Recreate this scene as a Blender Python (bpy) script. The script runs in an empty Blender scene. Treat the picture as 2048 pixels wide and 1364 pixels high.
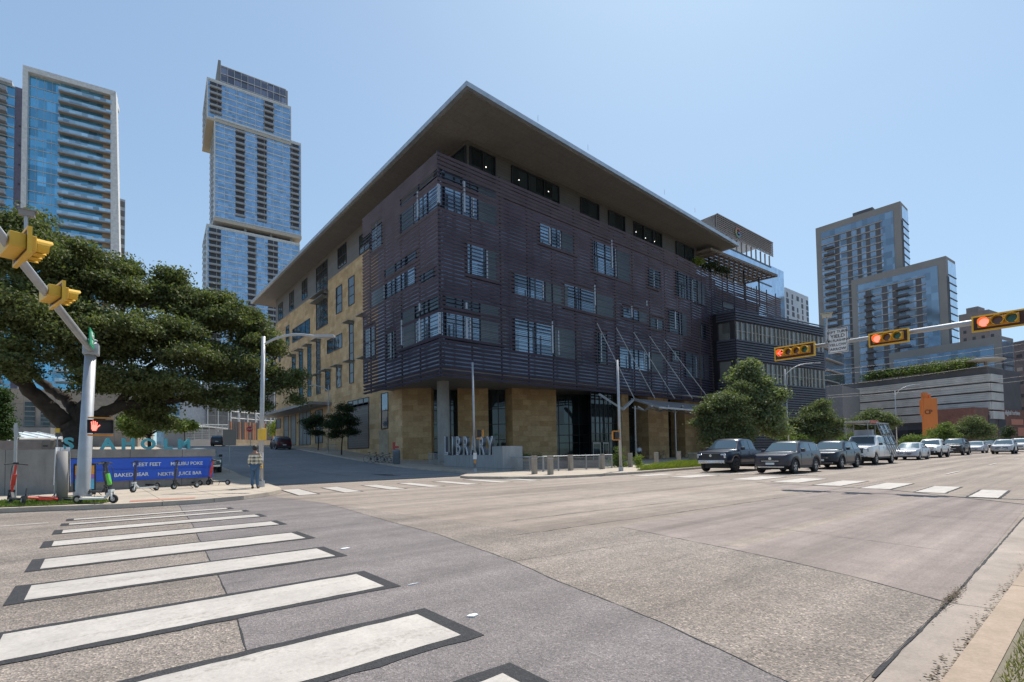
import bpy, bmesh, math, random
import numpy as np
from mathutils import Vector, Matrix
R_=math.radians
random.seed(7); rng=np.random.default_rng(7)
scene=bpy.context.scene
# ---------------------------------------------------------------- camera model (photo measured on a 2048 x 1364 grid)
FPX=1005.0; PPX,PPY=1024.0,875.0; CAMH=1.3
PSI=R_(50.3); TH=math.atan(33.0/FPX); RHO=-0.0166
_Fh=Vector((math.cos(PSI),math.sin(PSI),0)); _Rr=Vector((math.sin(PSI),-math.cos(PSI),0)); _Z=Vector((0,0,1))
_F=_Fh*math.cos(TH)+_Z*math.sin(TH); _U=_Z*math.cos(TH)-_Fh*math.sin(TH)
CR=_Rr*math.cos(RHO)+_U*math.sin(RHO); CU=_U*math.cos(RHO)-_Rr*math.sin(RHO); CF=_F
CAM=Vector((0,0,CAMH))
def ray(u,v): return CF+CR*((u-PPX)/FPX)+CU*((PPY-v)/FPX)
def proj(p):
    q=Vector(p)-CAM; z=q.dot(CF); return (PPX+FPX*q.dot(CR)/z, PPY-FPX*q.dot(CU)/z, z)
def at(u,v,d): return CAM+ray(u,v)*d
def onz(u,v,z):
    r=ray(u,v); return CAM+r*((z-CAMH)/r.z)
def onX(u,v,x):
    r=ray(u,v); return CAM+r*(x/r.x)
def onY(u,v,y):
    r=ray(u,v); return CAM+r*(y/r.y)
def lerp(a,b,t): return a+(b-a)*t
def pw(x,tab):
    if x<=tab[0][0]: return tab[0][1]
    for (a,b),(c,d) in zip(tab,tab[1:]):
        if x<=c: return b+(d-b)*(x-a)/(c-a)
    return tab[-1][1]
def sstep(a,b,x):
    t=min(1,max(0,(x-a)/(b-a))); return t*t*(3-2*t)
def gh(X,Y):
    base=0.008*max(0,min(X,160)-25)
    st=pw(Y,[(31,0),(37,.05),(43,.3),(54,1.0),(72,2.35),(101,3.6),(170,4.6),(400,6)])
    pl=pw(Y,[(26,0),(32,.1),(40,.35),(50,.65),(60,.8)])*(1-sstep(32,42,X))
    w=sstep(24.5,28.0,X)
    if Y>50: w*=1-sstep(50,56,Y)
    far=1-sstep(110,150,X) if X>110 else 1
    lf=1-0.0*X
    return base+(st*(1-w)+pl*w)*(far if X>110 else 1)
def gnd(u,v,dz=0):
    r=ray(u,v); a=2.0; s0=None
    t=a
    while t<900:
        p=CAM+r*t
        if p.z<gh(p.x,p.y)+dz:
            lo,hi=t/1.03,t
            for _ in range(40):
                m=(lo+hi)/2; p=CAM+r*m
                if p.z<gh(p.x,p.y)+dz: hi=m
                else: lo=m
            return CAM+r*hi
        t*=1.03
    return CAM+r*900
def G(x,y,dz=0): return Vector((x,y,gh(x,y)+dz))
class VPlane:                                    # vertical plane through a pixel column at a depth, or two pixel points of equal height
    def __init__(s,p,q):
        s.p=Vector((p[0],p[1],0)); d=Vector((q[0]-p[0],q[1]-p[1],0)); s.len=d.length; s.d=d.normalized(); s.n=Vector((s.d.y,-s.d.x,0))
        if s.n.dot(Vector((CAM.x,CAM.y,0))-s.p)<0: s.n=-s.n
    def hit(s,u,v):
        r=ray(u,v); t=(s.p-Vector((CAM.x,CAM.y,0))).dot(s.n)/Vector((r.x,r.y,0)).dot(s.n)
        w=CAM+r*t; return ((w-s.p).dot(s.d), w.z)
    def pt(s,a,z,o=0): return Vector((s.p.x+s.d.x*a+s.n.x*o, s.p.y+s.d.y*a+s.n.y*o, z))
def hplane(u0,v0,u1,v1,Z): return VPlane(onz(u0,v0,Z),onz(u1,v1,Z))
# ---------------------------------------------------------------- materials
def _new(name):
    m=bpy.data.materials.new(name); m.use_nodes=True; nt=m.node_tree
    return m,nt,nt.nodes['Principled BSDF']
def _coord(nt,kind='Object',scale=(1,1,1),rot=(0,0,0)):
    tc=nt.nodes.new('ShaderNodeTexCoord'); mp=nt.nodes.new('ShaderNodeMapping')
    mp.inputs['Scale'].default_value=scale; mp.inputs['Rotation'].default_value=rot
    nt.links.new(tc.outputs[kind],mp.inputs['Vector']); return mp.outputs['Vector']
def _noise(nt,vec,scale,detail=3,rough=.55,t='ShaderNodeTexNoise'):
    n=nt.nodes.new(t); n.inputs['Scale'].default_value=scale
    if t=='ShaderNodeTexNoise': n.inputs['Detail'].default_value=detail; n.inputs['Roughness'].default_value=rough
    nt.links.new(vec,n.inputs['Vector']); return n
def _ramp(nt,fac,stops):
    r=nt.nodes.new('ShaderNodeValToRGB'); e=r.color_ramp.elements
    e[0].position,e[0].color=stops[0][0],(*stops[0][1],1); e[1].position,e[1].color=stops[-1][0],(*stops[-1][1],1)
    for p,c in stops[1:-1]: x=e.new(p); x.color=(*c,1)
    nt.links.new(fac,r.inputs['Fac']); return r.outputs['Color']
def _mix(nt,a,b,fac,mode='MIX'):
    n=nt.nodes.new('ShaderNodeMix'); n.data_type='RGBA'; n.blend_type=mode
    for k,v in ((6,a),(7,b)):
        if isinstance(v,(tuple,list)): n.inputs[k].default_value=(*v[:3],1)
        else: nt.links.new(v,n.inputs[k])
    if isinstance(fac,(int,float)): n.inputs[0].default_value=fac
    else: nt.links.new(fac,n.inputs[0])
    return n.outputs[2]
def _bump(nt,b,h,strength=.3,dist=.02):
    n=nt.nodes.new('ShaderNodeBump'); n.inputs['Strength'].default_value=strength; n.inputs['Distance'].default_value=dist
    nt.links.new(h,n.inputs['Height']); nt.links.new(n.outputs['Normal'],b.inputs['Normal'])
def sc(c,k): return tuple(min(1,x*k) for x in c[:3])
_M={}
def M(name,col=(.5,.5,.5),rough=.6,metal=0.,spec=.5,nz=1.5,var=.15,coat=0,bump=0,bs=20,alpha=1,emit=None,es=1,uvscale=None,grad=None):
    if name in _M: return _M[name]
    m,nt,b=_new(name); _M[name]=m
    v=_coord(nt,'Object')
    n=_noise(nt,v,nz,4)
    c=_ramp(nt,n.outputs['Fac'],[(.3,sc(col,1-var)),(.7,sc(col,1+var))])
    nt.links.new(c,b.inputs['Base Color'])
    b.inputs['Roughness'].default_value=rough; b.inputs['Metallic'].default_value=metal
    b.inputs['Specular IOR Level'].default_value=spec; b.inputs['Coat Weight'].default_value=coat; b.inputs['Coat Roughness'].default_value=.04
    if bump: _bump(nt,b,_noise(nt,v,bs,3).outputs['Fac'],bump)
    if emit: b.inputs['Emission Color'].default_value=(*emit,1); b.inputs['Emission Strength'].default_value=es
    return m
def asphalt(name,c1,c2,spk=.5,scale=55,bump=.5,streak=.25):
    m,nt,b=_new(name); v=_coord(nt,'Object')
    big=_noise(nt,v,.18,5,.6); mid=_noise(nt,v,2.2,5,.65)
    c=_ramp(nt,big.outputs['Fac'],[(.3,c1),(.7,c2)])
    c=_mix(nt,c,_ramp(nt,mid.outputs['Fac'],[(.25,(.80,.80,.80)),(.75,(1.14,1.14,1.14))]),1,'MULTIPLY')
    st=_noise(nt,_coord(nt,'Object',(.035,1.1,1)),.8,5,.65)
    c=_mix(nt,c,_ramp(nt,st.outputs['Fac'],[(.30,(1-streak*1.5,)*3),(.62,(1.05,)*3)]),1,'MULTIPLY')
    vo=_noise(nt,v,scale,t='ShaderNodeTexVoronoi')
    sp=_ramp(nt,vo.outputs['Color'],[(.05,(1-spk,)*3),(.45,(1-spk*.25,)*3),(.75,(1+spk*.2,)*3),(.97,(1+spk*1.7,1+spk*1.55,1+spk*1.35))])
    c=_mix(nt,c,sp,1,'MULTIPLY')
    sp2=_noise(nt,v,scale*.28,3,.75)
    c=_mix(nt,c,_ramp(nt,sp2.outputs['Fac'],[(.32,(.84,)*3),(.68,(1.14,)*3)]),1,'MULTIPLY')
    nt.links.new(c,b.inputs['Base Color']); b.inputs['Roughness'].default_value=.82; b.inputs['Specular IOR Level'].default_value=.25
    _bump(nt,b,vo.outputs['Distance'],bump,.012); return m
def concrete(name,col,grid=None,stain=.35,rough=.85):
    m,nt,b=_new(name); v=_coord(nt,'Object')
    a=_noise(nt,v,.6,6,.7); d=_noise(nt,_coord(nt,'Object',(1,1,.25)),3.5,5,.7)
    c=_ramp(nt,a.outputs['Fac'],[(.25,sc(col,1-stain)),(.75,sc(col,1+stain*.4))])
    c=_mix(nt,c,_ramp(nt,d.outputs['Fac'],[(.3,(.86,)*3),(.7,(1.08,)*3)]),1,'MULTIPLY')
    f=_noise(nt,v,45,3,.7)
    c=_mix(nt,c,_ramp(nt,f.outputs['Fac'],[(.3,(.9,)*3),(.7,(1.1,)*3)]),1,'MULTIPLY')
    if grid:
        br=nt.nodes.new('ShaderNodeTexBrick'); br.inputs['Scale'].default_value=1; br.inputs['Brick Width'].default_value=grid[0]; br.inputs['Row Height'].default_value=grid[1]
        br.offset=0; br.inputs['Mortar Size'].default_value=.012; br.inputs['Color1'].default_value=(1,1,1,1); br.inputs['Color2'].default_value=(.93,.93,.92,1); br.inputs['Mortar'].default_value=(.4,.4,.4,1)
        nt.links.new(_coord(nt,'UV'),br.inputs['Vector']); c=_mix(nt,c,br.outputs['Color'],1,'MULTIPLY')
    nt.links.new(c,b.inputs['Base Color']); b.inputs['Roughness'].default_value=rough; b.inputs['Specular IOR Level'].default_value=.3
    _bump(nt,b,f.outputs['Fac'],.25,.01); return m
def brickm(name,c1,c2,mortar,w,h,ms=.01,offset=.5,rough=.8,warp=.3,squash=1.):
    m,nt,b=_new(name); v=_coord(nt,'UV')
    br=nt.nodes.new('ShaderNodeTexBrick'); br.inputs['Scale'].default_value=1; br.inputs['Brick Width'].default_value=w; br.inputs['Row Height'].default_value=h
    br.offset=offset; br.squash=squash; br.inputs['Mortar Size'].default_value=ms; br.inputs['Mortar Smooth'].default_value=.2; br.inputs['Bias'].default_value=0
    br.inputs['Color1'].default_value=(*c1,1); br.inputs['Color2'].default_value=(*c2,1); br.inputs['Mortar'].default_value=(*mortar,1)
    nt.links.new(v,br.inputs['Vector'])
    a=_noise(nt,_coord(nt,'Object'),.5,5,.7); s=_noise(nt,_coord(nt,'Object',(1,1,2.2)),3.2,5,.7)
    c=_mix(nt,br.outputs['Color'],_ramp(nt,a.outputs['Fac'],[(.3,(1-warp,)*3),(.7,(1+warp*.35,)*3)]),1,'MULTIPLY')
    c=_mix(nt,c,_ramp(nt,s.outputs['Fac'],[(.3,(.82,.80,.78)),(.7,(1.1,)*3)]),1,'MULTIPLY')
    nt.links.new(c,b.inputs['Base Color']); b.inputs['Roughness'].default_value=rough
    _bump(nt,b,br.outputs['Fac'],-.4,.01) if 0 else None
    return m
def glassm(name,col,metal=.6,rough=.05,pane=(1.5,1.6),var=.35,spec=.8,tilt=.02,dark=None):
    """opaque reflecting glazing seen from outside; every pane has its own tint (blinds, rooms) and a slightly different tilt"""
    m,nt,b=_new(name); v=_coord(nt,'UV')
    br=nt.nodes.new('ShaderNodeTexBrick'); br.offset=0; br.inputs['Scale'].default_value=1; br.inputs['Brick Width'].default_value=pane[0]; br.inputs['Row Height'].default_value=pane[1]
    br.inputs['Mortar Size'].default_value=.0; br.inputs['Color1'].default_value=(0,0,0,1); br.inputs['Color2'].default_value=(1,1,1,1)
    nt.links.new(v,br.inputs['Vector'])
    c=_ramp(nt,br.outputs['Color'],[(0,sc(col,1-var)),(.5,col),(.85,sc(col,1+var*.4)),(1,sc(col,1+var))])
    nt.links.new(c,b.inputs['Base Color']); b.inputs['Metallic'].default_value=metal; b.inputs['Roughness'].default_value=rough; b.inputs['Specular IOR Level'].default_value=spec
    if tilt:
        n=_noise(nt,_coord(nt,'Object'),.35,2); ad=nt.nodes.new('ShaderNodeMath'); ad.operation='MULTIPLY_ADD'; ad.inputs[1].default_value=1.
        nt.links.new(n.outputs['Fac'],ad.inputs[0]); nt.links.new(br.outputs['Fac'],ad.inputs[2]); _bump(nt,b,ad.outputs[0],tilt,1.)
    return m
def leafm(name,c1,c2,c3,scale=.9):
    m,nt,b=_new(name); n=_noise(nt,_coord(nt,'Object'),scale,3,.6)
    g=nt.nodes.new('ShaderNodeNewGeometry')
    c=_ramp(nt,n.outputs['Fac'],[(.3,c1),(.7,c2)])
    c=_mix(nt,c,c3,_ramp(nt,g.outputs['Random Per Island'],[(.6,(0,0,0)),(1,(.45,)*3)]))
    nt.links.new(c,b.inputs['Base Color']); b.inputs['Roughness'].default_value=.6; b.inputs['Specular IOR Level'].default_value=.18
    tr=nt.nodes.new('ShaderNodeBsdfTranslucent'); nt.links.new(_mix(nt,c,(1.3,1.5,.6),1,'MULTIPLY'),tr.inputs['Color'])
    mx=nt.nodes.new('ShaderNodeMixShader'); mx.inputs[0].default_value=.3
    nt.links.new(b.outputs[0],mx.inputs[1]); nt.links.new(tr.outputs[0],mx.inputs[2]); nt.links.new(mx.outputs[0],nt.nodes['Material Output'].inputs['Surface'])
    return m
# ---------------------------------------------------------------- objects
COL=scene.collection; ORG={}; _CNT={}
def tag(o,label=None,cat=None,group=None,kind=None):
    if label: o['label']=label
    if cat: o['category']=cat
    if group: o['group']=group
    if kind: o['kind']=kind
    return o
def thing(name,label,cat,loc=(0,0,0),rz=0,group=None):
    o=bpy.data.objects.new(name,None); COL.objects.link(o); o.location=loc; o.rotation_euler=(0,0,rz); o.empty_display_size=.3
    ORG[o.name]=Vector(loc) if rz==0 else None
    return tag(o,label,cat,group)
def linkmesh(name,me,parent=None):
    o=bpy.data.objects.new(name,me); COL.objects.link(o)
    if parent: o.parent=parent
    return o
class MB:
    def __init__(s): s.v=[]; s.f=[]; s.m=[]
    def add(s,vs,fs,mi=0):
        b=len(s.v); s.v+= [tuple(p) for p in vs]; s.f+=[tuple(b+i for i in f) for f in fs]; s.m+=[mi]*len(fs); return s
    def quad(s,a,b,c,d,mi=0): return s.add([a,b,c,d],[(0,1,2,3)],mi)
    def hexa(s,p,mi=0): # 8 pts: bottom 4 ccw, top 4
        return s.add(p,[(3,2,1,0),(4,5,6,7),(0,1,5,4),(1,2,6,5),(2,3,7,6),(3,0,4,7)],mi)
    def box(s,x0,y0,z0,x1,y1,z1,mi=0):
        return s.hexa([(x0,y0,z0),(x1,y0,z0),(x1,y1,z0),(x0,y1,z0),(x0,y0,z1),(x1,y0,z1),(x1,y1,z1),(x0,y1,z1)],mi)
    def obox(s,c,half,ax,ay=None,az=None,mi=0):
        ax=Vector(ax).normalized(); az=Vector(az or (0,0,1)); ay=Vector(ay).normalized() if ay else az.cross(ax).normalized(); az=ax.cross(ay).normalized()
        c=Vector(c); h=half; P=[]
        for z in (-1,1):
            for x,y in ((-1,-1),(1,-1),(1,1),(-1,1)): P.append(c+ax*h[0]*x+ay*h[1]*y+az*h[2]*z)
        return s.hexa(P,mi)
    def bar(s,a,b,w,h=None,up=(0,0,1),mi=0):
        a,b=Vector(a),Vector(b); d=(b-a); L=d.length
        if L<1e-6: return s
        d.normalize(); up=Vector(up)
        if abs(d.dot(up))>.98: up=Vector((1,0,0))
        y=up.cross(d).normalized()
        return s.obox((a+b)/2,(L/2,w/2,(h or w)/2),d,y,None,mi)
    def prism(s,poly,z0,z1,mi=0):
        n=len(poly); P=[(x,y,z0) for x,y in poly]+[(x,y,z1) for x,y in poly]
        return s.add(P,[tuple(range(n-1,-1,-1)),tuple(range(n,2*n))]+[(i,(i+1)%n,n+(i+1)%n,n+i) for i in range(n)],mi)
    def vslab(s,pl,poly,o0,o1,mi=0): # polygon in (a,z) of a vertical plane, thick from offset o0 to o1
        n=len(poly); P=[pl.pt(a,z,o0) for a,z in poly]+[pl.pt(a,z,o1) for a,z in poly]
        return s.add(P,[tuple(range(n-1,-1,-1)),tuple(range(n,2*n))]+[(i,(i+1)%n,n+(i+1)%n,n+i) for i in range(n)],mi)
    def vbox(s,pl,a0,a1,z0,z1,o0,o1,mi=0): return s.vslab(pl,[(a0,z0),(a1,z0),(a1,z1),(a0,z1)],o0,o1,mi)
    def tube(s,pts,rads,n=8,mi=0,cap=True):
        pts=[Vector(p) for p in pts]
        if not isinstance(rads,(list,tuple)): rads=[rads]*len(pts)
        b=len(s.v); fr=None
        for i,p in enumerate(pts):
            d=(pts[min(i+1,len(pts)-1)]-pts[max(i-1,0)]).normalized()
            if fr is None: fr=d.orthogonal().normalized()
            fr=(fr-d*fr.dot(d)).normalized(); g=d.cross(fr)
            for k in range(n):
                a=2*math.pi*k/n; s.v.append(tuple(p+(fr*math.cos(a)+g*math.sin(a))*rads[i]))
        for i in range(len(pts)-1):
            for k in range(n):
                s.f.append((b+i*n+k,b+i*n+(k+1)%n,b+(i+1)*n+(k+1)%n,b+(i+1)*n+k)); s.m.append(mi)
        if cap:
            s.f.append(tuple(b+k for k in range(n-1,-1,-1))); s.m.append(mi)
            e=b+(len(pts)-1)*n; s.f.append(tuple(e+k for k in range(n))); s.m.append(mi)
        return s
    def disc(s,c,nrm,r,t=.01,n=20,mi=0):
        c=Vector(c); nrm=Vector(nrm).normalized(); return s.tube([c-nrm*t/2,c+nrm*t/2],r,n,mi)
    def lathe(s,c,axis,prof,n=16,mi=0): # prof: (dist along axis, radius)
        axis=Vector(axis).normalized(); c=Vector(c); fr=axis.orthogonal().normalized(); g=axis.cross(fr); b=len(s.v)
        for h,r in prof:
            for k in range(n):
                a=2*math.pi*k/n; s.v.append(tuple(c+axis*h+(fr*math.cos(a)+g*math.sin(a))*r))
        for i in range(len(prof)-1):
            for k in range(n): s.f.append((b+i*n+k,b+i*n+(k+1)%n,b+(i+1)*n+(k+1)%n,b+(i+1)*n+k)); s.m.append(mi)
        return s
    def blob(s,c,r,nu=10,nv=7,sc_=(1,1,1),mi=0):
        c=Vector(c); P=[];F=[]
        for j in range(nv+1):
            t=math.pi*j/nv
            for i in range(nu):
                a=2*math.pi*i/nu; P.append(c+Vector((math.sin(t)*math.cos(a)*sc_[0],math.sin(t)*math.sin(a)*sc_[1],math.cos(t)*sc_[2]))*r)
        for j in range(nv):
            for i in range(nu): F.append((j*nu+i,(j+1)*nu+i,(j+1)*nu+(i+1)%nu,j*nu+(i+1)%nu))
        return s.add(P,F,mi)
    def build(s,name,mat=None,parent=None,smooth=False,bevel=0,org=None):
        if org is None and parent is not None: org=ORG.get(parent.name)
        me=bpy.data.meshes.new(name); V=np.array(s.v,dtype=np.float64).reshape(-1,3)
        if org is not None: V=V-np.array(org)
        me.from_pydata([tuple(p) for p in V],[],s.f)
        mats=mat if isinstance(mat,(list,tuple)) else [mat]
        for m in mats:
            if m: me.materials.append(m)
        if len(mats)>1: me.polygons.foreach_set('material_index',s.m)
        boxuv(me)
        if smooth: me.polygons.foreach_set('use_smooth',[True]*len(me.polygons))
        me.update(); o=linkmesh(name,me,parent)
        if parent is not None and org is not None: ORG[o.name]=org
        if bevel:
            md=o.modifiers.new('b','BEVEL'); md.width=bevel; md.segments=2; md.limit_method='ANGLE'
        return o
def boxuv(me):
    n=len(me.loops)
    if n==0: return
    co=np.zeros(len(me.vertices)*3); me.vertices.foreach_get('co',co); co=co.reshape(-1,3)
    li=np.zeros(n,dtype=np.int32); me.loops.foreach_get('vertex_index',li)
    ls=np.zeros(len(me.polygons),dtype=np.int32); me.polygons.foreach_get('loop_total',ls)
    no=np.zeros(len(me.polygons)*3); me.polygons.foreach_get('normal',no); no=no.reshape(-1,3)
    N=np.repeat(no,ls,axis=0); P=co[li]
    h=np.hypot(N[:,0],N[:,1]); hs=np.where(h<1e-6,1,h); tx=-N[:,1]/hs; ty=N[:,0]/hs
    sg=np.where((tx<-1e-4)|((abs(tx)<=1e-4)&(ty<0)),-1,1)
    u=(P[:,0]*tx+P[:,1]*ty)*sg; v=P[:,2]; flat=abs(N[:,2])>.8
    u=np.where(flat,P[:,0],u); v=np.where(flat,P[:,1],v)
    uv=me.uv_layers.new(name='UVMap'); arr=np.stack([u,v],1).astype(np.float32).ravel(); uv.data.foreach_set('uv',arr)
def clone(root,loc=None,rz=None,label=None,group=None,mats=None):
    r=root.copy(); COL.objects.link(r)
    if loc is not None: r.location=loc
    if rz is not None: r.rotation_euler=(r.rotation_euler[0],r.rotation_euler[1],rz)
    if label: r['label']=label
    if group: r['group']=group
    def rec(a,b):
        for ch in list(a.children):
            c=ch.copy(); COL.objects.link(c); c.parent=b; rec(ch,c)
    rec(root,r); return r
def text_mesh(txt,size,extrude,mat,name,parent,origin,xdir,up=(0,0,1),align='CENTER',offset=0,bevel=0,org=None,sx=1):
    cu=bpy.data.curves.new(name,'FONT'); cu.body=txt; cu.size=size; cu.extrude=extrude; cu.align_x=align; cu.align_y='CENTER'; cu.offset=offset; cu.bevel_depth=bevel; cu.resolution_u=3
    t=bpy.data.objects.new('tmp_text',cu); COL.objects.link(t); bpy.context.view_layer.update()
    me=bpy.data.meshes.new_from_object(t.evaluated_get(bpy.context.evaluated_depsgraph_get())); bpy.data.objects.remove(t); bpy.data.curves.remove(cu)
    x=Vector(xdir).normalized(); up=Vector(up); z=x.cross(up).normalized(); y=z.cross(x).normalized()
    if org is None and parent is not None: org=ORG.get(parent.name)
    o_=Vector(origin)-(Vector(org) if org is not None else Vector((0,0,0)))
    mtx=Matrix.Translation(o_)@Matrix((( x.x,y.x,z.x,0),(x.y,y.y,z.y,0),(x.z,y.z,z.z,0),(0,0,0,1)))@Matrix.Diagonal((sx,1,1,1))
    me.transform(mtx); me.materials.clear(); me.materials.append(mat); me.name=name; boxuv(me) if not me.uv_layers else None
    return linkmesh(name,me,parent)
# ---------------------------------------------------------------- ground, roads, pavements
DC=(.345,.315,.285)
A_base=asphalt('asphalt_old',(.26,.212,.176),(.36,.302,.252),.3,115,.4,.3)
A_near=asphalt('asphalt_grey',(.19,.166,.16),(.25,.221,.213),.42,105,.5,.24)
A_coarse=asphalt('asphalt_chip',(.245,.204,.172),(.33,.283,.245),.55,78,.7,.28)
A_smooth=asphalt('asphalt_smooth',(.25,.202,.178),(.325,.268,.238),.18,120,.25,.38)
A_street=asphalt('asphalt_street',(.20,.20,.20),(.27,.265,.26),.3,60,.4,.08)
A_tar=asphalt('tar',(.03,.03,.032),(.05,.05,.052),.3,80,.4,.0)
def wornpaint(name,col,under):
    m=concrete(name,col,None,.22,.7); nt=m.node_tree; b=nt.nodes['Principled BSDF']; l=b.inputs['Base Color'].links[0].from_socket
    v=_coord(nt,'Object'); n1=_noise(nt,v,26,6,.75); n2=_noise(nt,_coord(nt,'Object',(.35,2.2,1)),1.6,5,.7)
    a=nt.nodes.new('ShaderNodeMath'); a.operation='MULTIPLY'; nt.links.new(n1.outputs['Fac'],a.inputs[0]); nt.links.new(n2.outputs['Fac'],a.inputs[1])
    c=_mix(nt,l,under,_ramp(nt,a.outputs[0],[(.27,(0,0,0)),(.38,(.8,)*3)])); nt.links.new(c,b.inputs['Base Color']); return m
WHITE=wornpaint('road_paint',(.47,.43,.385),(.25,.22,.19))
C_walk=concrete('pavement_concrete',(.44,.375,.30),(1.5,1.5),.22)
C_kerb=concrete('kerb_concrete',(.50,.43,.35),(3,3),.28)
C_tan=concrete('tan_kerb',(.38,.29,.215),(3,9),.35)
C_pan=concrete('gutter_concrete',(.34,.285,.24),None,.35)
SOIL=concrete('soil',(.20,.17,.12),None,.3)
def cutgrid(bm,xs,ys):
    for x in xs: bmesh.ops.bisect_plane(bm,geom=bm.verts[:]+bm.edges[:]+bm.faces[:],plane_co=(x,0,0),plane_no=(1,0,0))
    for y in ys: bmesh.ops.bisect_plane(bm,geom=bm.verts[:]+bm.edges[:]+bm.faces[:],plane_co=(0,y,0),plane_no=(0,1,0))
GX=[-60,-20,0,10,20,24.5]+[25+i*.75 for i in range(24)]+[45,50,60,70,80,100,110,115,120,125,130,135,140,145,150]
GY=[-10,0,10,18,26,31]+[32+i*1.5 for i in range(20)]+[65,68,72,80,90,101,120,140,170]
def sheet(name,poly,dz,mat,skirt=0,kind='structure',parent=None,smat=None,label=None,cut=True):
    bm=bmesh.new(); vs=[bm.verts.new((p[0],p[1],0)) for p in poly]; f=bm.faces.new(vs)
    if f.normal.z<0 or sum((poly[i][0]*poly[(i+1)%len(poly)][1]-poly[(i+1)%len(poly)][0]*poly[i][1]) for i in range(len(poly)))<0: f.normal_flip()
    if len(poly)>4: bmesh.ops.triangulate(bm,faces=bm.faces[:])
    x0=min(p[0] for p in poly);x1=max(p[0] for p in poly);y0=min(p[1] for p in poly);y1=max(p[1] for p in poly)
    if cut and (x1>24 or y1>30): cutgrid(bm,[x for x in GX if x0<x<x1],[y for y in GY if y0<y<y1])
    for v in bm.verts: v.co.z=gh(v.co.x,v.co.y)+dz
    if skirt:
        ed=[e for e in bm.edges if e.is_boundary]
        r=bmesh.ops.extrude_edge_only(bm,edges=ed)
        for g in r['geom']:
            if isinstance(g,bmesh.types.BMVert): g.co.z-=skirt
        fs=[g for g in r['geom'] if isinstance(g,bmesh.types.BMFace)]
        for q in fs: q.material_index=1
    me=bpy.data.meshes.new(name); bm.to_mesh(me); bm.free(); me.materials.append(mat)
    if skirt: me.materials.append(smat or C_kerb)
    boxuv(me); o=linkmesh(name,me,parent); tag(o,label,kind=kind if parent is None else None); return o
def ribbon(pts,w,jit=0,seed=1):
    r=random.Random(seed); P=[]
    for (a,b) in zip(pts,pts[1:]):
        L=math.dist(a,b); n=max(1,int(L/.12)) if jit else 1
        for i in range(n):
            t=i/n; P.append((lerp(a[0],b[0],t),lerp(a[1],b[1],t)))
    P.append(pts[-1]); off=0; Lf=[];Rt=[]
    for i,p in enumerate(P):
        q=P[min(i+1,len(P)-1)]; o=P[max(i-1,0)]; dx,dy=q[0]-o[0],q[1]-o[1]; l=math.hypot(dx,dy) or 1
        nx,ny=-dy/l,dx/l; off=off*.8+r.uniform(-jit,jit); ww=w*(1+(r.uniform(-.45,.7) if jit else 0))/2
        Lf.append((p[0]+nx*(off+ww),p[1]+ny*(off+ww))); Rt.append((p[0]+nx*(off-ww),p[1]+ny*(off-ww)))
    return Lf,Rt
def strip(name,pts,w,dz,mat,jit=0,seed=1,parent=None):
    Lf,Rt=ribbon(pts,w,jit,seed); m=MB()
    for i in range(len(Lf)-1): m.quad(G(*Rt[i],dz),G(*Rt[i+1],dz),G(*Lf[i+1],dz),G(*Lf[i],dz))
    return m
def g2(u,v): p=gnd(u,v); return (p.x,p.y)
# base ground reaching the horizon
m=MB(); xs=[-2500,-800,-250,-100,-60]+[x for x in GX if x>-60]+[160,170,250,600,2500]; ys=[-2500,-600,-150,-40,-10]+[y for y in GY if y>-10]+[250,400,900,2500]
nx=len(xs)
for y in ys:
    for x in xs: m.v.append((x,y,gh(x,y)-.06))
for j in range(len(ys)-1):
    for i in range(nx-1): m.f.append((j*nx+i,j*nx+i+1,(j+1)*nx+i+1,(j+1)*nx+i)); m.m.append(0)
tag(m.build('ground',SOIL),kind='structure')
sheet('road',[(-150,.92),(5.47,.92),(40,1.3),(150,1.3),(260,1.3),(260,18.5),(150,18.5),(26,18.5),(26,165),(3.5,165),(3.5,18.2),(-150,18.2)],0,A_base)
sheet('side_street',[(5.2,26.0),(21.9,26.0),(21.9,165),(6.3,165)],.012,A_street)
cr=[(1.95,18.4),(1.77,15.93),(1.5,11.75),(1.2,8.16),(1.07,6.49),(.93,4.9),(.81,3.88),(.75,3.23),(.6,.95)]
s2=[(4.6,18.3),(4.99,14.23),(4.5,9.09),(4.36,7.3),(3.91,4.75),(3.64,3.74),(3.31,2.21),(3.11,1.57),(2.9,.95)]
s3=[(7.04,5.57),(6.46,3.36),(6.17,2.41),(5.9,1.74),(5.47,.95)]
s4=[(20.36,9.25),(19.01,4.64),(15.77,1.35)]
sheet('road_patch_grey',cr+s2[::-1],.003,A_near)
sheet('road_patch_coarse',s2[1:]+[(5.46,.96)]+s3[::-1]+[(5.6,6.2)],.003,A_coarse)
sheet('road_patch_smooth',s3+[(15.7,1.3),(18.95,4.64),(20.2,9.0),(15.8,5.85)],.003,A_smooth)
sheet('road_patch_tan',[(-14,.95)]+[(.55,.95)]+cr[::-1]+[(-14,18.4)],.0018,A_coarse)
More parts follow.
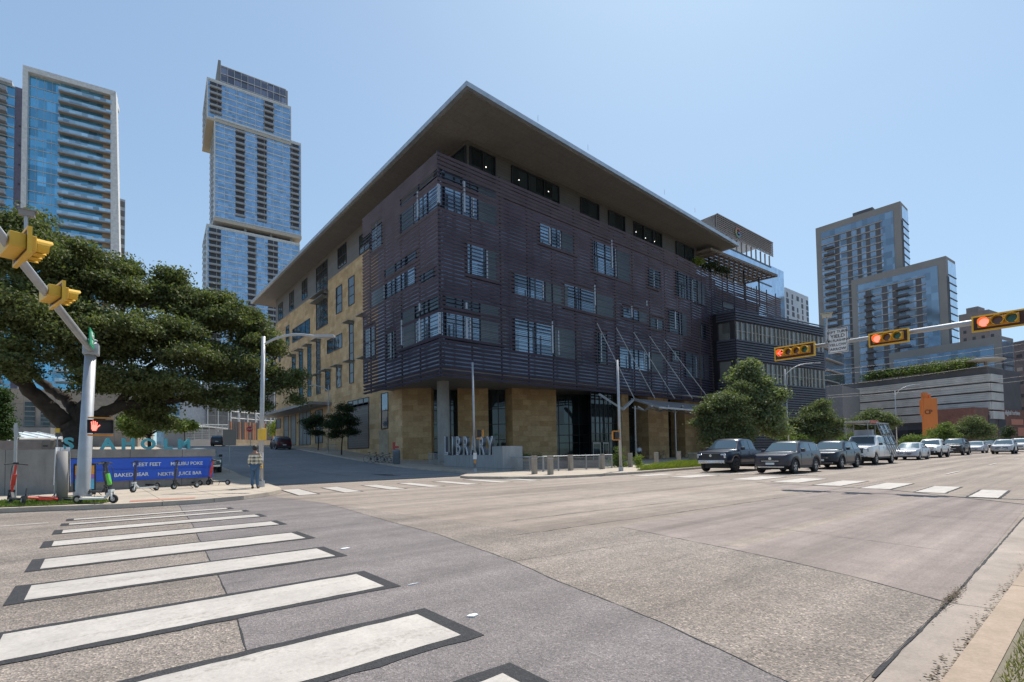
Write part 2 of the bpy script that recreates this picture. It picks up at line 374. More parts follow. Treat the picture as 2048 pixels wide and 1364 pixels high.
for i,(pts,w,j) in enumerate([(cr,.009,.004),(s2,.009,.006),(s3,.010,.003),(s4,.09,.008),([(5.0,6.2),(8.2,6.05),(16,5.8),(40,6.0)],.016,.012),([(3.4,.93),(5.47,.95),(12.5,1.12),(40,1.28)],.016,.003),([(5.47,.95),(5.6,.25)],.006,.001),([(2.6,13.4),(4.9,9.2)],.008,.02),([(7,9.6),(14,9.9),(22,9.4)],.012,.02),([(9,12.8),(30,12.9)],.014,.03),([(3.9,4.7),(6.1,4.4),(7.6,3.9)],.006,.02),([(8.2,1.5),(8.6,3.5),(8.3,5.6)],.007,.015),([(12.2,1.3),(12.0,3.2),(12.3,5.7)],.009,.012),([(6.3,7.6),(12,7.3)],.015,.02)]):
    tag(strip('road_seam',pts,w,.006,A_tar,j,i).build('road_seam',A_tar),kind='structure')
tag(strip('worn_stripe',[(6.65,3.42),(16.3,3.46)],.30,.0045,None).build('worn_lane_band',A_base),kind='structure')
# near crosswalk: white bars in black borders
def bar(x0,x1,y0,y1,bx,by,name='crosswalk_bar',sk=0):
    q=lambda a,b,c,d,sx: [(a+sx*.0,c),(b,c-.02*(b-a)*0),(b,d),(a,d)]
    blk=[(x0-bx,y0-by),(x1+bx,y0-by+sk),(x1+bx,y1+by+sk),(x0-bx,y1+by)]
    n=18
    r=random.Random(int(y0*100)+int(x0*7)); m=MB()
    def sheetj(a,b,c,d,dz,j,mat,nm,kind):
        mm=MB(); T=[];B=[]
        for i in range(n+1):
            t=i/n; x=lerp(a,b,t); T.append((x,d+sk*t+r.uniform(-j,j))); B.append((x,c+sk*t+r.uniform(-j,j)))
        for i in range(n): mm.quad(G(*B[i],dz),G(*B[i+1],dz),G(*T[i+1],dz),G(*T[i],dz))
        return tag(mm.build(nm,mat),kind=kind)
    sheetj(x0-bx,x1+bx,y0-by,y1+by,.0075,.014,A_tar,'crosswalk_border','structure')
    sheetj(x0,x1,y0,y1,.0092,.009,WHITE,name,'structure')
for i,(yc,xr,xl) in enumerate([(15.15,2.83,-.46),(13.75,2.87,-.5),(12.3,2.87,-.57),(10.55,2.8,-.62),(8.6,2.66,-.64),(6.75,2.48,-.66),(5.0,2.28,-.7),(3.3,2.08,-.75),(1.75,1.93,-.8)]):
    pass
rows=[]
for (a,b,c,d) in [((455,1016),(145,1036),None,None)]: pass
# measured white-bar corners (photo): far-right, near-right
for fr,nr,xl in [((900/2,960+113/2),(915/2,960+116/2),-.35),((972/2,960+123/2),(968/2,960+127/2),-.40),((1030/2,960+138/2),(1028/2,960+148/2),-.45),((1095/2,960+166/2),(1105/2,960+180/2),-.5),((1180/2,960+211/2),(1207/2,960+236/2),-.5),((1280/2,960+274/2),(1325/2,960+308/2),-.5),((1440/2,960+377/2),(1522/2,960+431/2),-.52),((1690/2,960+535/2),(1822/2,960+632/2),-.6),((2048/2,960+765/2),(2170/2,960+900/2),-.65)]:
    a=gnd(*fr); b=gnd(*nr); bar(xl,(a.x+b.x)/2,min(a.y,b.y),max(a.y,b.y,min(a.y,b.y)+.3),.13,.10)
# crosswalk over the main road, right side
for q,yy in [((17.3,20.3),(1.95,2.5)),((18.3,21.4),(3.15,3.8)),((19.1,22.5),(4.6,5.4)),((19.9,23.3),(6.2,7.05)),((21.0,24.3),(7.95,8.95)),((21.9,25.1),(9.95,11.1)),((22.3,25.2),(13.3,14.5)),((22.6,25.4),(16.0,17.0))]:
    bar(q[0],q[1],yy[0],yy[1],.06,.06,sk=.12)
# crosswalk over the side street
for xa in (5.85,7.45,9.25,11.0,12.85,14.7,16.5):
    m=MB(); pl=[(xa-.45,18.0),(xa+.2,18.0),(xa+.62,21.6),(xa-.03,21.6)]
    sheet('crosswalk_border',[(x+(-.07 if i in (0,3) else .07),y+(-.07 if i<2 else .07)) for i,(x,y) in enumerate(pl)],.0075,A_tar,cut=False)
    sheet('crosswalk_bar',pl,.0092,WHITE,cut=False)
# lane lines
for x0,x1,y in [(27,60,9.4)]: pass
for x in range(30,150,12): sheet('lane_dash',[(x,5.0),(x+3,5.0),(x+3,5.12),(x,5.12)],.02,WHITE)
for x in range(27,140,9): sheet('lane_dash',[(x,13.05),(x+2.6,13.05),(x+2.6,13.17),(x,13.17)],.02,WHITE)
sheet('lane_line',[(-30,14.5),(-.75,14.5),(-.75,14.62),(-30,14.62)],.0065,WHITE)
sheet('stop_line',[(26.6,9.2),(27.0,9.2),(27.0,16.6),(26.6,16.6)],.02,WHITE)
# side street markings and patches
sheet('street_line',[(13.1,30),(13.25,30),(13.25,120),(13.1,120)],.028,C_pan)
sheet('stop_line',[(13.6,29.2),(19.2,29.2),(19.2,29.55),(13.6,29.55)],.028,WHITE)
for x,y,w,l in [(15.5,36,1.4,2.0),(14.3,33.5,2.2,.8),(17.6,40,.7,3)]: sheet('street_patch',[(x,y),(x+w,y),(x+w,y+l),(x,y+l)],.02,A_street)
for (u0,u1,v) in [(747,783,949),(764,797,950.5)]:
    a=gnd(u0,v);b=gnd(u1,v+1.5); tag(strip('tar',[(a.x,a.y),(b.x,b.y)],.35,.024,A_tar,.01,3).build('tar_patch',A_tar),kind='structure')
# median on the near side: gutter, kerb, grass verge
sheet('gutter',[(5.6-2.8,.62),(40,.70),(170,.70),(170,1.28),(40,1.26),(12.5,1.11),(5.47,.945),(2.5,.90)],.003,C_pan)
sheet('median_kerb',[(2.6,.45),(40,.50),(170,.50),(170,.68),(40,.68),(2.6,.61)],.12,C_tan,.14,smat=C_tan)
sheet('median_soil',[(2.6,-.9),(170,-.9),(170,.49),(40,.49),(2.6,.45)],.115,SOIL)
# pavements
# Seaholm corner
sea=[(-60,18.75),(-3,18.75),(-.9,17.95),(.6,17.25),(2.36,17.1),(3.6,17.6),(4.6,18.6),(5.35,19.9),(5.7,21.5),(6.0,24),(7.0,32),(7.9,42),(8.2,60),(8.2,165),(-60,165)]
sheet('pavement',sea,.13,C_walk,.2)
lib=[(15.6,22.6),(16.6,20.2),(17.6,19.0),(19.5,18.35),(23,18.2),(32,18.45),(260,18.5),(260,60),(100,60),(100,110),(40,110),(40,165),(22.0,165),(21.6,74),(21.6,54),(21.5,42),(21.0,33),(19.3,28),(17.2,25.2),(15.9,23.8)]
sheet('pavement',lib,.13,C_walk,.2)
# grass strip and tactile pad by the big mast pole
GR=concrete('lawn_soil',(.13,.15,.04),None,.3)
verge=[(-30,18.95),(-2.8,18.95),(-.8,18.2),(.2,17.95),(.45,18.5),(-.5,20.9),(-2.3,21.5),(-30,21.8)]
sheet('verge_soil',verge,.15,GR)
sheet('tactile_pad',[(.75,17.75),(2.3,17.65),(2.4,18.2),(.8,18.4)],.137,M('tactile',(.36,.17,.12),.8,bump=.4,bs=14))
GRASS=leafm('grass_blades',(.06,.11,.02),(.12,.17,.035),(.20,.19,.08),2)
DRYG=leafm('dry_grass',(.14,.15,.05),(.22,.20,.08),(.32,.27,.13),6)
def grassfield(name,label,poly,dz,n,hmin,hmax,w,mat,cat='grass',parent=None,kind='stuff',seed=3):
    r=np.random.default_rng(seed); P=np.array(poly); x0,y0=P.min(0); x1,y1=P.max(0)
    def inside(x,y):
        c=False; j=len(poly)-1
        for i in range(len(poly)):
            xi,yi=poly[i]; xj,yj=poly[j]
            if (yi>y)!=(yj>y) and x<(xj-xi)*(y-yi)/(yj-yi)+xi: c=not c
            j=i
        return c
    m=MB(); k=0
    while k<n:
        x,y=r.uniform(x0,x1),r.uniform(y0,y1)
        if not inside(x,y): continue
        k+=1; z=gh(x,y)+dz; a=r.uniform(0,6.28); h=r.uniform(hmin,hmax); lx,ly=r.normal(0,h*.45,2); c,s=math.cos(a)*w/2,math.sin(a)*w/2
        m.v+=[(x-c,y-s,z),(x+c,y+s,z),(x+lx*.5+c*.6,y+ly*.5+s*.6,z+h*.6),(x+lx,y+ly,z+h)]; b=len(m.v)-4
        m.f+=[(b,b+1,b+2),(b,b+2,b+3)]; m.m+=[0,0]
    o=m.build(name,mat,parent); tag(o,label,cat if parent is None else None,kind=kind); return o
grassfield('verge_grass','mown green grass along the kerb below the tall grey signal pole',[(-12,18.95),(-2.8,18.95),(-.8,18.2),(.2,17.95),(.45,18.5),(-.5,20.9),(-2.3,21.5),(-12,21.8)],.15,26000,.03,.09,.016,GRASS)
grassfield('verge_grass','dry patchy grass behind the tan kerb in the bottom right corner',[(2.6,-.6),(14,-.6),(14,.46),(2.6,.42)],.115,30000,.015,.05,.007,DRYG,seed=5)
# leaf litter in the gutter
m=MB(); r=random.Random(4)
for i in range(900):
    x=3.4+r.random()**1.6*22; y=lerp(.66,.70,min(1,x/40))+abs(r.gauss(0,.035)); s=r.uniform(.004,.014); a=r.uniform(0,3)
    m.quad(*[(x+math.cos(a+k*1.57)*s,y+math.sin(a+k*1.57)*s,gh(x,y)+.012+r.uniform(0,.006)) for k in range(4)])
for i in range(500):
    x=5.5+abs(r.gauss(0,.35))*(1 if r.random()<.8 else -1); y=.95+.012*(x-5.4)+r.gauss(0,.02); s=r.uniform(.003,.01); a=r.uniform(0,3)
    m.quad(*[(x+math.cos(a+k*1.57)*s,y+math.sin(a+k*1.57)*s,.014+r.uniform(0,.008)) for k in range(4)])
tag(m.build('gutter_litter',M('litter',(.10,.075,.045),.9)),'small dry leaves and grit lying in the gutter beside the tan kerb','litter',kind='stuff')
# small white reflective scraps on the road
for i,(u,v,s,l) in enumerate([(690,1098,.05,'small white scrap on grey asphalt, nearer the sixth crosswalk bar'),(946,1233,.045,'crumpled white scrap on the asphalt right of the lowest full crosswalk bar'),(826,1170,.03,'thin white sliver of tape between the two scraps on the road')]):
    p=gnd(u,v); m=MB(); rr=random.Random(i)
    pts=[(p.x+math.cos(k*.9)*s*rr.uniform(.6,1.2)*(1.3 if i<2 else 2),p.y+math.sin(k*.9)*s*rr.uniform(.5,.9)*(1 if i<2 else .3)) for k in range(7)]
    m.prism(pts,.005,.014); tag(m.build('paper_scrap',M('scrap',(.8,.8,.78),.6)),l,'litter',group='white scraps on the road')
# ---------------------------------------------------------------- the library
SX,SY=22.83,37.07; SZ0,SZ1=8.14,28.1; WX=26.3; ZS=31.27
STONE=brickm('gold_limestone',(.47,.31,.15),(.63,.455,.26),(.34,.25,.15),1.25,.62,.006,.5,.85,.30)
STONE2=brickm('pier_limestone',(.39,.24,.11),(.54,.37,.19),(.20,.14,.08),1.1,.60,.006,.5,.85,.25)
STONEP=brickm('pale_limestone',(.36,.30,.21),(.44,.37,.27),(.3,.25,.18),1.2,.6,.006,.5)
METAL=brickm('grey_metal_panel',(.135,.12,.105),(.17,.155,.14),(.075,.07,.065),60,.30,.02,0,.5,.12)
SLAT=M('purple_brown_slat',(.082,.075,.118),.42,.35,.5,.5,.22)
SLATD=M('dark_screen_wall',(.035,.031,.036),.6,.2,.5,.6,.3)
POSTD=M("dark_post",(.03,.03,.035),.5,.5)
FRAME=M('dark_window_frame',(.045,.045,.05),.4,.6)
FIN=M('silver_fin',(.34,.36,.39),.35,.3)
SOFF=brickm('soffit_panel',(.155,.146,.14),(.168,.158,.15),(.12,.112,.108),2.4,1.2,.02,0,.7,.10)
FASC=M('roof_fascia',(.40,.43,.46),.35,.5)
CORR=brickm('corrugated_teal_panel',(.15,.19,.20),(.18,.22,.23),(.09,.11,.12),50,.16,.03,0,.5,.1)
GL_SKY=glassm('window_glass_sky',(.20,.27,.33),.6,.04,(2.3,1.4),.5,tilt=.006)
GL_DK=glassm('window_glass_dark',(.035,.05,.055),.45,.04,(1.2,1.6),.6,tilt=.02)
CONC=concrete('pale_concrete',(.34,.33,.31),None,.25)
CONC2=concrete('sign_concrete',(.36,.37,.37),(1.6,2.6),.2)
LIB=thing('library_building','six storey library with gold limestone walls, purple louvre screen and wide overhanging roof','library',(26.3,43,0.3))
LO=ORG[LIB.name]
pX=VPlane((SX,SY),(SX,SY+1)); pY=VPlane((SX,SY),(SX+1,SY))       # screen planes; n faces outwards (towards the street)
assert pX.n.x<0 and pY.n.y<0
YL=53.2; XR=93.0
def bow(a):                                                       # the long screen is gently bowed in plan
    return -.45*math.exp(-((a-50.5)/9.)**2)-.4*sstep(35,50,a)*(1-sstep(50,68,a))
# openings in the screen : (uL,uR,vt,vb) heights read at the edge nearest the corner
RO=[(877,991,338,353),(877,991,367,408),(1080,1146,448,482),(935,992,488,545),(1029,1123,548,582),(1129,1226,568,612),(1186,1258,479,538),(1297,1320,536,570),(1352,1417,541,588),(1246,1294,613,632),
 (1300,1326,634,655),(1338,1376,619,660),(1194,1213,664,722),(1239,1326,694,730),(1344,1364,700,718),(1371,1415,706,750),(1405,1421,645,674),(880,997,622,668),(892,997,594,612),(1030,1150,642,697),(1500,1530,628,650)]
LOp=[(799,874,338,354),(798,875,368,410),(742,763,432,490),(768,832,502,518),(742,830,530,562),(840,867,536,550),(801,879,624,668),(801,876,594,612),(729,750,650,710),(773,789,662,712)]
def oprect(pl,o,left):
    uL,uR,vt,vb=o; ref=uR if left else uL
    a0=pl.hit(uL,vt)[0]; a1=pl.hit(uR,vt)[0]; zt=pl.hit(ref,vt)[1]; zb=pl.hit(ref,vb)[1]
    a0,a1=sorted((a0,a1)); a0=max(0.0,a0); return (a0,a1,zb,zt)
RR=[oprect(pY,o,False) for o in RO]; LR=[oprect(pX,o,True) for o in LOp]
LR.append((YL-SY-2.2,YL-SY+.3,23.7,25.6))
def dowall(pl,rects,a_end,name,isY):
    per=.375; n=int((SZ1-SZ0)/per); m=MB(); rr=random.Random(5)
    thin=set()
    for k in range(n+1):
        z=SZ0+.1+k*per
        if z>SZ1-.05: break
        segs=[(0,a_end)]
        if isY and z<8.3+.0: pass
        for (a0,a1,zb,zt) in rects:
            if zb-.02<z<zt+.02:
                ns=[]
                for s in segs:
                    if a1<=s[0] or a0>=s[1]: ns.append(s)
                    else:
                        if a0>s[0]+.05: ns.append((s[0],a0))
                        if a1<s[1]-.05: ns.append((a1,s[1]))
                segs=ns
        for (a0,a1,zb,zt) in rects:
            if zb<z<zt:
                x=max(a0,.02)
                while x<min(a1,a_end)-.01:
                    e=min(a1,a_end,x+3.45); ob=(bow(x) if isY else 0); m.vbox(pl,x,e,z-.022,z+.022,-.10+ob,-.05+ob); x=e
        for (s0,s1) in segs:
            x=s0
            while x<s1-.01:
                e=min(s1,x+ (3.45 if isY else 3.6)); 
                o=.0+rr.uniform(-.006,.006); o0=(bow(x)if isY else 0)+o; o1=(bow(e) if isY else 0)+o
                # tilted blade: top leans outwards
                P=[pl.pt(x,z-.095,-.12+o0),pl.pt(e,z-.095,-.12+o1),pl.pt(e,z-.078,-.138+o1),pl.pt(x,z-.078,-.138+o0),
                   pl.pt(x,z+.098,.03+o0),pl.pt(e,z+.098,.03+o1),pl.pt(e,z+.115,.01+o1),pl.pt(x,z+.115,.01+o0)]
                m.hexa([P[0],P[1],P[2],P[3],P[4],P[5],P[6],P[7]]); x=e
    m.build(name,SLAT,LIB)
    # posts and thin carriers behind the blades
    m=MB(); a=.15
    while a<a_end:
        b=bow(a) if isY else 0
        m.vbox(pl,a-.05,a+.05,SZ0,SZ1,-.30+b,-.16+b); a+=3.45 if isY else 3.6
    m.build('screen_post',POSTD,LIB)
    m=MB()
    for z in (SZ0+.03,12.05,16.2,20.1,24.0,SZ1-.04):
        x=0
        while x<a_end:
            e=min(a_end,x+3.45); b0=bow(x) if isY else 0
            m.vbox(pl,x,e,z-.05,z+.05,-.36+b0,-.30+b0); x=e
    m.build('screen_rail',POSTD,LIB) if 0 else None
dowall(pY,RR,XR-SX-22,'louvre_screen',True)
dowall(pX,LR,YL-SY,'louvre_screen',False)
# far stretch of the long screen (above the wing)
m=MB(); pm=MB()
for k in range(54):
    z=SZ0+.1+k*.375
    if z<19.5 or z>SZ1-.05: continue
    a0,a1=XR-SX-22,XR-SX
    if 21.2<z<22.6:
        segs=[(a0,a0+8),(a0+11,a0+15),(a0+18.5,a1)]
    elif 23.4<z<24.3: segs=[(a0,a0+3),(a0+6.2,a0+14),(a0+17,a1)]
    else: segs=[(a0,a1)]
    for s0,s1 in segs:
        x=s0
        while x<s1-.01:
            e=min(s1,x+3.45); o0,o1=bow(x),bow(e)
            m.hexa([pY.pt(x,z-.095,-.12+o0),pY.pt(e,z-.095,-.12+o1),pY.pt(e,z-.078,-.138+o1),pY.pt(x,z-.078,-.138+o0),pY.pt(x,z+.098,.03+o0),pY.pt(e,z+.098,.03+o1),pY.pt(e,z+.115,o1),pY.pt(x,z+.115,o0)]); x=e
m.build('louvre_screen',SLAT,LIB)
a=XR-SX-22
while a<XR-SX: pm.vbox(pY,a-.05,a+.05,19.5,SZ1+.5,-.30+bow(a),-.16+bow(a)); a+=3.4
pm.build('screen_post',POSTD,LIB)
# building volume behind the screens (walls)
BY=SY+1.7; BX=SX+1.6
def wallq(name,mat,pts): # prism from plan polygon
    pass
m=MB(); m.box(BX,BY,9.0,27.2,52.7,SZ1-.6); m.box(27.2,BY,9.0,73.5,60,SZ1-.6); m.build('screened_wall',glassm('glass_behind_screen',(.085,.105,.145),.4,.12,(3.4,3.9),.5,tilt=0),LIB)
m=MB(); m.box(73.5,BY+1.2,9.0,XR-2,60,SZ1-1.0); m.build('screened_wall',M('far_wall',(.17,.15,.15),.6),LIB)
# left stone block: runs back along the side street
Zt=[(onX(552,601,WX).y,0)]
YE=onX(551.5,645,WX).y
z1=onX(555,646,WX).z; z2=onX(654,562.5,WX).z
zA=(z1+onX(631,582,WX).z)/2; zB=onX(654.5,562.5,WX).z
yb=onX(631.5,590,WX).y; yc=onX(656,570,WX).y
m=MB()
m.box(WX,50.76,-.2,60,YE,ZS-4.2)                                  # lower body
m.box(WX,yc-6,ZS-4.2,60,YE,ZS-4.19)
m.build('stone_wall',STONE,LIB)
# top storey strips: stone up to stepped line, metal above
pW=VPlane((WX,50.76),(WX,51.76)); A=lambda y:y-50.76
zst_far=onX(552,648,WX).z; zst_near=onX(770/2.84+480,15/2.84+480,WX).z
zst_mid=onX(495/2.84+480,235/2.84+480,WX).z
zst_near=zst_mid
m=MB(); m.vbox(pW,A(yc),A(YE),zst_far,ZS,-.02-1.0,-.0+.004); 
m.vbox(pW,A(43.5),A(yc),zst_mid,ZS,-1.0,.004)
m.build('metal_wall',METAL,LIB)
m=MB()
m.vbox(pW,A(yc),A(YE),ZS-4.2,zst_far,-1.0,.0); m.vbox(pW,0,A(yc),ZS-4.2,zst_mid,-1.0,.0); m.vbox(pW,A(43.5),0,9.2,zst_mid,-1,-.002)
m.build('stone_wall',STONE,LIB)
m=MB(); m.box(WX+1,45,ZS-4.2,60,YE-.1,ZS); m.build('core_wall',METAL,LIB)
# roof slab with soffit
RC=[onz(933,168,31.5),onz(1478,491,31.5)]
ra,rb=RC; rend=onz(500,606,31.5).y
ROOF=[(ra.x,ra.y),(rb.x,rb.y),(rb.x,66),(60,66),(60,rend),(ra.x,rend)]
def roofmesh(z0,z1,ins,name,mat):
    m=MB(); P=[(ra.x+ins,ra.y+ins),(rb.x-ins,rb.y+ins),(rb.x-ins,66-ins),(60-ins,66-ins),(60-ins,rend-ins),(ra.x+ins,rend-ins)]
    m.prism(P,z0,z1); return m.build(name,mat,LIB)
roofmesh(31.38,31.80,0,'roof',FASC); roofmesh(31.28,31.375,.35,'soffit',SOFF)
# small antenna-like rods along the roof edge
for u,v in [(1076,243),(1176,301),(1329,389),(1390,425)]:
    m=MB(); p=onz(u,v,31.8); m.tube([(p.x,p.y,31.8),(p.x,p.y,32.4)],.012,5); m.build('roof_rod',POSTD,LIB)
# penthouse behind the screen top
PY=38.55; PX0=27.0
m=MB(); m.box(PX0,PY,SZ1-1,onY(1392,500,PY).x,60,31.28); m.build('penthouse_wall',brickm('penthouse_metal',(.085,.077,.07),(.10,.092,.084),(.05,.045,.04),60,.30,.02,0,.5,.12),LIB)
pP=VPlane((PX0,PY),(PX0+1,PY))
def window(pl,a0,a1,z0,z1,cols,rows,glass=None,fr=.05,proud=.02,depth=.14,recess=None,nm='window',fm=None):
    """a window is its glass with a frame as sub-part"""
    g=MB(); g.vbox(pl,a0,a1,z0,z1,proud-.05,proud); w=g.build(nm,glass or GL_DK,LIB)
    f=MB()
    for i in range(cols+1):
        a=lerp(a0,a1,i/cols); f.vbox(pl,a-fr/2,a+fr/2,z0,z1,proud-.02,proud+depth)
    for j in range(rows+1):
        z=lerp(z0,z1,j/rows)
        for i in range(cols):
            f.vbox(pl,lerp(a0,a1,i/cols)+fr/2,lerp(a0,a1,(i+1)/cols)-fr/2,z-fr/2,z+fr/2,proud-.02,proud+depth*.85)
    f.build('frame',fm or FRAME,w); return w
for u0,u1,c in [(941,990,2),(1024,1117,3),(1161,1196,1),(1216,1247,1),(1266,1320,3),(1349,1383,2)]:
    a0=pP.hit(u0,400)[0]; a1=pP.hit(u1,400)[0]; window(pP,a0,a1,28.0,30.75,c,1,GL_DK,.10,.02,.14)
pPx=VPlane((PX0,PY),(PX0,PY+1)); window(pPx,0.1,4.6,28,30.75,2,1,GL_DK,.1)
# small lit ceiling lamps glowing behind the top windows
LAMP=M('downlight',(1,1,1),.5,emit=(1,.95,.85),es=1.6)
for u,v in [(972,334),(1038,360),(1097,383),(1272,464),(1291,476),(1309,483)]:
    p=onY(u,v,PY-.03); m=MB(); m.disc(p,(0,1,0),.05,.012,10); m.build('downlight',LAMP,LIB)
# windows seen through the screen openings
def openings(pl,rects,off,isY):
    rr=random.Random(11); P0,Q0=(SX,SY) if isY else (SY,SX)
    for i,(a0,a1,zb,zt) in enumerate(rects):
        k=-off/Q0; fa0,fa1,fzb,fzt=a0,a1,zb,zt
        a0,a1,zb,zt=a0+k*(P0+a0),a1+k*(P0+a1),zb+k*(zb-1.3),zt+k*(zt-1.3)
        if fa0<.5: a0=max(-off*.0+1.75,a0-.8)
        b=(bow((a0+a1)/2) if isY else 0)
        W=a1-a0; H=zt-zb; z0,z1=max(zb-.3,SZ0+1),min(zt+.3,SZ1-.8); ov=off
        cut=a0+W*(.62 if W>3 else 1.0)
        if W<1.3:
            g=MB(); g.vbox(pl,a0-.3,a1+.4,z0,z1,off,off+.05); g.build('window_panel',CORR,LIB); continue
        lo=max(a0-.1,.25)
        bright=(i in BR if isY else i in BL)
        window(pl,lo,cut,z0,z1,max(1,round((cut-lo)/2.3)),max(1,round(H/1.5)),GL_SKY if bright else GL_DK,.07,off,.10)
        if cut<a1:
            g=MB(); g.vbox(pl,cut+.06,min(a1+.9,47.6),z0,z1,off-.02,off+.06); g.build('wall_panel',CORR,LIB)
        if H>1.2:
            f=MB(); xf=fa0+(fa1-fa0)*rr.uniform(.5,.72); f.vbox(pl,xf-.07,xf+.07,fzb+.02,fzt-.02,-.22+b,-.12+b); f.build('fin',FIN,LIB)
BR={1,3,4,5,6,9,13,15,17,19,20,2}; BL={1,4,6}
openings(pY,[(a,b,c,d) for a,b,c,d in RR],-1.55,True)
openings(pX,LR[:-1],-1.5,False)
# bright corner fins
for pl,u,vt,vb in [(pY,929,362,424),(pX,834,383,434),(pY,877.5,367,404),(pX,876,367,405),(pY,933.5,605,617),(pY,934,636,677),(pX,838,636,682),(pY,880,624,667),(pX,802,640,690),(pX,838,606,622),(pY,1105,642,706),(pY,1100,455,487),(pY,1190,570,610),(pY,1224,480,535),(pY,1351,623,658),(pY,1264,612,634),(pY,1299,704,738),(pY,1294,600,612)]:
    a,zt=pl.hit(u,vt); _,zb=pl.hit(u,vb); f=MB(); f.vbox(pl,max(a,.03)-.09,max(a,.03)+.09,zb,zt,-.18,-.02); f.build('fin',FIN,LIB)
# fifth floor glass box glimpsed at the corner
# soffit under the screen, ground floor
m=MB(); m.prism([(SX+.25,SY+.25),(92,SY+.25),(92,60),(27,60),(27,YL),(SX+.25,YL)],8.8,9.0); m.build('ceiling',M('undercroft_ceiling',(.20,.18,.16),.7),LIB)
c1a=(WX-.01,50.75); 
def pnt(u,v,z=8.8): p=onz(u,v,z); return Vector((p.x,p.y))
def pier(uA,vA,uB,vB,depth,mat=STONE2,side=None,A=None):
    a=Vector(A) if A else pnt(uA,vA); b=pnt(uB,vB); d=(b-a).normalized(); n=Vector((-d.y,d.x)); 
    if n.y<0: n=-n
    m=MB(); m.prism([tuple(a),tuple(b),tuple(b+n*depth),tuple(a+n*depth)],-.1,8.8); return m.build('stone_pier',mat,LIB)
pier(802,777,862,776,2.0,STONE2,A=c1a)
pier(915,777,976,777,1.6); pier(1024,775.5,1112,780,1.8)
m=MB(); q=onz(886,763,8.8); m.tube([(q.x,q.y,0),(q.x,q.y,4.7),(q.x,q.y,4.75),(q.x,q.y,8.8)],.62,28); m.build('round_column',CONC,LIB,smooth=False)
# piers under the canopy on the right (same plane as the screen, set back)
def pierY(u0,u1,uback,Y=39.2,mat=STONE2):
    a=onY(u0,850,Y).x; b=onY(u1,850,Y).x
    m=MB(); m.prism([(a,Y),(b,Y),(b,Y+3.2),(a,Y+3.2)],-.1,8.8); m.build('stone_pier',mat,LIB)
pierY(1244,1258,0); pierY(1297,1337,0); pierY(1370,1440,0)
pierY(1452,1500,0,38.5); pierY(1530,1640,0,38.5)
# ground floor glazing walls between piers
def glazing(pa,pb,z0,z1,cols,rows,nm='glass_wall',gl=GL_DK,fm=None):
    pl=VPlane(pa,pb); g=MB(); g.vbox(pl,0,pl.len,z0,z1,-.06,0); w=g.build(nm,gl,LIB); f=MB()
    for i in range(cols+1): a=pl.len*i/cols; f.vbox(pl,a-.045,a+.045,z0,z1,-.01,.09)
    for z in rows:
        for i in range(cols): f.vbox(pl,pl.len*i/cols+.045,pl.len*(i+1)/cols-.045,z-.045,z+.045,-.01,.08)
    f.build('frame',fm or FRAME,w); return pl
a=pnt(862,776); b=pnt(915,777); sh=Vector((.8,1.4)); glazing(a+sh,b+sh,.3,8.8,4,(1.6,3.2,4.8,6.4))
a=pnt(976,777); b=pnt(1024,775.5); glazing(a+sh,b+sh,.3,8.8,2,(1.3,3.0,4.8,6.6))
# recessed glass vestibule between pier three and four
c3=pnt(1112,780); x4=onY(1244,850,39.2).x
glazing((c3.x+.3,c3.y+5.5),(x4+1.0,42.0),.2,8.8,8,(2.6,3.6,5.0))
glazing((c3.x+.1,c3.y+.9),(c3.x+.3,c3.y+5.5),.2,8.8,3,(3.6,))
DOORF=M('door_frame_grey',(.28,.27,.25),.4,.5)
vest=MB(); vx=onY(1172,860,41).x
pl=glazing((vx,40.2),(x4,40.0),.2,8.8,6,(2.7,3.6,4.9),fm=FRAME)
for ua,ub in [(1184,1200),(1204,1216)]:
    a0=pl.hit(ua,880)[0]; a1=pl.hit(ub,880)[0]; z=2.55
    d=MB(); d.vbox(pl,a0,a1,.25,z,.09,.13); dd=d.build('door',DOORF,LIB)
    d=MB(); d.vbox(pl,a0+.14,a1-.14,.45,z-.2,.13,.145); d.build('pane',GL_DK,dd)
for uL,uR,Y in [(1258,1297,41.5),(1337,1370,41.5),(1440,1452,41)]:
    glazing((onY(uL,850,Y).x-1,Y),(onY(uR,850,Y).x+2.2,Y),.2,8.8,3,(1.2,2.7,4.6,6.4),gl=GL_DK)
    
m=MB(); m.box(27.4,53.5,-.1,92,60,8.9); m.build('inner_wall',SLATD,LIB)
# windows of the stone wall on the side street: zoom coords (x,y)/2.84+480
Zc=lambda x,y:(x/2.84+480,y/2.84+480)
def sw(tl,br,cols,rows,gl=GL_DK,rec=.45,nm='window'):
    p=pW.hit(*Zc(*tl)); q=pW.hit(*Zc(*br)); a0,a1=sorted((p[0],q[0])); z1_,z0_=p[1],q[1]
    # reveal: dark proud strips round a flush pane imitate the shade of a deep recess
    g=MB(); g.vbox(pW,a0,a1,z0_,z1_,.0,.012); w=g.build(nm,gl,LIB)
    f=MB(); t=.07
    for i in range(cols+1): a=lerp(a0,a1,i/cols); f.vbox(pW,a-t/2,a+t/2,z0_,z1_,.012,.06)
    for j in range(rows+1):
        z=lerp(z0_,z1_,j/rows)
        for i in range(cols): f.vbox(pW,lerp(a0,a1,i/cols)+t/2,lerp(a0,a1,(i+1)/cols)-t/2,z-t/2,z+t/2,.012,.055)
    f.build('frame',FRAME,w)
    s=MB(); s.vbox(pW,a0-.07,a0,z0_-.05,z1_+.05,.005,.07); s.vbox(pW,a1,a1+.07,z0_-.05,z1_+.05,.005,.07); s.vbox(pW,a0,a1,z1_,z1_+.05,.005,.07); s.vbox(pW,a0,a1,z0_-.07,z0_,.005,.09); s.build('reveal_shade',FRAME if gl is not GL_DK or True else STONE,w)
    return a0,a1,z0_,z1_
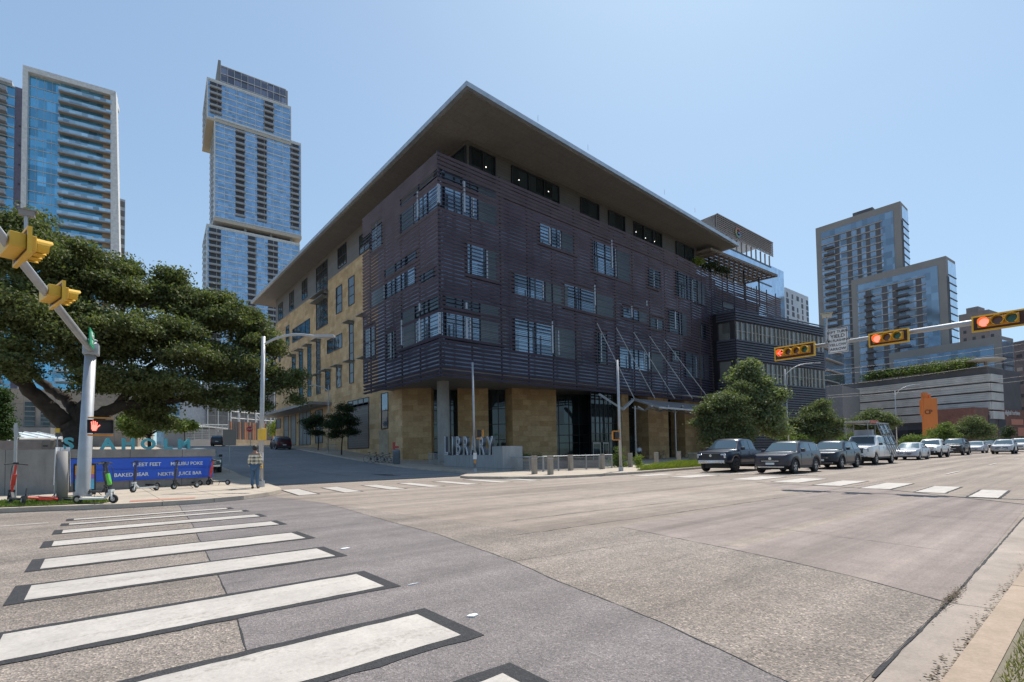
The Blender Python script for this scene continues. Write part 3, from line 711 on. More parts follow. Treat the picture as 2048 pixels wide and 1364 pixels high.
SHD=M('sunshade',(.22,.23,.23),.5,.4)
def shade(a0,a1,z,out=.95):
    m=MB(); m.vbox(pW,a0-.35,a1+.35,z,z+.07,.02,out); 
    m.vbox(pW,a0-.2,a0-.12,z-.35,z,.02,out*.6)
    m.build('sunshade',SHD,LIB)
for tl,br,c,r,s in [((547,275),(580,402),1,3,0),((618,222),(650,357),1,3,0),((300,510),(397,527),4,1,0),((497,572),(580,608),2,1,0),((262,495),(280,598),1,3,0),((222,545),(230,690),1,3,0),
   ((297,665),(316,780),1,3,1),((337,635),(358,905),1,6,1),((385,608),(405,885),1,6,1),((435,580),(457,870),1,6,1),((487,750),(513,848),1,2,1),((550,725),(575,832),1,2,1),((622,478),(646,808),1,6,1),((702,440),(726,800),1,6,1)]:
    a0,a1,b0,b1=sw(tl,br,c,r)
    if s: shade(a0,a1,b1+.05)
    if s and b1-b0>8: shade(a0,a1,b0+(b1-b0)*.35)
# tall glass bay
sw((434,165),(498,475),3,9)
for t in (.42,.5):
    p=pW.hit(*Zc(434,165)); q=pW.hit(*Zc(498,475)); a0,a1=sorted((p[0],q[0])); z=lerp(p[1],q[1],t+.08); shade(a0,a1,z,1.0)
for tl,br,c in [((557,55),(605,128),3),((353,240),(382,320),2),((282,305),(306,388),2),((220,370),(243,440),2),((680,-20),(735,42),2)]: sw(tl,br,c,2)
# ground level on the side street
for tl,br,c,r,nm in [((205,1022),(232,1068),1,1,'vent'),((250,1005),(278,1160),1,2,'garage_door'),((290,998),(318,1162),1,2,'garage_door'),((337,985),(402,1160),3,2,'garage_door'),((430,970),(470,1150),2,2,'garage_door')]:
    sw(tl,br,c,r,CORR if nm!='vent' else FRAME,nm=nm)
a0,a1,b0,b1=sw((613,945),(733,1180),1,1,METAL,nm='louvre_door'); 
g=sw((613,920),(733,935),4,1,GL_DK)
p=pW.hit(763,788); q=pW.hit(776.4,856); sw(((763-480)*2.84,(788-480)*2.84),((776.4-480)*2.84,(856-480)*2.84),1,2,GL_SKY)
pp=MB(); a_,_=pW.hit(758,860); b_,_=pW.hit(777,860); zz=pW.hit(776,858)[1]; pp.vbox(pW,min(a_,b_),max(a_,b_),.2,zz-.1,.01,.03); pp.build('pale_panel',STONEP,LIB)
# entrance canopy on the side street
p0=pW.hit(*Zc(520,918)); p1=pW.hit(*Zc(200,1000)); zc=pW.hit(*Zc(520,918))[1]
m=MB(); m.vbox(pW,p0[0],A(YE)-1,zc-.5,zc-.1,.02,3.2); m.build('side_canopy',M('canopy_grey',(.25,.24,.23),.6),LIB)
# front canopy: folded plate hung on rods
CAN=M('canopy_metal',(.30,.28,.28),.45,.5); CANU=M('canopy_frame',(.42,.42,.42),.5,.3)
FY=33.4
def y_(u,v,Y): return onY(u,v,Y)
b0=y_(1262,799,36.7); f0=y_(1317,814,FY); f1=y_(1430,810,FY); 
zF=f0.z; zBk=onY(1290,799,36.7).z
m=MB(); xa,xb=f0.x,f1.x+9
m.hexa([(b0.x,36.7,zBk-.18),(xb,36.7,zBk-.18),(xb,FY,zF-.12),(xa,FY,zF-.12)][::-1]+[(b0.x,36.7,zBk),(xb,36.7,zBk),(xb,FY,zF+.02),(xa,FY,zF+.02)][::-1]); m.build('canopy_roof',CAN,LIB)
m=MB()
t0=onY(1197,787,36.9); t1=onY(1246,816,FY+.6); t2=onY(1267,799,36.6)
m.hexa([t0+Vector((0,0,-.2)),t1+Vector((0,0,-.25)),t1+Vector((.6,.5,-.25)),t0+Vector((.5,.05,-.2)),t0,t1,t1+Vector((.6,.5,0)),t0+Vector((.5,.05,0))])
m.bar(t1+Vector((0,0,-.12)),t2,.25); m.bar(t2,f0,.22); m.bar(f0+Vector((0,0,-.05)),(xb,FY,zF-.05),.2)
x=f0.x
for k,(ub,vb_) in enumerate([(1289,821),(1322,823),(1351,825),(1382,829)]):
    bp=onY(ub,vb_,35.2); tl=onY(ub-14,813,35.6); tr=onY(ub+15,812,FY)
    m.bar(bp,tl,.16); m.bar(bp,tr,.16); m.bar(bp,(bp.x,36.9,bp.z+.5),.13)
m.build('canopy_frame',CANU,LIB)
for (u0,v0,u1,v1) in [(1194,646,1268.5,797),(1232,655,1310,797),(1267,664,1349,797),(1299,672.7,1384.6,797),(1329,680,1412,790)]:
    m=MB(); m.tube([onY(u0,v0,36.95),onY(u1,v1,FY+.9)],.05,6); m.build('canopy_rod',CANU,LIB)
for u in (1270,1350):
    p=onY(u,815,FY+.6); m=MB(); m.tube([(p.x,FY+.6,gh(p.x,FY)),(p.x,FY+.6,zF)],.075,8); m.build('canopy_post',CANU,LIB)
# the lower wing on the right
ZA=21.0
w0=onY(1431.5,624,SY); ZA=w0.z
wc=onz(1469.6,617,ZA); we=onz(1648.4,652.7,ZA); wl=Vector((w0.x,SY,ZA))
SLATW=M('blue_black_cladding',(.060,.058,.080),.42,.4,.5,.5,.2)
pF=VPlane((wc.x,wc.y),(we.x,we.y)); pS=VPlane((wl.x,wl.y+.0),(wc.x,wc.y))
core=MB(); n=pF.n*-1
e2=Vector((we.x,we.y,0))+n*14; c2=Vector((wl.x,wl.y,0))+Vector((2,6,0))
core.prism([(wc.x-pF.n.x*.15,wc.y-pF.n.y*.15),(we.x-pF.n.x*.15,we.y-pF.n.y*.15),(e2.x,e2.y),(c2.x,c2.y),(wl.x+.3,wl.y)],0,ZA-.2); core.build('wing_wall',SLATD,LIB)
bands=[(19.75,17.0),(14.25,11.35)]
zw=[]
z=pF.hit(1472,643)[1],pF.hit(1472,678)[1]; bands=[(z[0],z[1]),(pF.hit(1645,741.5)[1],pF.hit(1645,776.7)[1])]
m=MB()
z=.2
while z<ZA-.02:
    if not any(b1<z+.1<b0 for b0,b1 in bands):
        m.vbox(pF,0,pF.len,z,min(z+.22,ZA),-.05,.07); m.vbox(pS,0,pS.len-.06,z,min(z+.22,ZA),-.05,.07)
    z+=.375
m.vbox(pF,0,pF.len,ZA-.06,ZA+.06,-.12,.09)
m.build('wing_cladding',SLATW,LIB)
BLIND=M('wing_window_bay',(.16,.15,.13),.6,.1)
for b0_,b1_ in bands:
    g=MB(); g.vbox(pF,.3,pF.len-.1,b1_,b0_,-.22,-.14); g.vbox(pS,.3,pS.len-.1,b1_,b0_,-.2,-.12); w=g.build('window_band',glassm('wing_glass',(.12,.12,.11),.4,.15,(1.1,3),.5),LIB)
    f=MB(); a=.3
    while a<pF.len: f.vbox(pF,a-.05,a+.05,b1_,b0_,-.14,.06); a+=1.0+.25*math.sin(a)
    f.vbox(pF,.3,pF.len,(b0_+b1_)/2-.03,(b0_+b1_)/2+.03,-.14,-.04)
    f.build('fin',M('window_fins',(.42,.40,.36),.5,.3),w)
# roof pergola on the right
q0=onz(1554,552,30.4); q1=onz(1420,498,30.4); q2=onz(1488,567,30.4); q3=q1+(q2-q0)
q3=Vector((q3.x,q3.y,30.4))
WOOD=M('pergola_timber',(.20,.17,.145),.7,0,.3,2,.3)
m=MB(); ex=(q1-q0); ey=(q2-q0)
for i in range(15): t=i/14; m.bar(q0+ex*t,q0+ex*t+ey,.18,.14)
for i in range(8): t=i/7; m.bar(q0+ey*t+Vector((0,0,.16)),q0+ex+ey*t+Vector((0,0,.16)),.30,.06)
for i in range(7): t=(i+.5)/7; m.bar(q0+ey*t+Vector((0,0,.24)),q0+ex+ey*t+Vector((0,0,.24)),.38,.04)
m.bar(q0,q0+ex,.25,.25); m.bar(q0+ey,q0+ey+ex,.25,.25); m.bar(q0,q2,.25,.25)
m.build('pergola',WOOD,LIB)
for s,t in ((.35,.35),(.35,.85),(.85,.35),(.85,.85),(.08,.4)):
    m=MB(); p=q0+ex*s+ey*t; m.tube([(p.x,p.y,25.5),(p.x,p.y,30.3)],.13,8); m.build('pergola_post',POSTD,LIB)
m=MB(); a=44
while a<XR-SX-4: m.vbox(pY,a,a+2.2,SZ1-.2,SZ1+.5,-.9+bow(a),-.85+bow(a)); a+=2.6
m.build('terrace_parapet',glassm('parapet_glass',(.55,.62,.66),.5,.1),LIB)
# ---------------------------------------------------------------- towers and far buildings
def hdir(h): a=R_(50.3-h); return Vector((math.cos(a),math.sin(a),0))
def tplane(u,v,d,h): p=at(u,v,d); p.z=0; return VPlane(p,p+hdir(h))
def A_(pl,u,v=800): return pl.hit(u,v)[0]
def Z_(pl,u,v): return pl.hit(u,v)[1]
def mass(T,pl,a0,a1,z0,z1,dep,mat,nm='tower_body',o=0):
    m=MB(); m.vbox(pl,a0,a1,z0,z1,-dep,o); return m.build(nm,mat,T)
def bands(T,pl,a0,a1,z0,z1,fl,h,mat,out=.12,nm='floor_band',stuff=False):
    m=MB(); z=z1
    while z>z0: m.vbox(pl,a0,a1,z-h,z,.0,out); z-=fl
    return m.build(nm,mat,T)
def mulls(T,pl,a0,a1,z0,z1,sp,w,mat,out=.1,nm='mullion'):
    m=MB(); n=max(1,round((a1-a0)/sp))
    for i in range(n+1): a=lerp(a0,a1,i/n); m.vbox(pl,a-w/2,a+w/2,z0,z1,.0,out)
    return m.build(nm,mat,T)
BCNT={}
def balconies(T,pl,a0,a1,z1,n,fl,mslab,dark,dep=1.2,ph=.55,wall=None,label=None,step=0):
    """a stack of balconies: flat dark panel behind for the recess shade, one object per balcony"""
    m=MB(); m.vbox(pl,a0,a1,z1-n*fl,z1,.02,.08); m.build('balcony_recess_shade',dark,T)  # no real hollow: the dark colour stands in for shade inside the recess
    rest=MB()
    for k in range(n):
        z=z1-(k+1)*fl; BCNT[T.name]=BCNT.get(T.name,0)+1
        b=MB() if BCNT[T.name]<=95 else rest
        b.vbox(pl,a0-.1,a1+.1,z-.12,z+.12,.05,dep); b.vbox(pl,a0-.1,a1+.1,z+.13,z+.13+ph*fl*.42,dep-.1,dep)
        if b is not rest: b.build('balcony',mslab,T)
    if rest.v: tag(rest.build('balcony',mslab,T),kind='stuff')
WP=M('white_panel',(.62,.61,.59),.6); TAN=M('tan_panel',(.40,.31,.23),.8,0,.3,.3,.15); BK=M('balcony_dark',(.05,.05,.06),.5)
GREYP=M('grey_panel',(.26,.245,.235),.7,0,.3,.2,.12); DGREY=M('dark_grey_panel',(.12,.115,.12),.7,0,.3,.3,.15)
SLABW=M('balcony_slab',(.36,.36,.37),.7)
# 1. tall stacked tower
G1=glassm('stacked_tower_glass',(.30,.45,.60),.68,.08,(1.6,3.3),.22,tilt=.0)
T=thing('glass_skyscraper','tallest blue glass skyscraper, built of shifted stacked blocks with columns of dark balconies','skyscraper',at(500,900,265)); 
d0=260; plA=tplane(412,800,d0,55.0)
def seg(ua,ub,zt,zb,dep,cols,fl,lb=0):
    a0,a1=A_(plA,ua),A_(plA,ub); mass(T,plA,a0,a1,zb,zt,dep,G1,'tower_block')
    bands(T,plA,a0,a1,zb,zt,fl,.55,WP,.15); mulls(T,plA,a0,a1,zb,zt,4.8,.14,WP,.1)
    m=MB(); m.vbox(plA,a0-.1,a1+.1,zt,zt+1.0,-dep,.3); m.vbox(plA,a0-.15,a0+.5,zb,zt,-.2,.3); m.vbox(plA,a1-.3,a1+.1,zb,zt,-.2,.3); m.build('block_trim',WP,T)
    # side face bands
    pS_=VPlane(plA.pt(a0,0),plA.pt(a0,0)-plA.n); 
    sg=1 if pS_.hit(ua-5,800) else 1
    bands(T,pS_,0,dep,zb,zt,fl,.55,WP,.15)
    m=MB(); z=zt-fl
    while z>zb:
        for s in (.25,.55): m.vbox(pS_,dep*s,dep*s+4,z+.2,z+fl-1.0,.0,.1)
        z-=fl
    m.build('side_recess_shade',BK,T)  # dark blocks on a flat side, coloured like shaded recesses
    for c0,c1 in cols:
        balconies(T,plA,A_(plA,c0),A_(plA,c1),zt-.6,int((zt-zb-1)/fl),fl,SLABW,BK)
zA1,zA0=Z_(plA,412,157),Z_(plA,412,233); zB0=Z_(plA,439,437); zC1=Z_(plA,412,451)
zB1=Z_(plA,603,291)
seg(412,583,zA1,zA0,34,[(418,441.6),(528,548)],3.3)
seg(427,603,zB1,zB0,30,[(470.7,489.5),(514.5,533.5),(582,599)],3.3)
mass(T,plA,A_(plA,427)+.1,A_(plA,583),zB1,zA0+.3,29,G1,'tower_block',-.3)
seg(412,600,zC1,.0,32,[(417,441),(495.6,512.5),(536,556)],3.3)
mass(T,plA,A_(plA,427)+4,A_(plA,600)-4,zC1,zB0,26,DGREY,'neck',-4)
TU=M('tower_underside',(.52,.44,.34),.7)
m=MB(); m.vbox(plA,A_(plA,412)-.2,A_(plA,583),zA0-1.2,zA0,-34,.35); m.build('underside',TU,T)
m=MB(); m.vbox(plA,A_(plA,427)-.2,A_(plA,603)+.2,zB0-1.8,zB0,-30,.6); m.build('underside',TU,T)
for s in (.35,.65,.9):
    m=MB(); a=lerp(A_(plA,427),A_(plA,600),s); m.vbox(plA,a-.6,a+.6,zC1,zB0-1.8,-2.2,-1.2); m.build('column',GREYP,T)
a0,a1=A_(plA,440),A_(plA,573); zc1=Z_(plA,440,129)
CRG=glassm('crown_glass',(.20,.21,.27),.35,.2,(3.4,4.2),.45); m=MB(); m.vbox(plA,a0,a1,zA1+1,zc1,-1.2,-.6); m.build('crown_screen',CRG,T); m=MB(); m.vbox(plA,a0,a1,zA1+1,zc1-1,-24,-23); m.build('crown_screen',CRG,T)
bands(T,plA,a0,a1,zA1+1,zc1,4.3,.25,WP,-.3,'crown_rail'); mulls(T,plA,a0,a1,zA1+1,zc1,3.4,.16,WP,-.35,'crown_rib')
m=MB(); m.vbox(plA,a0-1.2,a0,zA1+1,zc1+2.5,-18,-.2); m.build('crown_wing',GREYP,T); m=MB(); m.vbox(plA,a1,a1+1,zA1+1,zc1-.5,-18,-.2); m.build('crown_wing',GREYP,T)
# 2. white framed tower at the left edge
G2=glassm('teal_tower_glass',(.16,.42,.60),.6,.08,(2.0,3.0),.4,tilt=0.)
T=thing('apartment_tower','blue glass apartment tower in a thin white frame with long curved balconies on every floor','apartment tower',at(130,900,160))
pl=tplane(41,800,150,58.5); zt=Z_(pl,41,134); a1=A_(pl,226); f=3.25
mass(T,pl,0.6,a1-.6,0,zt-1.6,7,G2,'glass_body')
bands(T,pl,.7,A_(pl,112),0,zt-1.7,f,.22,M('thin_slab',(.45,.47,.48),.6),.12); mulls(T,pl,.7,A_(pl,112),0,zt-1.7,1.9,.07,M('thin_slab',(0,0,0)),.06)
m=MB(); m.vbox(pl,-.3,.9,0,zt,-8,1.6); m.vbox(pl,.9,a1,zt-1.6,zt,-8,1.6); m.build('white_frame',WP,T)
m=MB(); aa=A_(pl,226)
m.vslab(pl,[(aa-1.2,zt-1.6),(aa+.2,zt),(aa+1.8,zt*.45),(aa+2.6,0),(aa,0),(aa-.6,zt*.4)],-2.5,1.6); m.build('white_frame',WP,T)
m=MB(); m.vbox(pl,A_(pl,201),aa-.7,0,zt-1.7,0,.12); m.build('tan_wall',TAN,T)
BSL=M('balcony_edge',(.36,.31,.27),.7); BRL=glassm('balcony_glass',(.38,.52,.60),.4,.1,(1.5,1),.4)
zz=zt-1.8-f*.9; k=0; ab=A_(pl,111)
while zz>20:
    b=MB(); e=A_(pl,219)
    b.vslab(pl,[(ab,zz-.13),(e,zz-.13),(e,zz+.10),(ab,zz+.10)],.02,1.7)
    b.vslab(pl,[(e,zz-.16),(e+.9,zz+.0),(e+.9,zz+.2),(e,zz+.16)],.1,1.5); o=b.build('balcony',BSL,T)
    b=MB(); b.vbox(pl,ab,e,zz+.2,zz+1.2,1.6,1.66); b.build('railing',BRL,o); zz-=f; k+=1
# grey slab tower behind
T=thing('apartment_tower','purple grey slab tower cut off by the left edge, left of the white framed tower','apartment tower',at(10,900,175))
pl=tplane(-60,800,150,50); zt=Z_(pl,-60,130); mass(T,pl,0,A_(pl,20),0,Z_(pl,5,166),14,G2,'glass_body',0)
a2=A_(pl,20)
PUR=M('mauve_wall',(.17,.16,.22),.7); mass(T,pl,a2,A_(pl,44),0,Z_(pl,22,170),14,PUR,'blank_wall',.0)
bands(T,pl,0,a2,0,Z_(pl,5,166),f,.3,WP,.3)
mass(T,pl,0,a2-.5,Z_(pl,5,166),Z_(pl,5,160),10,WP,'roof_edge',1.4)
z=Z_(pl,5,166)-3
while z>25:
    b=MB(); b.vbox(pl,0,A_(pl,5),z-.15,z+.15,0,2.4); b.vbox(pl,0,A_(pl,5),z+.15,z+1.1,2.3,2.4); b.build('balcony',SLABW,T); z-=f
m=MB(); z=Z_(pl,30,250)
for k in range(12): m.vbox(pl,A_(pl,29),A_(pl,33),z-.25,z+.25,.0,.1); z-=f*1.9
m.build('vent_slots',BK,T)
# tan sliver tower
T=thing('apartment_tower','narrow tan tower with stacked balconies just right of the white framed tower','apartment tower',at(240,900,215))
pl=tplane(232,800,210,45); zt=Z_(pl,240,397); mass(T,pl,0,A_(pl,247),0,zt,14,M('sliver_wall',(.52,.48,.44),.8),'tower_body')
k=0; z=zt-1
while z>10:
    b=MB(); b.vbox(pl,A_(pl,235),A_(pl,246),z-2.4,z,.0,.1); b.build('window_bay',M('brown_bay',(.20,.16,.13),.6),T); z-=4
# 3. rounded tower behind the library with a trellised roof
G3=glassm('pale_tower_glass',(.50,.64,.78),.75,.1,(1.5,1.9),.12,tilt=0)
T=thing('office_tower','pale blue glass office tower with a brown trellis crown behind the library roof','office tower',at(1500,890,190))
pl=tplane(1478,800,185,52); zr=Z_(pl,1480,505)
a1=A_(pl,1551); mass(T,pl,-20,a1,0,zr,30,G3,'glass_body'); 
a2=A_(pl,1579); mass(T,pl,a1,a2,0,Z_(pl,1565,540),26,G3,'glass_body',-.6)
bands(T,pl,-20,a1,0,zr,8,.5,M('dark_band',(.09,.11,.14),.5),.15)
zt=Z_(pl,1550,492); zb=Z_(pl,1550,519)
TRC=M('trellis_brown',(.30,.255,.23),.6,.2)
m=MB(); al=A_(pl,1440); n=34
for i in range(n+1): a=lerp(al,a1,i/n); m.vbox(pl,a-.16,a+.16,zb,zt,.6,.9)
for j in range(9): z=lerp(zb,zt,j/8); m.vbox(pl,al,a1,z-.14,z+.14,.9,1.1)
m.vbox(pl,al,a1,zb+1.5,zt-.3,-.2,.0); m.vbox(pl,al,a1,zt-.3,zt,-16,1.2); m.build('trellis_crown',TRC,T)
m=MB()
for i in range(0,n+1,3): a=lerp(al,a1,i/n); m.vbox(pl,a-.2,a+.2,zr,zb+.3,-.2,.2)
m.build('crown_struts',TRC,T)
cu,cv=1469,468; c=Vector(pl.pt(*pl.hit(cu,cv),1.25)); 
LOGO=[((.38,.12,.10),20,150),((.40,.30,.10),150,200),((.14,.26,.16),200,290),((.14,.20,.34),290,372)]
for col,s,e in LOGO:
    m=MB(); pts=[]
    for i in range(13):
        t=R_(lerp(s,e,i/12)); pts.append((math.cos(t),math.sin(t)))
    for (x0,y0),(x1,y1) in zip(pts,pts[1:]):
        q=[c+pl.d*x0*1.9+Vector((0,0,y0*1.9)),c+pl.d*x0*1.2+Vector((0,0,y0*1.2)),c+pl.d*x1*1.2+Vector((0,0,y1*1.2)),c+pl.d*x1*1.9+Vector((0,0,y1*1.9))]
        m.hexa(q+[p+pl.n*.25 for p in q])
    if s==290: m.vslab(pl,[(pl.hit(cu,cv)[0]+x,pl.hit(cu,cv)[1]+y) for x,y in ((0,-.35),(1.9,-.35),(1.9,.35),(0,.35))],1.25,1.5)
    m.build('rooftop_emblem',M('emblem%d'%s,col,.5),T)
# 4. small white block
T=thing('apartment_block','pale apartment block with scattered dark windows just left of the tallest grey tower','apartment block',at(1600,890,285))
pl=tplane(1578,800,280,52); zt=Z_(pl,1581,579); a1=A_(pl,1624); mass(T,pl,0,a1,0,zt,25,M('pale_block',(.62,.68,.75),.6),'wall')
rr=random.Random(8)
for c in range(5):
    z=zt-2.5
    while z>Z_(pl,1600,660):
        if rr.random()<.85:
            w=MB(); a=lerp(1.2,a1-3.2,c/4)+rr.uniform(-.3,.3); w.vbox(pl,a,a+rr.choice((1.6,2.4,3)),z-2.6,z,.0,.1); w.build('window',BK if rr.random()<.75 else GREYP,T)
        z-=3.4
# 5. tall stepped grey tower on the right
G5=glassm('right_tower_glass',(.25,.31,.38),.5,.12,(3.2,3.25),.45,tilt=0)
G5B=glassm('right_tower_blue',(.22,.30,.38),.42,.08,(2.4,3.25),.3,tilt=0)
FRM=M('warm_grey_frame',(.31,.275,.25),.75,0,.3,.1,.08); BRN=M('tower_brown',(.13,.115,.115),.7)
LEDG=M('slab_edge',(.42,.37,.33),.7)
def frametower(T,uc,vc,ul,ur,d,h,bayu,dep,parts,fl=3.35,top=None,zb=0,glassu=None):
    """framed slab: near corner at pixel column uc on the right, face running away to the left, glass end face to the right"""
    pl=tplane(uc,800,d,h); zt=Z_(pl,uc,vc); aL=A_(pl,ul)      # aL negative or positive depending on direction
    s=1 if aL>0 else -1
    lo,hi=(aL,0) if aL<0 else (0,aL)
    mass(T,pl,lo,hi,zb,zt,dep,G5,'tower_body')
    return pl,lo,hi,zt
T=thing('slab_tower','tallest grey framed tower on the right with blue corner glazing and rows of balconies','slab tower',at(1740,890,250))
def right_slab(T,uc,vc,ul,d,dep,zb,colr,fl=3.45,tw=2.6,sidew=16):
    pc=onz(uc,vc,1); p=at(uc,700,d); Zt=at(uc,vc,d).z
    q=onz(ul[0],ul[1],Zt); pl=VPlane(at(ul[0],ul[1],1)*0+q,Vector((p.x,p.y,0)))      # origin at the far left end, running right to the near corner
    L=pl.len
    m=MB(); m.vbox(pl,0,L,zb,Zt,-dep,0); m.build('tower_body',FRM,T)
    g=MB(); g.vbox(pl,tw,L-tw*1.15,zb,Zt-3.4,.02,.1); g.build('glass_face',G5,T)
    g=MB(); g.vbox(pl,lerp(0,L,.80),L-tw*1.15,zb,Zt-3.4,.1,.18); g.vbox(pl,tw,L*.80,Zt-3.4-3.2,Zt-3.4,.1,.18); g.build('blue_corner_glazing',G5B,T)
    b=MB(); z=Zt-7
    while z>zb+1: b.vbox(pl,tw,L*.80,z-.22,z+.22,.1,.5); z-=fl
    b.build('slab_edges',LEDG,T)
    # brown infill panels
    for (s0,s1) in colr:
        b=MB(); z=Zt-7
        while z>zb+fl: b.vbox(pl,lerp(tw,L,s0),lerp(tw,L,s1),z-fl+.25,z-.25,.1,.25); z-=fl
        b.build('brown_panel_column',BRN,T)
    return pl,L,Zt
pl,L,Zt=right_slab(T,1813,397,(1631,457),240,13,0,[(.18,.24),(.34,.40),(.47,.52),(.58,.63),(.70,.76)])
n=0; z=Zt-13.5
while z>20 and n<30:
    b=MB(); b.vbox(pl,L*.11,L*.24,z-.15,z+.15,.1,1.9); b.vbox(pl,L*.11,L*.24,z+.9,z+1.0,1.8,1.9); b.vbox(pl,L*.11,L*.24,z+.1,z+.95,1.82,1.88); b.build('balcony',DGREY,T); z-=3.45; n+=1
# glazed end face (to the right of the near corner)
def endface(T,pl,L,Zt,zb,dep,dk=2.0):
    pe=VPlane(pl.pt(L,0),pl.pt(L,0)-pl.n)
    g=MB(); g.vbox(pe,dk,dep,zb,Zt-1.5,.02,.1); g.build('end_glazing',G3,T)
    b=MB(); z=Zt-8
    while z>zb: b.vbox(pe,dk,dep,z-.25,z+.15,.1,.3); z-=3.45
    b.vbox(pe,.1,dk,zb,Zt-9,.02,.2); b.vbox(pe,dk-.3,dk,zb,Zt-9,.2,.4); b.build('end_bands',DGREY,T)
endface(T,pl,L,Zt,0,13)
pp=pl.hit(1700,428)[0]; pq=pl.hit(1740,416)[0]; m=MB(); m.vbox(pl,pp,pq,Zt,Zt+3.2,-10,-4); m.build('plant_room',DGREY,T)
# terrace block with planting and louvred podium are part of the same building group but stand in front
T2=thing('slab_tower','lower grey framed slab with blue glass corner, standing in front of the tallest grey tower','slab tower',at(1800,890,225))
pl2,L2,Zt2=right_slab(T2,1900,509,(1702,561),222,13,0,[(.10,.17),(.30,.36),(.42,.48),(.68,.74)])
endface(T2,pl2,L2,Zt2,0,13)
n=0; z=Zt2-10.5
while z>20 and n<25:
    for s0,s1 in ((.16,.26),(.50,.64)):
        b=MB(); b.vbox(pl2,L2*s0,L2*s1,z-.15,z+.15,.1,1.9); b.vbox(pl2,L2*s0,L2*s1,z+.15,z+.95,1.82,1.88); b.build('balcony',DGREY,T2)
    z-=3.45; n+=1
T3=thing('office_block','low grey framed block with a planted terrace above the ribbed metal podium on the right','office block',at(1900,890,205))
pl3,L3,Zt3=right_slab(T3,2002,671,(1778,707),200,13,14,[(.10,.15),(.24,.30),(.38,.43),(.52,.58),(.66,.70)],tw=1.8)
endface(T3,pl3,L3,Zt3,14,12,1.2)
# podium
T4=thing('podium_building','long podium clad in overlapping silver ribbed metal bands under the planted terrace','podium',at(1830,890,185))
PL4=M('silver_ribbed_metal',(.62,.59,.56),.45,.3,.5,.3,.15)
pc=at(1975,745,178); zt=pc.z; q=onz(1686,778,zt); pl4=VPlane(q,(pc.x,pc.y)); L4=pl4.len
zb4=Z_(pl4,1975,838)
m=MB(); m.vbox(pl4,-60,L4,0,zt+2,-30,0); m.build('podium_body',DGREY,T4)
nb=5
for k in range(nb):
    z0=lerp(zb4,zt,k/nb); z1_=lerp(zb4,zt,(k+1)/nb)-.55; m=MB(); o=.5+.25*(k%2)
    m.vbox(pl4,0,L4+.6,z0,z1_,.05,o); z=z0+.1
    while z<z1_: m.vbox(pl4,0,L4+.6,z,z+.30,o,o+.35); z+=.78
    pe=VPlane(pl4.pt(L4+.6,0),pl4.pt(L4+.6,0)-pl4.n); m.vbox(pe,0,10,z0,z1_,.02,.4); m.build('metal_band',PL4,T4)
m=MB(); m.vbox(pl4,6,L4,zt+2,zt+2.4,-14,.4); m.build('terrace_edge',GREYP,T4)
c=Vector(pl4.pt(L4-1,zt+4.6,-2)); m=MB(); m.blob(c,4.2,20,6,(1.9,1.3,.10)); m.build('disc_canopy',WP,T4,True)
m=MB(); m.tube([(c.x,c.y,zt+2),(c.x,c.y,zt+4.6)],.5,10); m.build('canopy_column',GREYP,T4)
m=MB(); m.vbox(pl4,12,L4*.62,zb4-7.5,zb4-.6,.02,.12); m.build('shopfront',glassm('shop_glass',(.10,.10,.11),.4,.1,(4,3),.6),T4)
m=MB(); m.vbox(pl4,L4*.70,L4*.97,zb4-7.5,zb4-2.2,.02,.3); m.build('pale_wall',GREYP,T4)
# left lower link of the complex (stepped ledges)
T5=thing('office_block','grey glass block with thin white ledges directly behind the louvred library wing','office block',at(1690,890,200))
pl5=tplane(1650,800,190,48); m=MB(); m.vbox(pl5,0,26,0,Z_(pl5,1660,690),-20,0); m.build('glass_body',glassm('grey_block_glass',(.20,.23,.27),.5,.1,(3,3.4),.3),T5)
m=MB()
for k in range(7): z=Z_(pl5,1660,700)-k*4.2; m.vbox(pl5,0,22-2.2*k+ (k%3)*2,z-.2,z+.2,0,1.0)
m.build('ledge',LEDG,T5)
m=MB(); m.vbox(pl5,-1,22,0,Z_(pl5,1660,777),0,6); m.build('base_wall',M('base_grey',(.20,.19,.19),.7),T5)
# orange pillar with emblem
OR=M('orange_render',(.62,.19,.05),.7,0,.3,.2,.06)
P=thing('sign_pillar','tall orange pillar with a small dark logo in front of the ribbed podium','sign pillar',gnd(1862,884))
dp=150; a=at(1851,890,dp); b=at(1878,890,dp); zt=at(1860,796,dp).z; plo=VPlane(a,b)
m=MB(); m.vbox(plo,0,plo.len,0,zt,-.9,0); m.vbox(plo,-.5,0,zt-5,zt-.5,-1.0,-.1); m.build('pillar',OR,P)
m=MB(); m.vbox(plo,.9,2.1,zt-.1,zt+1.8,-2,-.9); m.vbox(plo,2.5,3.1,zt-.1,zt+1.2,-2,-1); m.build('pillar_cap',OR,P)
c=plo.pt(plo.len*.32,zt-4.2,.05); DK=M('logo_dark',(.06,.03,.02),.6)
text_mesh('CP',1.9,.05,DK,'emblem',P,c,plo.d)
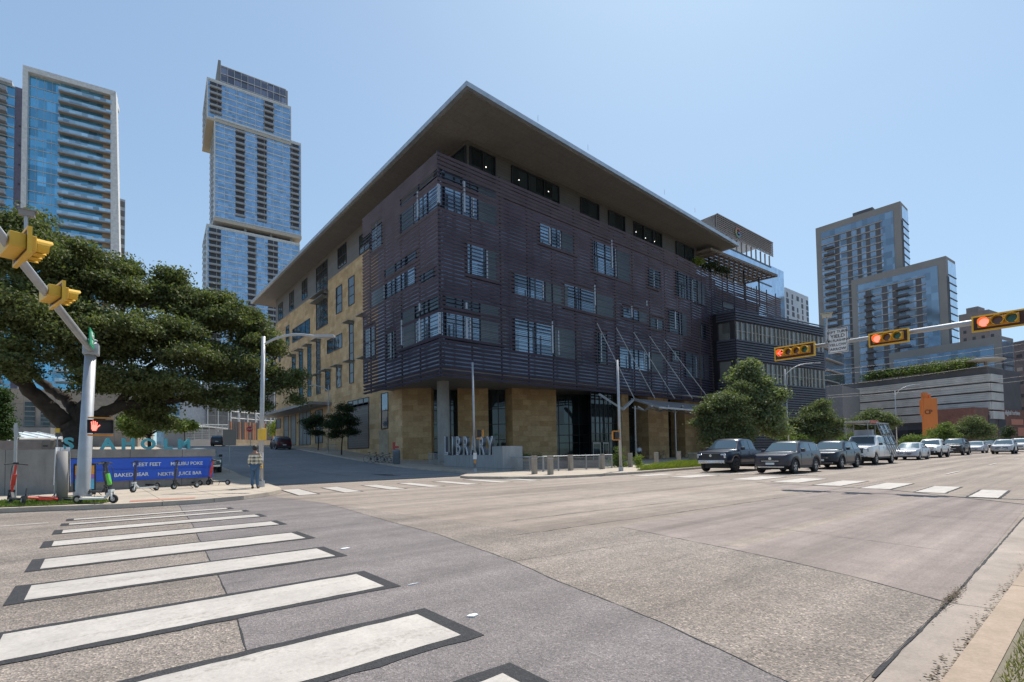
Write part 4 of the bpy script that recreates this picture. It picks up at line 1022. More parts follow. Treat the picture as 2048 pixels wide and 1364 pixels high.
# red brick shop block
BRK=brickm('far_red_brick',(.20,.085,.065),(.26,.12,.09),(.16,.10,.09),.6,.25,.02)
P=thing('brick_building','dark red brick shop block with small white lettering at the far right edge','brick building',at(2020,890,170))
plb=tplane(1948,800,172,62); zt=Z_(plb,2040,820); m=MB(); m.vbox(plb,0,50,0,zt,-14,0); m.build('brick_wall',BRK,P)
c=plb.pt(*plb.hit(2024,826),.15); text_mesh('digital turbine',2.4,.08,WP,'lettering',P,c,plb.d)
m=MB(); m.vbox(plb,Ab:=A_(plb,1975),Ab+5,zt-9,zt-2.5,.02,.25); m.build('pier',DGREY,P)
for u0,u1,v0,v1,mt in [(1982,1995,833,852,BK),(2022,2046,838,850,M('salmon_sign',(.55,.22,.15),.6)),(2035,2048,855,872,M('salmon_sign',(0,0,0))),(1996,2012,838,872,BK)]:
    a,z1_=plb.hit(u0,v0); a2,z0_=plb.hit(u1,v1); m=MB(); m.vbox(plb,a,a2,z0_,z1_,.02,.12); m.build('shop_window' if mt is BK else 'shop_panel',mt,P)
# mauve brick block far right and one behind
MAUV=brickm('mauve_brick',(.20,.17,.18),(.24,.20,.21),(.2,.17,.17),1.2,.4,.01)
P=thing('office_block','mauve brick block cut by the right edge of the picture beside the stepped grey towers','office block',at(2040,890,230))
plm=tplane(2006,800,235,172); zt=Z_(plm,2030,684); m=MB(); m.vbox(plm,0,60,0,zt,-20,0); m.build('brick_wall',MAUV,P)
for r_ in range(6):
    for c_ in range(9):
        w=MB(); a=2+c_*4.4; z=zt-6-r_*6; w.vbox(plm,a,a+2.2,z-1.6,z,.0,.1); w.build('window',BK if (r_*3+c_)%4 else LEDG,P)
P=thing('brick_building','small brown brick block seen through the gap under the furthest right signal head','brick building',at(1955,890,330))
plm=tplane(1925,800,330,150); zt=Z_(plm,1960,622); a1=A_(plm,1986); m=MB(); m.vbox(plm,0,a1,0,zt,-20,0); m.vbox(plm,a1*.2,a1*.6,zt,zt+4,-14,-3); m.build('brick_wall',M('brown_block',(.24,.20,.19),.8),P)
for r_ in range(6):
    for c_ in range(4):
        w=MB(); a=2+c_*4.5; z=zt-6-r_*5; w.vbox(plm,a,a+1.6,z-2,z,.0,.1); w.build('window',BK,P)
# ---- left background under the oak
T=thing('power_plant_building','tan panelled hall with tall windows behind the oak trunk','hall',at(60,890,60))
pl=tplane(-160,800,62,62); PANEL=brickm('tan_precast',(.34,.29,.24),(.38,.33,.27),(.2,.17,.14),3.2,1.9,.02,0)
a1=A_(pl,276); zt=Z_(pl,60,778); m=MB(); m.vbox(pl,0,a1,0,zt,-14,0); m.build('panel_wall',PANEL,T)
for u0,u1,v0,v1 in [(50,70,803,852),(82,100,812,852),(210,222,832,850),(232,250,836,852)]:
    a,z1_=pl.hit(u0,v0); a2,z0_=pl.hit(u1,v1); w=MB(); w.vbox(pl,a,a2,z0_,z1_,.02,.1); o=w.build('window',GL_DK,T)
    w=MB(); n=5
    for i in range(n+1): z=lerp(z0_,z1_,i/n); w.vbox(pl,a,a2,z-.05,z+.05,.1,.16)
    w.build('frame',GREYP,o)
m=MB(); z=Z_(pl,60,858); m.vbox(pl,0,A_(pl,122),0,z,.1,4); m.build('low_annex',M('annex_grey',(.19,.19,.19),.8),T)
m=MB(); m.vbox(pl,0,A_(pl,122),z,z+.1,4,4.1); 
T=thing('glass_canopy','sloping white glass canopy roof seen above the concrete wall left of the oak trunk','canopy',at(60,890,45))
p0=at(18,877,44); p1=at(125,877,50); m=MB(); up=Vector((-2.0,2.4,.6))
m.hexa([p0,p1,p1+up,p0+up,p0+Vector((0,0,.08)),p1+Vector((0,0,.08)),p1+up+Vector((0,0,.08)),p0+up+Vector((0,0,.08))]); m.build('canopy_glass',M('milky_glass',(.62,.68,.68),.3),T)
m=MB()
for i in range(5): q=p0+(p1-p0)*(i/4)+Vector((0,0,.12)); m.bar(q,q+up,.1)
m.bar(p0,p1,.14); m.build('canopy_beams',WP,T)
for q in (p0,p1): 
    m=MB(); m.tube([Vector((q.x,q.y,0)),q],.08,6); m.build('canopy_post',WP,T)
T=thing('office_tower','distant blue glass building with white stripes, low between the oak branches','office tower',at(365,890,230))
pl=tplane(345,800,230,30); zt=Z_(pl,370,740); a1=A_(pl,391); m=MB(); m.vbox(pl,0,a1,0,zt,-14,0); m.build('glass_body',glassm('striped_glass',(.16,.27,.38),.5,.1,(2.2,2),.5),T)
bands(T,pl,0,a1,0,zt,3.6,.5,WP,.2); m=MB(); m.vbox(pl,a1*.45,a1*.52,0,zt,.1,.5); m.build('white_fin',WP,T)
T=thing('car_park_building','grey gridded concrete block behind the chain fence at the end of the side street','concrete block',at(460,890,175))
pl=tplane(388,800,175,32); m=MB(); m.vbox(pl,0,A_(pl,415),0,Z_(pl,400,770),-10,0); m.build('pale_wall',M('pale_grey_wall',(.42,.42,.44),.7),T)
pl=tplane(415,800,178,32); a1=A_(pl,565); zt=Z_(pl,450,770); m=MB(); m.vbox(pl,0,a1,0,zt,-10,0); m.build('grid_wall',brickm('grey_grid',(.20,.19,.18),(.24,.22,.21),(.36,.34,.32),5.2,3.6,.12,0),T)
m=MB()
for i in range(9): a=a1*i/8; m.vbox(pl,a-.15,a+.15,0,zt,0,.3)
m.build('light_mast_rib',WP,T)
T=thing('storage_shed','long white roofed shed behind the chain fence beyond the side street','shed',at(430,880,120))
p0=gnd(376,888)+Vector((3,8,0)); pl=VPlane(at(378,870,112),at(458,870,125)); m=MB(); z0=Z_(pl,400,895); z1_=Z_(pl,400,861); m.vbox(pl,0,pl.len,z0-2,z1_,-6,0); m.build('shed_wall',GREYP,T)
m=MB(); m.vslab(pl,[(-.3,z1_),(pl.len*.3,z1_+1.2),(pl.len+.3,z1_+.9),(pl.len+.3,z1_+.6),(pl.len*.3,z1_+.9),(-.3,z1_-.2)],-6.5,.6); m.build('shed_roof',WP,T)
# chain link fence
def fence_line(name,label,cat,p,q,h,post,mesh,sp=2.5,grid=.25,r=.035,wire=.012,group=None,toprail=True):
    F=thing(name,label,cat,p,group=group); pl=VPlane(p,q); L=pl.len; n=max(1,round(L/sp))
    zf=lambda a: lerp(p.z,q.z,a/L)
    for i in range(n+1):
        a=L*i/n; m=MB(); m.tube([pl.pt(a,zf(a)-.1),pl.pt(a,zf(a)+h)],r,6); m.build('post',post,F)
    m=MB(); a=0
    while a<L: m.bar(pl.pt(a,zf(a)+.08),pl.pt(a,zf(a)+h-.05),wire); a+=grid
    z=.1
    while z<h: m.bar(pl.pt(0,zf(0)+z),pl.pt(L,zf(L)+z),wire); z+=grid
    m.build('wire_mesh',mesh,F)
    if toprail: m=MB(); m.tube([pl.pt(0,zf(0)+h),pl.pt(L,zf(L)+h)],r*.9,6); m.build('top_rail',post,F)
    return F
GALV=M('galvanised',(.45,.46,.46),.45,.6)
fence_line('chain_fence','tall grey chain link fence running uphill beside the side street','fence',at(372,882,86),at(456,877,106),2.9,GALV,GALV,3.2,.45,.06,.03)
# orange and grey slatted fence enclosure on a tan wall
T=thing('slat_fence','upright orange and grey slats on a low tan wall up the side street','slat fence',at(505,880,112))
pl=VPlane(at(459,880,108),at(556,882,122)); z0=Z_(pl,480,891); z1_=Z_(pl,480,879); z2=Z_(pl,480,843)
m=MB(); m.vbox(pl,0,pl.len,z0-1,z1_,-.6,0); m.build('base_wall',STONEP,T)
m1=MB(); m2=MB(); n=30; rr=random.Random(2)
for i in range(n):
    a=pl.len*(i+.5)/n; (m1 if rr.random()<.45 else m2).vbox(pl,a-.14,a+.14,z1_,z2+rr.uniform(-.1,.1),-.4,-.2)
m1.build('orange_slats',M('orange_wood',(.42,.20,.11),.7),T); m2.build('grey_slats',DGREY,T)
T=thing('steel_frame','white steel pipe frame rising behind the orange slatted fence','steel frame',at(520,870,124))
m=MB(); pl=VPlane(at(462,860,122),at(556,860,136)); zt=Z_(pl,500,826); zb=Z_(pl,500,880)
for i in range(7): a=pl.len*i/6; m.tube([pl.pt(a,zb),pl.pt(a,zt+(2.5 if i%3==0 else 0))],.12,6)
m.tube([pl.pt(0,zt),pl.pt(pl.len,zt)],.12,6); m.tube([pl.pt(0,zt-1.6),pl.pt(pl.len,zt-1.6)],.1,6); m.tube([pl.pt(pl.len*.5,zt),pl.pt(pl.len*.66,zt-2.5)],.1,6)
m.build('pipe_frame',WP,T)
# ---------------------------------------------------------------- trees and plants
BARK=M('dark_bark',(.045,.035,.028),.9,0,.3,3,.4,bump=.8,bs=12); BARK2=M('grey_bark',(.16,.13,.10),.9,0,.3,3,.4,bump=.6,bs=12)
L_OAK=leafm('oak_leaves',(.066,.080,.031),(.13,.148,.056),(.26,.27,.15),.8)
L_DARK=leafm('dark_leaves',(.022,.035,.018),(.04,.06,.026),(.08,.10,.05),1)
L_RT=leafm('grey_green_leaves',(.080,.098,.044),(.155,.178,.088),(.26,.28,.18),1)
L_TALL=leafm('pale_tall_leaves',(.10,.125,.055),(.19,.215,.115),(.34,.36,.25),1)
L_LT=leafm('light_leaves',(.085,.12,.03),(.14,.18,.05),(.26,.29,.12),1)
L_YG=leafm('yellow_green_leaves',(.14,.19,.03),(.22,.26,.05),(.30,.33,.10),1.5)
def leaves(blobs,n,size,rngseed=1,shell=.55,up=.35,clump=10,cr=.32,flat=1.0):
    """blobs: (center Vector, (rx,ry,rz)); leaf faces in clumps spread through each blob's outer volume"""
    r=np.random.default_rng(rngseed)
    isx=[False]*len(blobs)
    if len(blobs)>2:
        ex=[]
        for c,q in blobs:                                       # small leafy lobes break up each limb's mass
            for _ in range(13):
                d=r.normal(size=3); d[2]=abs(d[2])*.9-.42; d/=np.linalg.norm(d); k=r.uniform(.24,.46)
                ex.append((Vector(tuple(np.array(tuple(c))+d*np.array(q)*r.uniform(.5,.98))),(q[0]*k*r.uniform(.9,1.5),q[1]*k*r.uniform(.9,1.5),q[2]*k*r.uniform(.7,1.15))))
        isx=[False]*len(blobs)+[True]*len(ex); blobs=[(c,(q[0]*.8,q[1]*.8,q[2]*.75)) for c,q in blobs]+ex
    vol=np.array([b[1][0]*b[1][1] for b in blobs])**.9; isx=np.array(isx); 
    if isx.any(): vol=np.where(isx,vol/vol[isx].sum()*.82,vol/vol[~isx].sum()*.18)
    vol/=vol.sum()
    nc=int(n*1.35)//clump; idx=r.choice(len(blobs),nc,p=vol); C=np.array([tuple(b[0]) for b in blobs])[idx]; Rd=np.array([b[1] for b in blobs])[idx]
    dv=r.normal(size=(nc,3)); dv/=np.linalg.norm(dv,axis=1)[:,None]
    low=dv[:,2]<-.35; dv[low,2]*=.6; xx=isx[idx]; dv[xx,2]=np.abs(dv[xx,2])*1.0-.5
    rad=(shell+(1.02-shell)*r.random(nc)**.7)*(1+.16*np.sin(dv[:,0]*5+idx)*np.cos(dv[:,2]*6+dv[:,1]*4+idx*2))
    cc=C+dv*Rd*rad[:,None]
    if len(blobs)>12:                                           # gaps: clumps thin out along a coarse 3-D pattern
        f=5.2/float(np.median([b[1][0] for b in blobs])*2.2); w=np.sin(cc[:,0]*f+1)*np.sin(cc[:,1]*f*1.1+2)*1.3+np.sin(cc[:,2]*f*1.5+cc[:,0]*f*.6)*.8
        keep=(w+r.normal(size=len(cc))*.25)>-.62; cc=cc[keep]; dv=dv[keep]; nc=len(cc)
    tw=size*1.5
    P=np.repeat(cc,clump,0)+r.normal(size=(nc*clump,3))*np.array([tw,tw,tw*.6*flat])
    N=r.normal(size=P.shape)+np.repeat(dv,clump,0)*.6; N[:,2]+=up*2; N/=np.linalg.norm(N,axis=1)[:,None]
    a=np.cross(N,r.normal(size=P.shape)); a/=np.linalg.norm(a,axis=1)[:,None]; b=np.cross(N,a)
    s=size*(.6+.8*r.random(len(P)))[:,None]
    V=np.stack([P-a*s*.5,P+b*s*.28+N*s*.06,P+a*s*.5,P-b*s*.28+N*s*.06],1).reshape(-1,3)
    return V
def leafobj(name,V,mat,parent,org=None):
    if org is None and parent is not None: org=ORG[parent.name]
    if org is not None: V=V-np.array(org)
    me=bpy.data.meshes.new(name); n=len(V)//4
    me.vertices.add(n*4); me.vertices.foreach_set('co',V.astype(np.float32).ravel()); me.loops.add(n*4); me.loops.foreach_set('vertex_index',np.arange(n*4,dtype=np.int32))
    me.polygons.add(n); me.polygons.foreach_set('loop_start',np.arange(0,n*4,4,dtype=np.int32)); me.update(calc_edges=True); me.validate(); me.materials.append(mat)
    return linkmesh(name,me,parent)
def bez(pts,n=14):
    out=[]; pts=[Vector(p) for p in pts]; P=[pts[0]]+pts+[pts[-1]]
    for i in range(1,len(P)-2):
        for k in range(n):
            t=k/n; a,b,c,d=P[i-1],P[i],P[i+1],P[i+2]
            out.append(.5*((2*b)+(c-a)*t+(2*a-5*b+4*c-d)*t*t+(3*b-a-3*c+d)*t**3))
    out.append(pts[-1]); return out
def limb(m,pts,r0,r1,wob=.0,seed=1,n=9):
    c=bez(pts,6); r=random.Random(seed); N=len(c)
    c=[p+Vector((r.gauss(0,wob),r.gauss(0,wob),r.gauss(0,wob))) if 0<i<N-1 else p for i,p in enumerate(c)]
    m.tube(c,[lerp(r0,r1,(i/(N-1))**.8) for i in range(N)],n)
def pblob(u,v,r,d,zs=.85): k=d/FPX; return (at(u,v,d),(r*k,r*k,r*k*zs))
# the big oak
base=at(158,905,27); base.z=gh(base.x,base.y)
OAK=thing('oak_tree','huge spreading live oak with dark leaning limbs behind the blue tenant sign wall','tree',base)
ob=[(40,520,90,25),(130,525,70,27),(5,610,90,24),(110,610,85,26),(200,570,75,28),(285,590,62,29),(355,598,58,30),(405,625,55,30.5),(455,650,55,31),(505,680,48,32),(300,665,85,27.5),(195,680,85,26),(85,700,70,25),(395,715,70,29),(465,735,62,31),(525,770,50,33),(340,770,60,28),(580,765,26,35),(535,705,26,33),(250,760,60,26.5),(15,735,50,24),(430,795,42,30),(210,770,45,27.5),(300,815,45,29.5),(500,808,35,32),(598,748,14,35),(350,560,30,30),(240,545,38,29),(60,455,40,26),(500,640,26,32),(430,595,28,31),(320,845,30,30),(590,798,15,35)]
V=leaves([pblob(*b) for b in ob],200000,.165,3,.55,.35,26,.5)
leafobj('crown',V,L_OAK,OAK)
T_=lambda u,v,d: at(u,v,d)
m=MB()
limb(m,[base+Vector((0,0,-.2)),T_(150,872,27),T_(128,845,26.8),T_(95,812,26.3),T_(55,775,25.6),T_(15,735,24.8),T_(-30,700,24)],.62,.22,.03,1,12)
limb(m,[T_(150,872,27),T_(155,835,27.2),T_(135,800,27.5),T_(95,772,27.5),T_(60,745,27)],.42,.16,.03,2)
limb(m,[T_(155,880,27),T_(190,838,27.4),T_(240,812,28),T_(320,805,29),T_(400,792,30),T_(480,785,31.5),T_(560,770,33.5)],.42,.10,.04,3)
limb(m,[T_(150,860,27),T_(170,800,27.5),T_(200,720,27.8),T_(235,640,28),T_(260,590,28.5)],.36,.09,.04,4)
limb(m,[T_(235,814,28),T_(275,760,28.4),T_(330,710,29),T_(390,660,30)],.24,.07,.04,5)
limb(m,[T_(185,760,27.6),T_(120,690,26),T_(80,600,25.5)],.2,.06,.04,6)
limb(m,[T_(330,708,29),T_(420,735,30.5),T_(500,740,32)],.13,.05,.03,7); limb(m,[T_(480,785,31.5),T_(540,735,32.5),T_(555,700,33)],.1,.04,.03,8)
for i,(a,b,c) in enumerate([((200,720,27.8),(250,690,27),(300,650,27)),((235,640,28),(180,600,28),(140,540,27)),((390,660,30),(440,640,31),(500,650,32)),((275,760,28.4),(330,770,28),(380,745,28.6)),((240,640,28),(290,610,28.5),(340,575,29.6))]): limb(m,[T_(*a),T_(*b),T_(*c)],.12,.04,.03,20+i,6)
m.build('trunk',BARK,OAK,True)
def tree(name,label,basept,blobs,n,size,lmat,trunk,bark=None,group=None,seed=1,zs=.85,shell=.5,clump=10,h0=None):
    """blobs in photo columns/rows at a depth; the trunk stands on the ground"""
    T=thing(name,label,'tree',basept,group=group); B=[pblob(*b,zs) for b in blobs]
    leafobj('crown',leaves(B,n,size,seed,shell,.35,clump,.5),lmat,T)
    m=MB(); top=max(B,key=lambda b:b[0].z)[0]; bp=Vector(basept); r=random.Random(seed)
    lowz=min(b[0].z-b[1][2]*.5 for b in B); fork=Vector((bp.x+r.gauss(0,.05),bp.y,max(bp.z+.8,lowz)))
    limb(m,[bp-Vector((0,0,.1)),(bp+fork)/2+Vector((r.gauss(0,.04),r.gauss(0,.04),0)),fork],trunk,trunk*.75,0,seed,9)
    for b in B[:9]: limb(m,[fork-Vector((0,0,.05)),(fork+b[0])/2+Vector((0,0,.15*b[1][2])),b[0]+Vector((0,0,b[1][2]*.3))],trunk*.55,trunk*.14,.02,seed+3,7)
    m.build('trunk',bark or BARK2,T,True); return T
def gp(u,v,d): p=at(u,v,d); return Vector((p.x,p.y,gh(p.x,p.y)+.1))
ST='street trees by the library'
tree('street_tree','dark round street tree right of the light pole on the side street pavement',gp(683,905,60),[(683,838,24,60),(668,850,18,59),(703,848,16,60),(690,818,15,60),(672,870,14,60),(700,866,13,60)],15000,.16,L_DARK,.09,BARK,ST,2)
tree('street_tree','small dark street tree uphill of its round neighbour beside the library garage doors',gp(636,899,68),[(632,842,17,68),(620,852,13,68),(645,850,14,68),(634,865,14,68),(612,842,8,68)],9000,.16,L_DARK,.08,BARK,ST,3)
tree('street_tree','tallest tree at the library entrance with pale upright crown behind the first pickup',gp(1505,905,50),[(1490,755,26,50),(1500,790,34,50),(1525,800,30,50),(1480,800,30,50),(1545,830,24,51),(1515,840,34,50),(1548,862,22,51),(1498,736,14,50),(1550,790,14,50),(1530,765,14,50)],30000,.27,L_TALL,.13,BARK2,ST,4)
tree('street_tree','broad dark rounded tree left of the tallest one, overlapping the canopy end',gp(1440,912,47),[(1440,812,34,47),(1420,845,30,47),(1465,840,34,47),(1408,820,16,47),(1450,870,28,47),(1425,872,24,47),(1462,800,20,47),(1486,868,22,47.5),(1478,780,18,48)],34000,.19,L_RT,.12,BARK2,ST,5)
tree('street_tree','leafy round tree right of the curved street light near the dark louvred wing',gp(1640,900,66),[(1640,830,28,66),(1620,850,28,66),(1660,850,22,66),(1635,870,28,66),(1595,852,18,66),(1665,870,16,66),(1645,808,13,66),(1588,872,14,65)],26000,.24,L_RT,.14,BARK2,ST,6)
tree('street_tree','flat topped tree behind the white truck carrying glass racks',gp(1742,895,82),[(1735,842,24,82),(1765,838,20,82),(1715,850,17,82),(1750,856,24,82),(1782,850,14,82),(1745,828,10,82)],16000,.26,L_RT,.14,BARK2,ST,7)
tree('street_tree','low pale green tree in front of the orange pillar base',gp(1885,892,115),[(1885,865,18,115),(1872,875,14,115),(1900,872,14,115),(1890,852,9,115)],7000,.32,L_LT,.12,BARK2,ST,8)
tree('street_tree','layered green tree furthest right along the road, below the podium corner',gp(1945,895,125),[(1945,846,18,125),(1928,858,16,125),(1965,856,18,125),(1950,868,22,125),(1925,872,14,125),(1978,868,8,125)],12000,.34,L_RT,.14,BARK2,ST,9)
tree('background_tree','thin little tree in front of the dark red brick shop block',gp(2013,880,150),[(2013,865,7,150),(2011,872,6,150),(2015,856,4,150)],1200,.4,L_DARK,.1,BARK2,'small trees far down the road',10)
tree('background_tree','light green tree under the oak, between the raised hand signal and the parked cars',gp(300,890,36),[(285,842,26,36),(262,850,20,36),(310,845,26,36),(340,850,18,37),(275,865,14,36)],16000,.17,L_LT,.14,BARK,None,11)
tree('background_tree','small bright green tree in front of the striped blue building under the oak',gp(370,880,85),[(372,850,14,85),(362,858,10,85),(383,855,9,85)],2600,.3,L_YG,.1,BARK2,None,12)
tree('background_tree','yellow green sapling beside the slatted fence at the top of the side street',gp(549,885,100),[(549,855,6,100),(547,865,6,100),(551,848,4,100)],900,.32,L_YG,.07,BARK2,None,13)
tree('cypress_tree','slim dark green cypress at the left edge in front of the tan hall',gp(4,890,32),[(2,800,9,32),(4,820,11,32),(3,845,13,32),(3,868,13,32),(1,782,5,32)],9000,.14,leafm('cypress_leaves',(.03,.06,.02),(.05,.085,.025),(.08,.12,.04),1),.12,BARK,None,14,1.6)
# hedges and bushes behind the queue of vehicles
def bush(name,label,blobs,n,size,mat,cat='bush',group=None,seed=1,stems=True,zs=.8):
    B=[pblob(*b,zs) for b in blobs]; c=B[0][0]; T=thing(name,label,cat,(c.x,c.y,gh(c.x,c.y)+.1),group=group)
    leafobj('foliage',leaves(B,n,size,seed,.25,.3,8,.5),mat,T)
    m=MB(); r=random.Random(seed)
    for i in range(5):
        b=B[r.randrange(len(B))][0]; m.tube([Vector((c.x+r.gauss(0,.1),c.y+r.gauss(0,.1),gh(c.x,c.y)+.05)),b],[.03,.01],5)
    m.build('stems',BARK2,T); return T
HB='hedges behind the queue'
bush('hedge','light green hedge between the grey crossover roof and the street light pole',[(1590,878,14,64),(1568,882,12,63),(1610,884,12,64),(1560,868,9,62)],5000,.22,L_LT,group=HB,seed=21)
bush('hedge','yellow green hedge behind the cab of the white rack truck',[(1700,878,14,80),(1685,884,12,80),(1718,882,14,80)],4000,.26,L_LT,group=HB,seed=22)
bush('hedge','low hedge left of the orange pillar behind the silver sedan',[(1830,880,16,112),(1815,884,12,112),(1846,882,13,112)],4000,.3,L_LT,group=HB,seed=23)
bush('hedge','long hedge right of the layered tree above the far queue',[(1990,884,12,140),(2015,884,12,142),(2038,884,12,144),(1975,882,9,138)],3000,.36,L_DARK,group=HB,seed=24)
# planting at the library corner
bush('shrub','leafy green shrub wrapped round the base of the slim pole right of the fence',[(1237,915,11,38.2),(1232,928,12,38.2),(1250,930,9,38.2),(1238,900,6,38.2)],2600,.10,L_LT,seed=25)
bush('shrub','slim feathery green weed clump at the kerb near the entrance',[(1278,930,6,36.5),(1277,915,4,36.5),(1282,938,8,36.3),(1276,922,5,36.5)],2200,.08,L_YG,seed=26,zs=1.6)
bush('planting','grey green shrubs behind the ramp railing right of the carved letters',[(1035,905,9,41),(1022,910,9,41),(1050,912,10,41),(1072,915,8,42)],2600,.09,L_RT,'planting',seed=27)
m_=g2(1245,948); 
ent=[(25.6,18.9),(31.8,18.8),(39,19.0),(40,21.5),(36,22.8),(33,21.6),(29,20.4)]
sheet('planting_soil',ent,.15,SOIL)
gp1=grassfield('verge_grass','long wild grass on the verge between the kerb and the library entrance',ent,.15,14000,.10,.42,.02,leafm('wild_grass',(.14,.18,.03),(.22,.25,.05),(.30,.29,.09),2),seed=9)
bush('shrub','tufted grey green shrub on the verge just left of the first pickup',[(1368,927,8,41),(1355,930,8,41),(1380,930,8,42)],1800,.10,L_RT,seed=28)
# roof terrace planting
bush('terrace_plant','bright yellow green shrub on the roof terrace under the pergola',[(1394,521,5,72),(1398,526,5,72),(1390,526,4,72)],900,.2,L_YG,'terrace plant','plants on the library terrace',29)
bush('terrace_plant','dark leafy shrub in the middle of the roof terrace under the pergola',[(1425,530,8,74),(1440,538,8,75),(1412,532,7,73),(1452,542,6,76)],2200,.2,L_DARK,'terrace plant','plants on the library terrace',30)
# podium terrace hedge
TH='podium terrace shrubs'
rr=random.Random(4)
for i in range(9):
    a=lerp(L4*.22,L4*.86,i/8); c=Vector(pl4.pt(a,zt4:=Z_(pl4,1975,745)+3.6,-1.5)); s=rr.uniform(2.2,3.3)
    k=tag(leafobj('terrace_shrub',leaves([(c,(s*1.5,s,s*.8)),(c+Vector((1,0,1)),(s*.8,s*.8,s*.7))],900,.7,40+i,.3,.3,8,.5),L_OAK if i%2 else L_LT,None,(0,0,0)),'dark green shrub clump on the terrace edge above the ribbed metal podium','shrub',TH)
# yuccas behind the railing: skipped leaves grow from one point
# ---------------------------------------------------------------- overhead wires
WIRE=M('wire',(.10,.10,.10),.6)
for i,(v0,v1,u0) in enumerate([(738,684,1690),(747,700,1690),(768,716,1700),(786,756,1700),(790,768,1700)]):
    m=MB(); a=at(u0-60,v0+6,95); b=at(2250,v1-32,70); pts=[]
    for k in range(13): t=k/12; p=a.lerp(b,t); p.z-=1.1*4*t*(1-t)*.5; pts.append(p)
    m.tube(pts,.035,5); tag(m.build('overhead_wire',WIRE),'thin overhead wire crossing in front of the podium on the right','wire','overhead wires over the road')
# ---------------------------------------------------------------- street furniture
STEEL=M('galvanised_pole',(.40,.41,.42),.5,.45,.5,2,.12); YEL=M('signal_yellow',(.72,.42,.03),.45,0,.5,2,.08); YELD=M('signal_amber_face',(.55,.27,.04),.5)
BLK=M('matt_black',(.025,.022,.022),.6); BACK=M('backplate_maroon',(.06,.022,.015),.6)
RED_ON=M('red_lens_lit',(.9,.1,.08),.3,emit=(1,.10,.07),es=1.6); RED_ON2=M('arrow_lens_back',(.12,.01,.01),.3)
AMB=M('amber_lens',(.13,.045,.02),.25,0,.6); GRN=M('green_lens',(.01,.10,.06),.2,0,.6); WS=M('sign_white',(.70,.68,.66),.6); SB=M('sign_black',(.02,.02,.02),.6); SG=M('street_sign_green',(.02,.28,.14),.5); ORG_=M('ped_orange',(.70,.28,.04),.5)
def signal(label,c,adir,n,nsec,lit,group,L=None,H=.62,r=.165,sc_=1.0):
    """horizontally hung signal head: adir runs along the arm, n is the way the lenses face"""
    T=thing('traffic_signal',label,'traffic light',c,group=group); c=Vector(c); a=Vector(adir).normalized(); n=Vector(n).normalized(); u=Vector((0,0,1)); L=L or (.42*nsec+.34); H=H*sc_; L*=sc_; r*=sc_
    m=MB(); m.obox(c,(L/2,.02,H/2),a,n); m.build('backplate',BACK,T)
    m=MB(); w=.045
    for s in (-1,1): m.obox(c+u*s*(H/2),(L/2+w/2,.03,w/2),a,n); m.obox(c+a*s*(L/2),(w/2,.028,H/2-w/2),a,n)
    m.build('reflective_border',YEL,T)
    hw=L/2-.17*sc_; m=MB(); m.obox(c+n*.06,(hw,.05,.19*sc_),a,n); m.obox(c-n*.12,(hw,.10,.19*sc_),a,n); m.build('housing',YELD if n.x<-.5 else YEL,T,bevel=.01)
    for i in range(nsec):
        p=c+a*(lerp(-hw,hw,(i+.5)/nsec))+n*.115
        b=MB(); b.disc(p,n,r,.02,20); k=lit[i]; o=b.build('lens',{'r':RED_ON,'a':AMB,'g':GRN,'R':RED_ON2}[k],T)
        if k=='R':
            m=MB(); s=-1; q=p+n*.02
            m.bar(q-a*.11+u*0,q+a*.10,.035,.02); m.bar(q-a*.11,q-a*.0+u*.1,.035,.02); m.bar(q-a*.11,q-a*.0-u*.1,.035,.02); m.build('arrow',RED_ON,o)
        # visor: open half tunnel above the lens
        m=MB(); seg=14; R0=r*1.08; P=[]
        for k2 in range(seg+1):
            t=R_(-60+300*k2/seg); d=a*math.cos(t)+u*math.sin(t); ln=(.32 if 10<math.degrees(t)<170 else .24)*sc_
            P.append((p+d*R0,p+d*R0+n*ln,p+d*(R0+.012),p+d*(R0+.012)+n*ln))
        for (a0,b0,c0,d0),(a1,b1,c1,d1) in zip(P,P[1:]): m.hexa([a0,a1,c1,c0,b0,b1,d1,d0])
        m.build('visor',YEL,T)
    return T
def camera_unit(T,p,d,nm='detector_camera'):
    m=MB(); m.tube([p-Vector((0,0,.75)),p],.03,8); m.build('camera_post',STEEL,T); d=Vector(d).normalized()
    m=MB(); m.bar(p+Vector((0,0,.05))-d*.10,p+Vector((0,0,.05))+d*.12,.10,.10); m.bar(p+Vector((0,0,.11))-d*.11,p+Vector((0,0,.11))+d*.16,.12,.015); m.build(nm,GREYP,T)
# left mast arm
pb=gnd(165,1000); pb.z=.13; top=Vector((pb.x+.18,pb.y-.12,5.35))
T=thing('mast_arm_pole','thick grey signal pole at the left corner with its arm reaching out of the picture','signal pole',pb)
m=MB(); m.tube([pb-Vector((0,0,.1)),pb+Vector((0,0,.03)),top],[.205,.195,.15],24); m.build('pole',STEEL,T,smooth=True)
m=MB(); m.tube([pb-Vector((0,0,.0)),pb+Vector((0,0,.06))],.30,4); 
for k in range(4):
    a=k*math.pi/2+.78; m.tube([pb+Vector((math.cos(a)*.3,math.sin(a)*.3,0)),pb+Vector((math.cos(a)*.3,math.sin(a)*.3,.14))],.03,6)
m.build('base_plate',STEEL,T)
hd=hdir(-34.2); ad=(hd*-1+Vector((0,0,-.016))).normalized(); pc=top-Vector((0,0,.28)); nL=Vector((0,0,1)).cross(ad).normalized()
if nL.x<0: nL=-nL
m=MB(); m.obox(pc,(.21,.21,.19),ad,nL); m.tube([top,top+Vector((0,0,.06))],.17,20); m.build('collar',STEEL,T,bevel=.02)
m=MB(); m.tube([pc-ad*.3,pc+ad*11.5],[.115,.07],14); m.build('arm',STEEL,T,smooth=True)
camera_unit(T,pc+ad*9.3+Vector((0,0,.95)),nL)
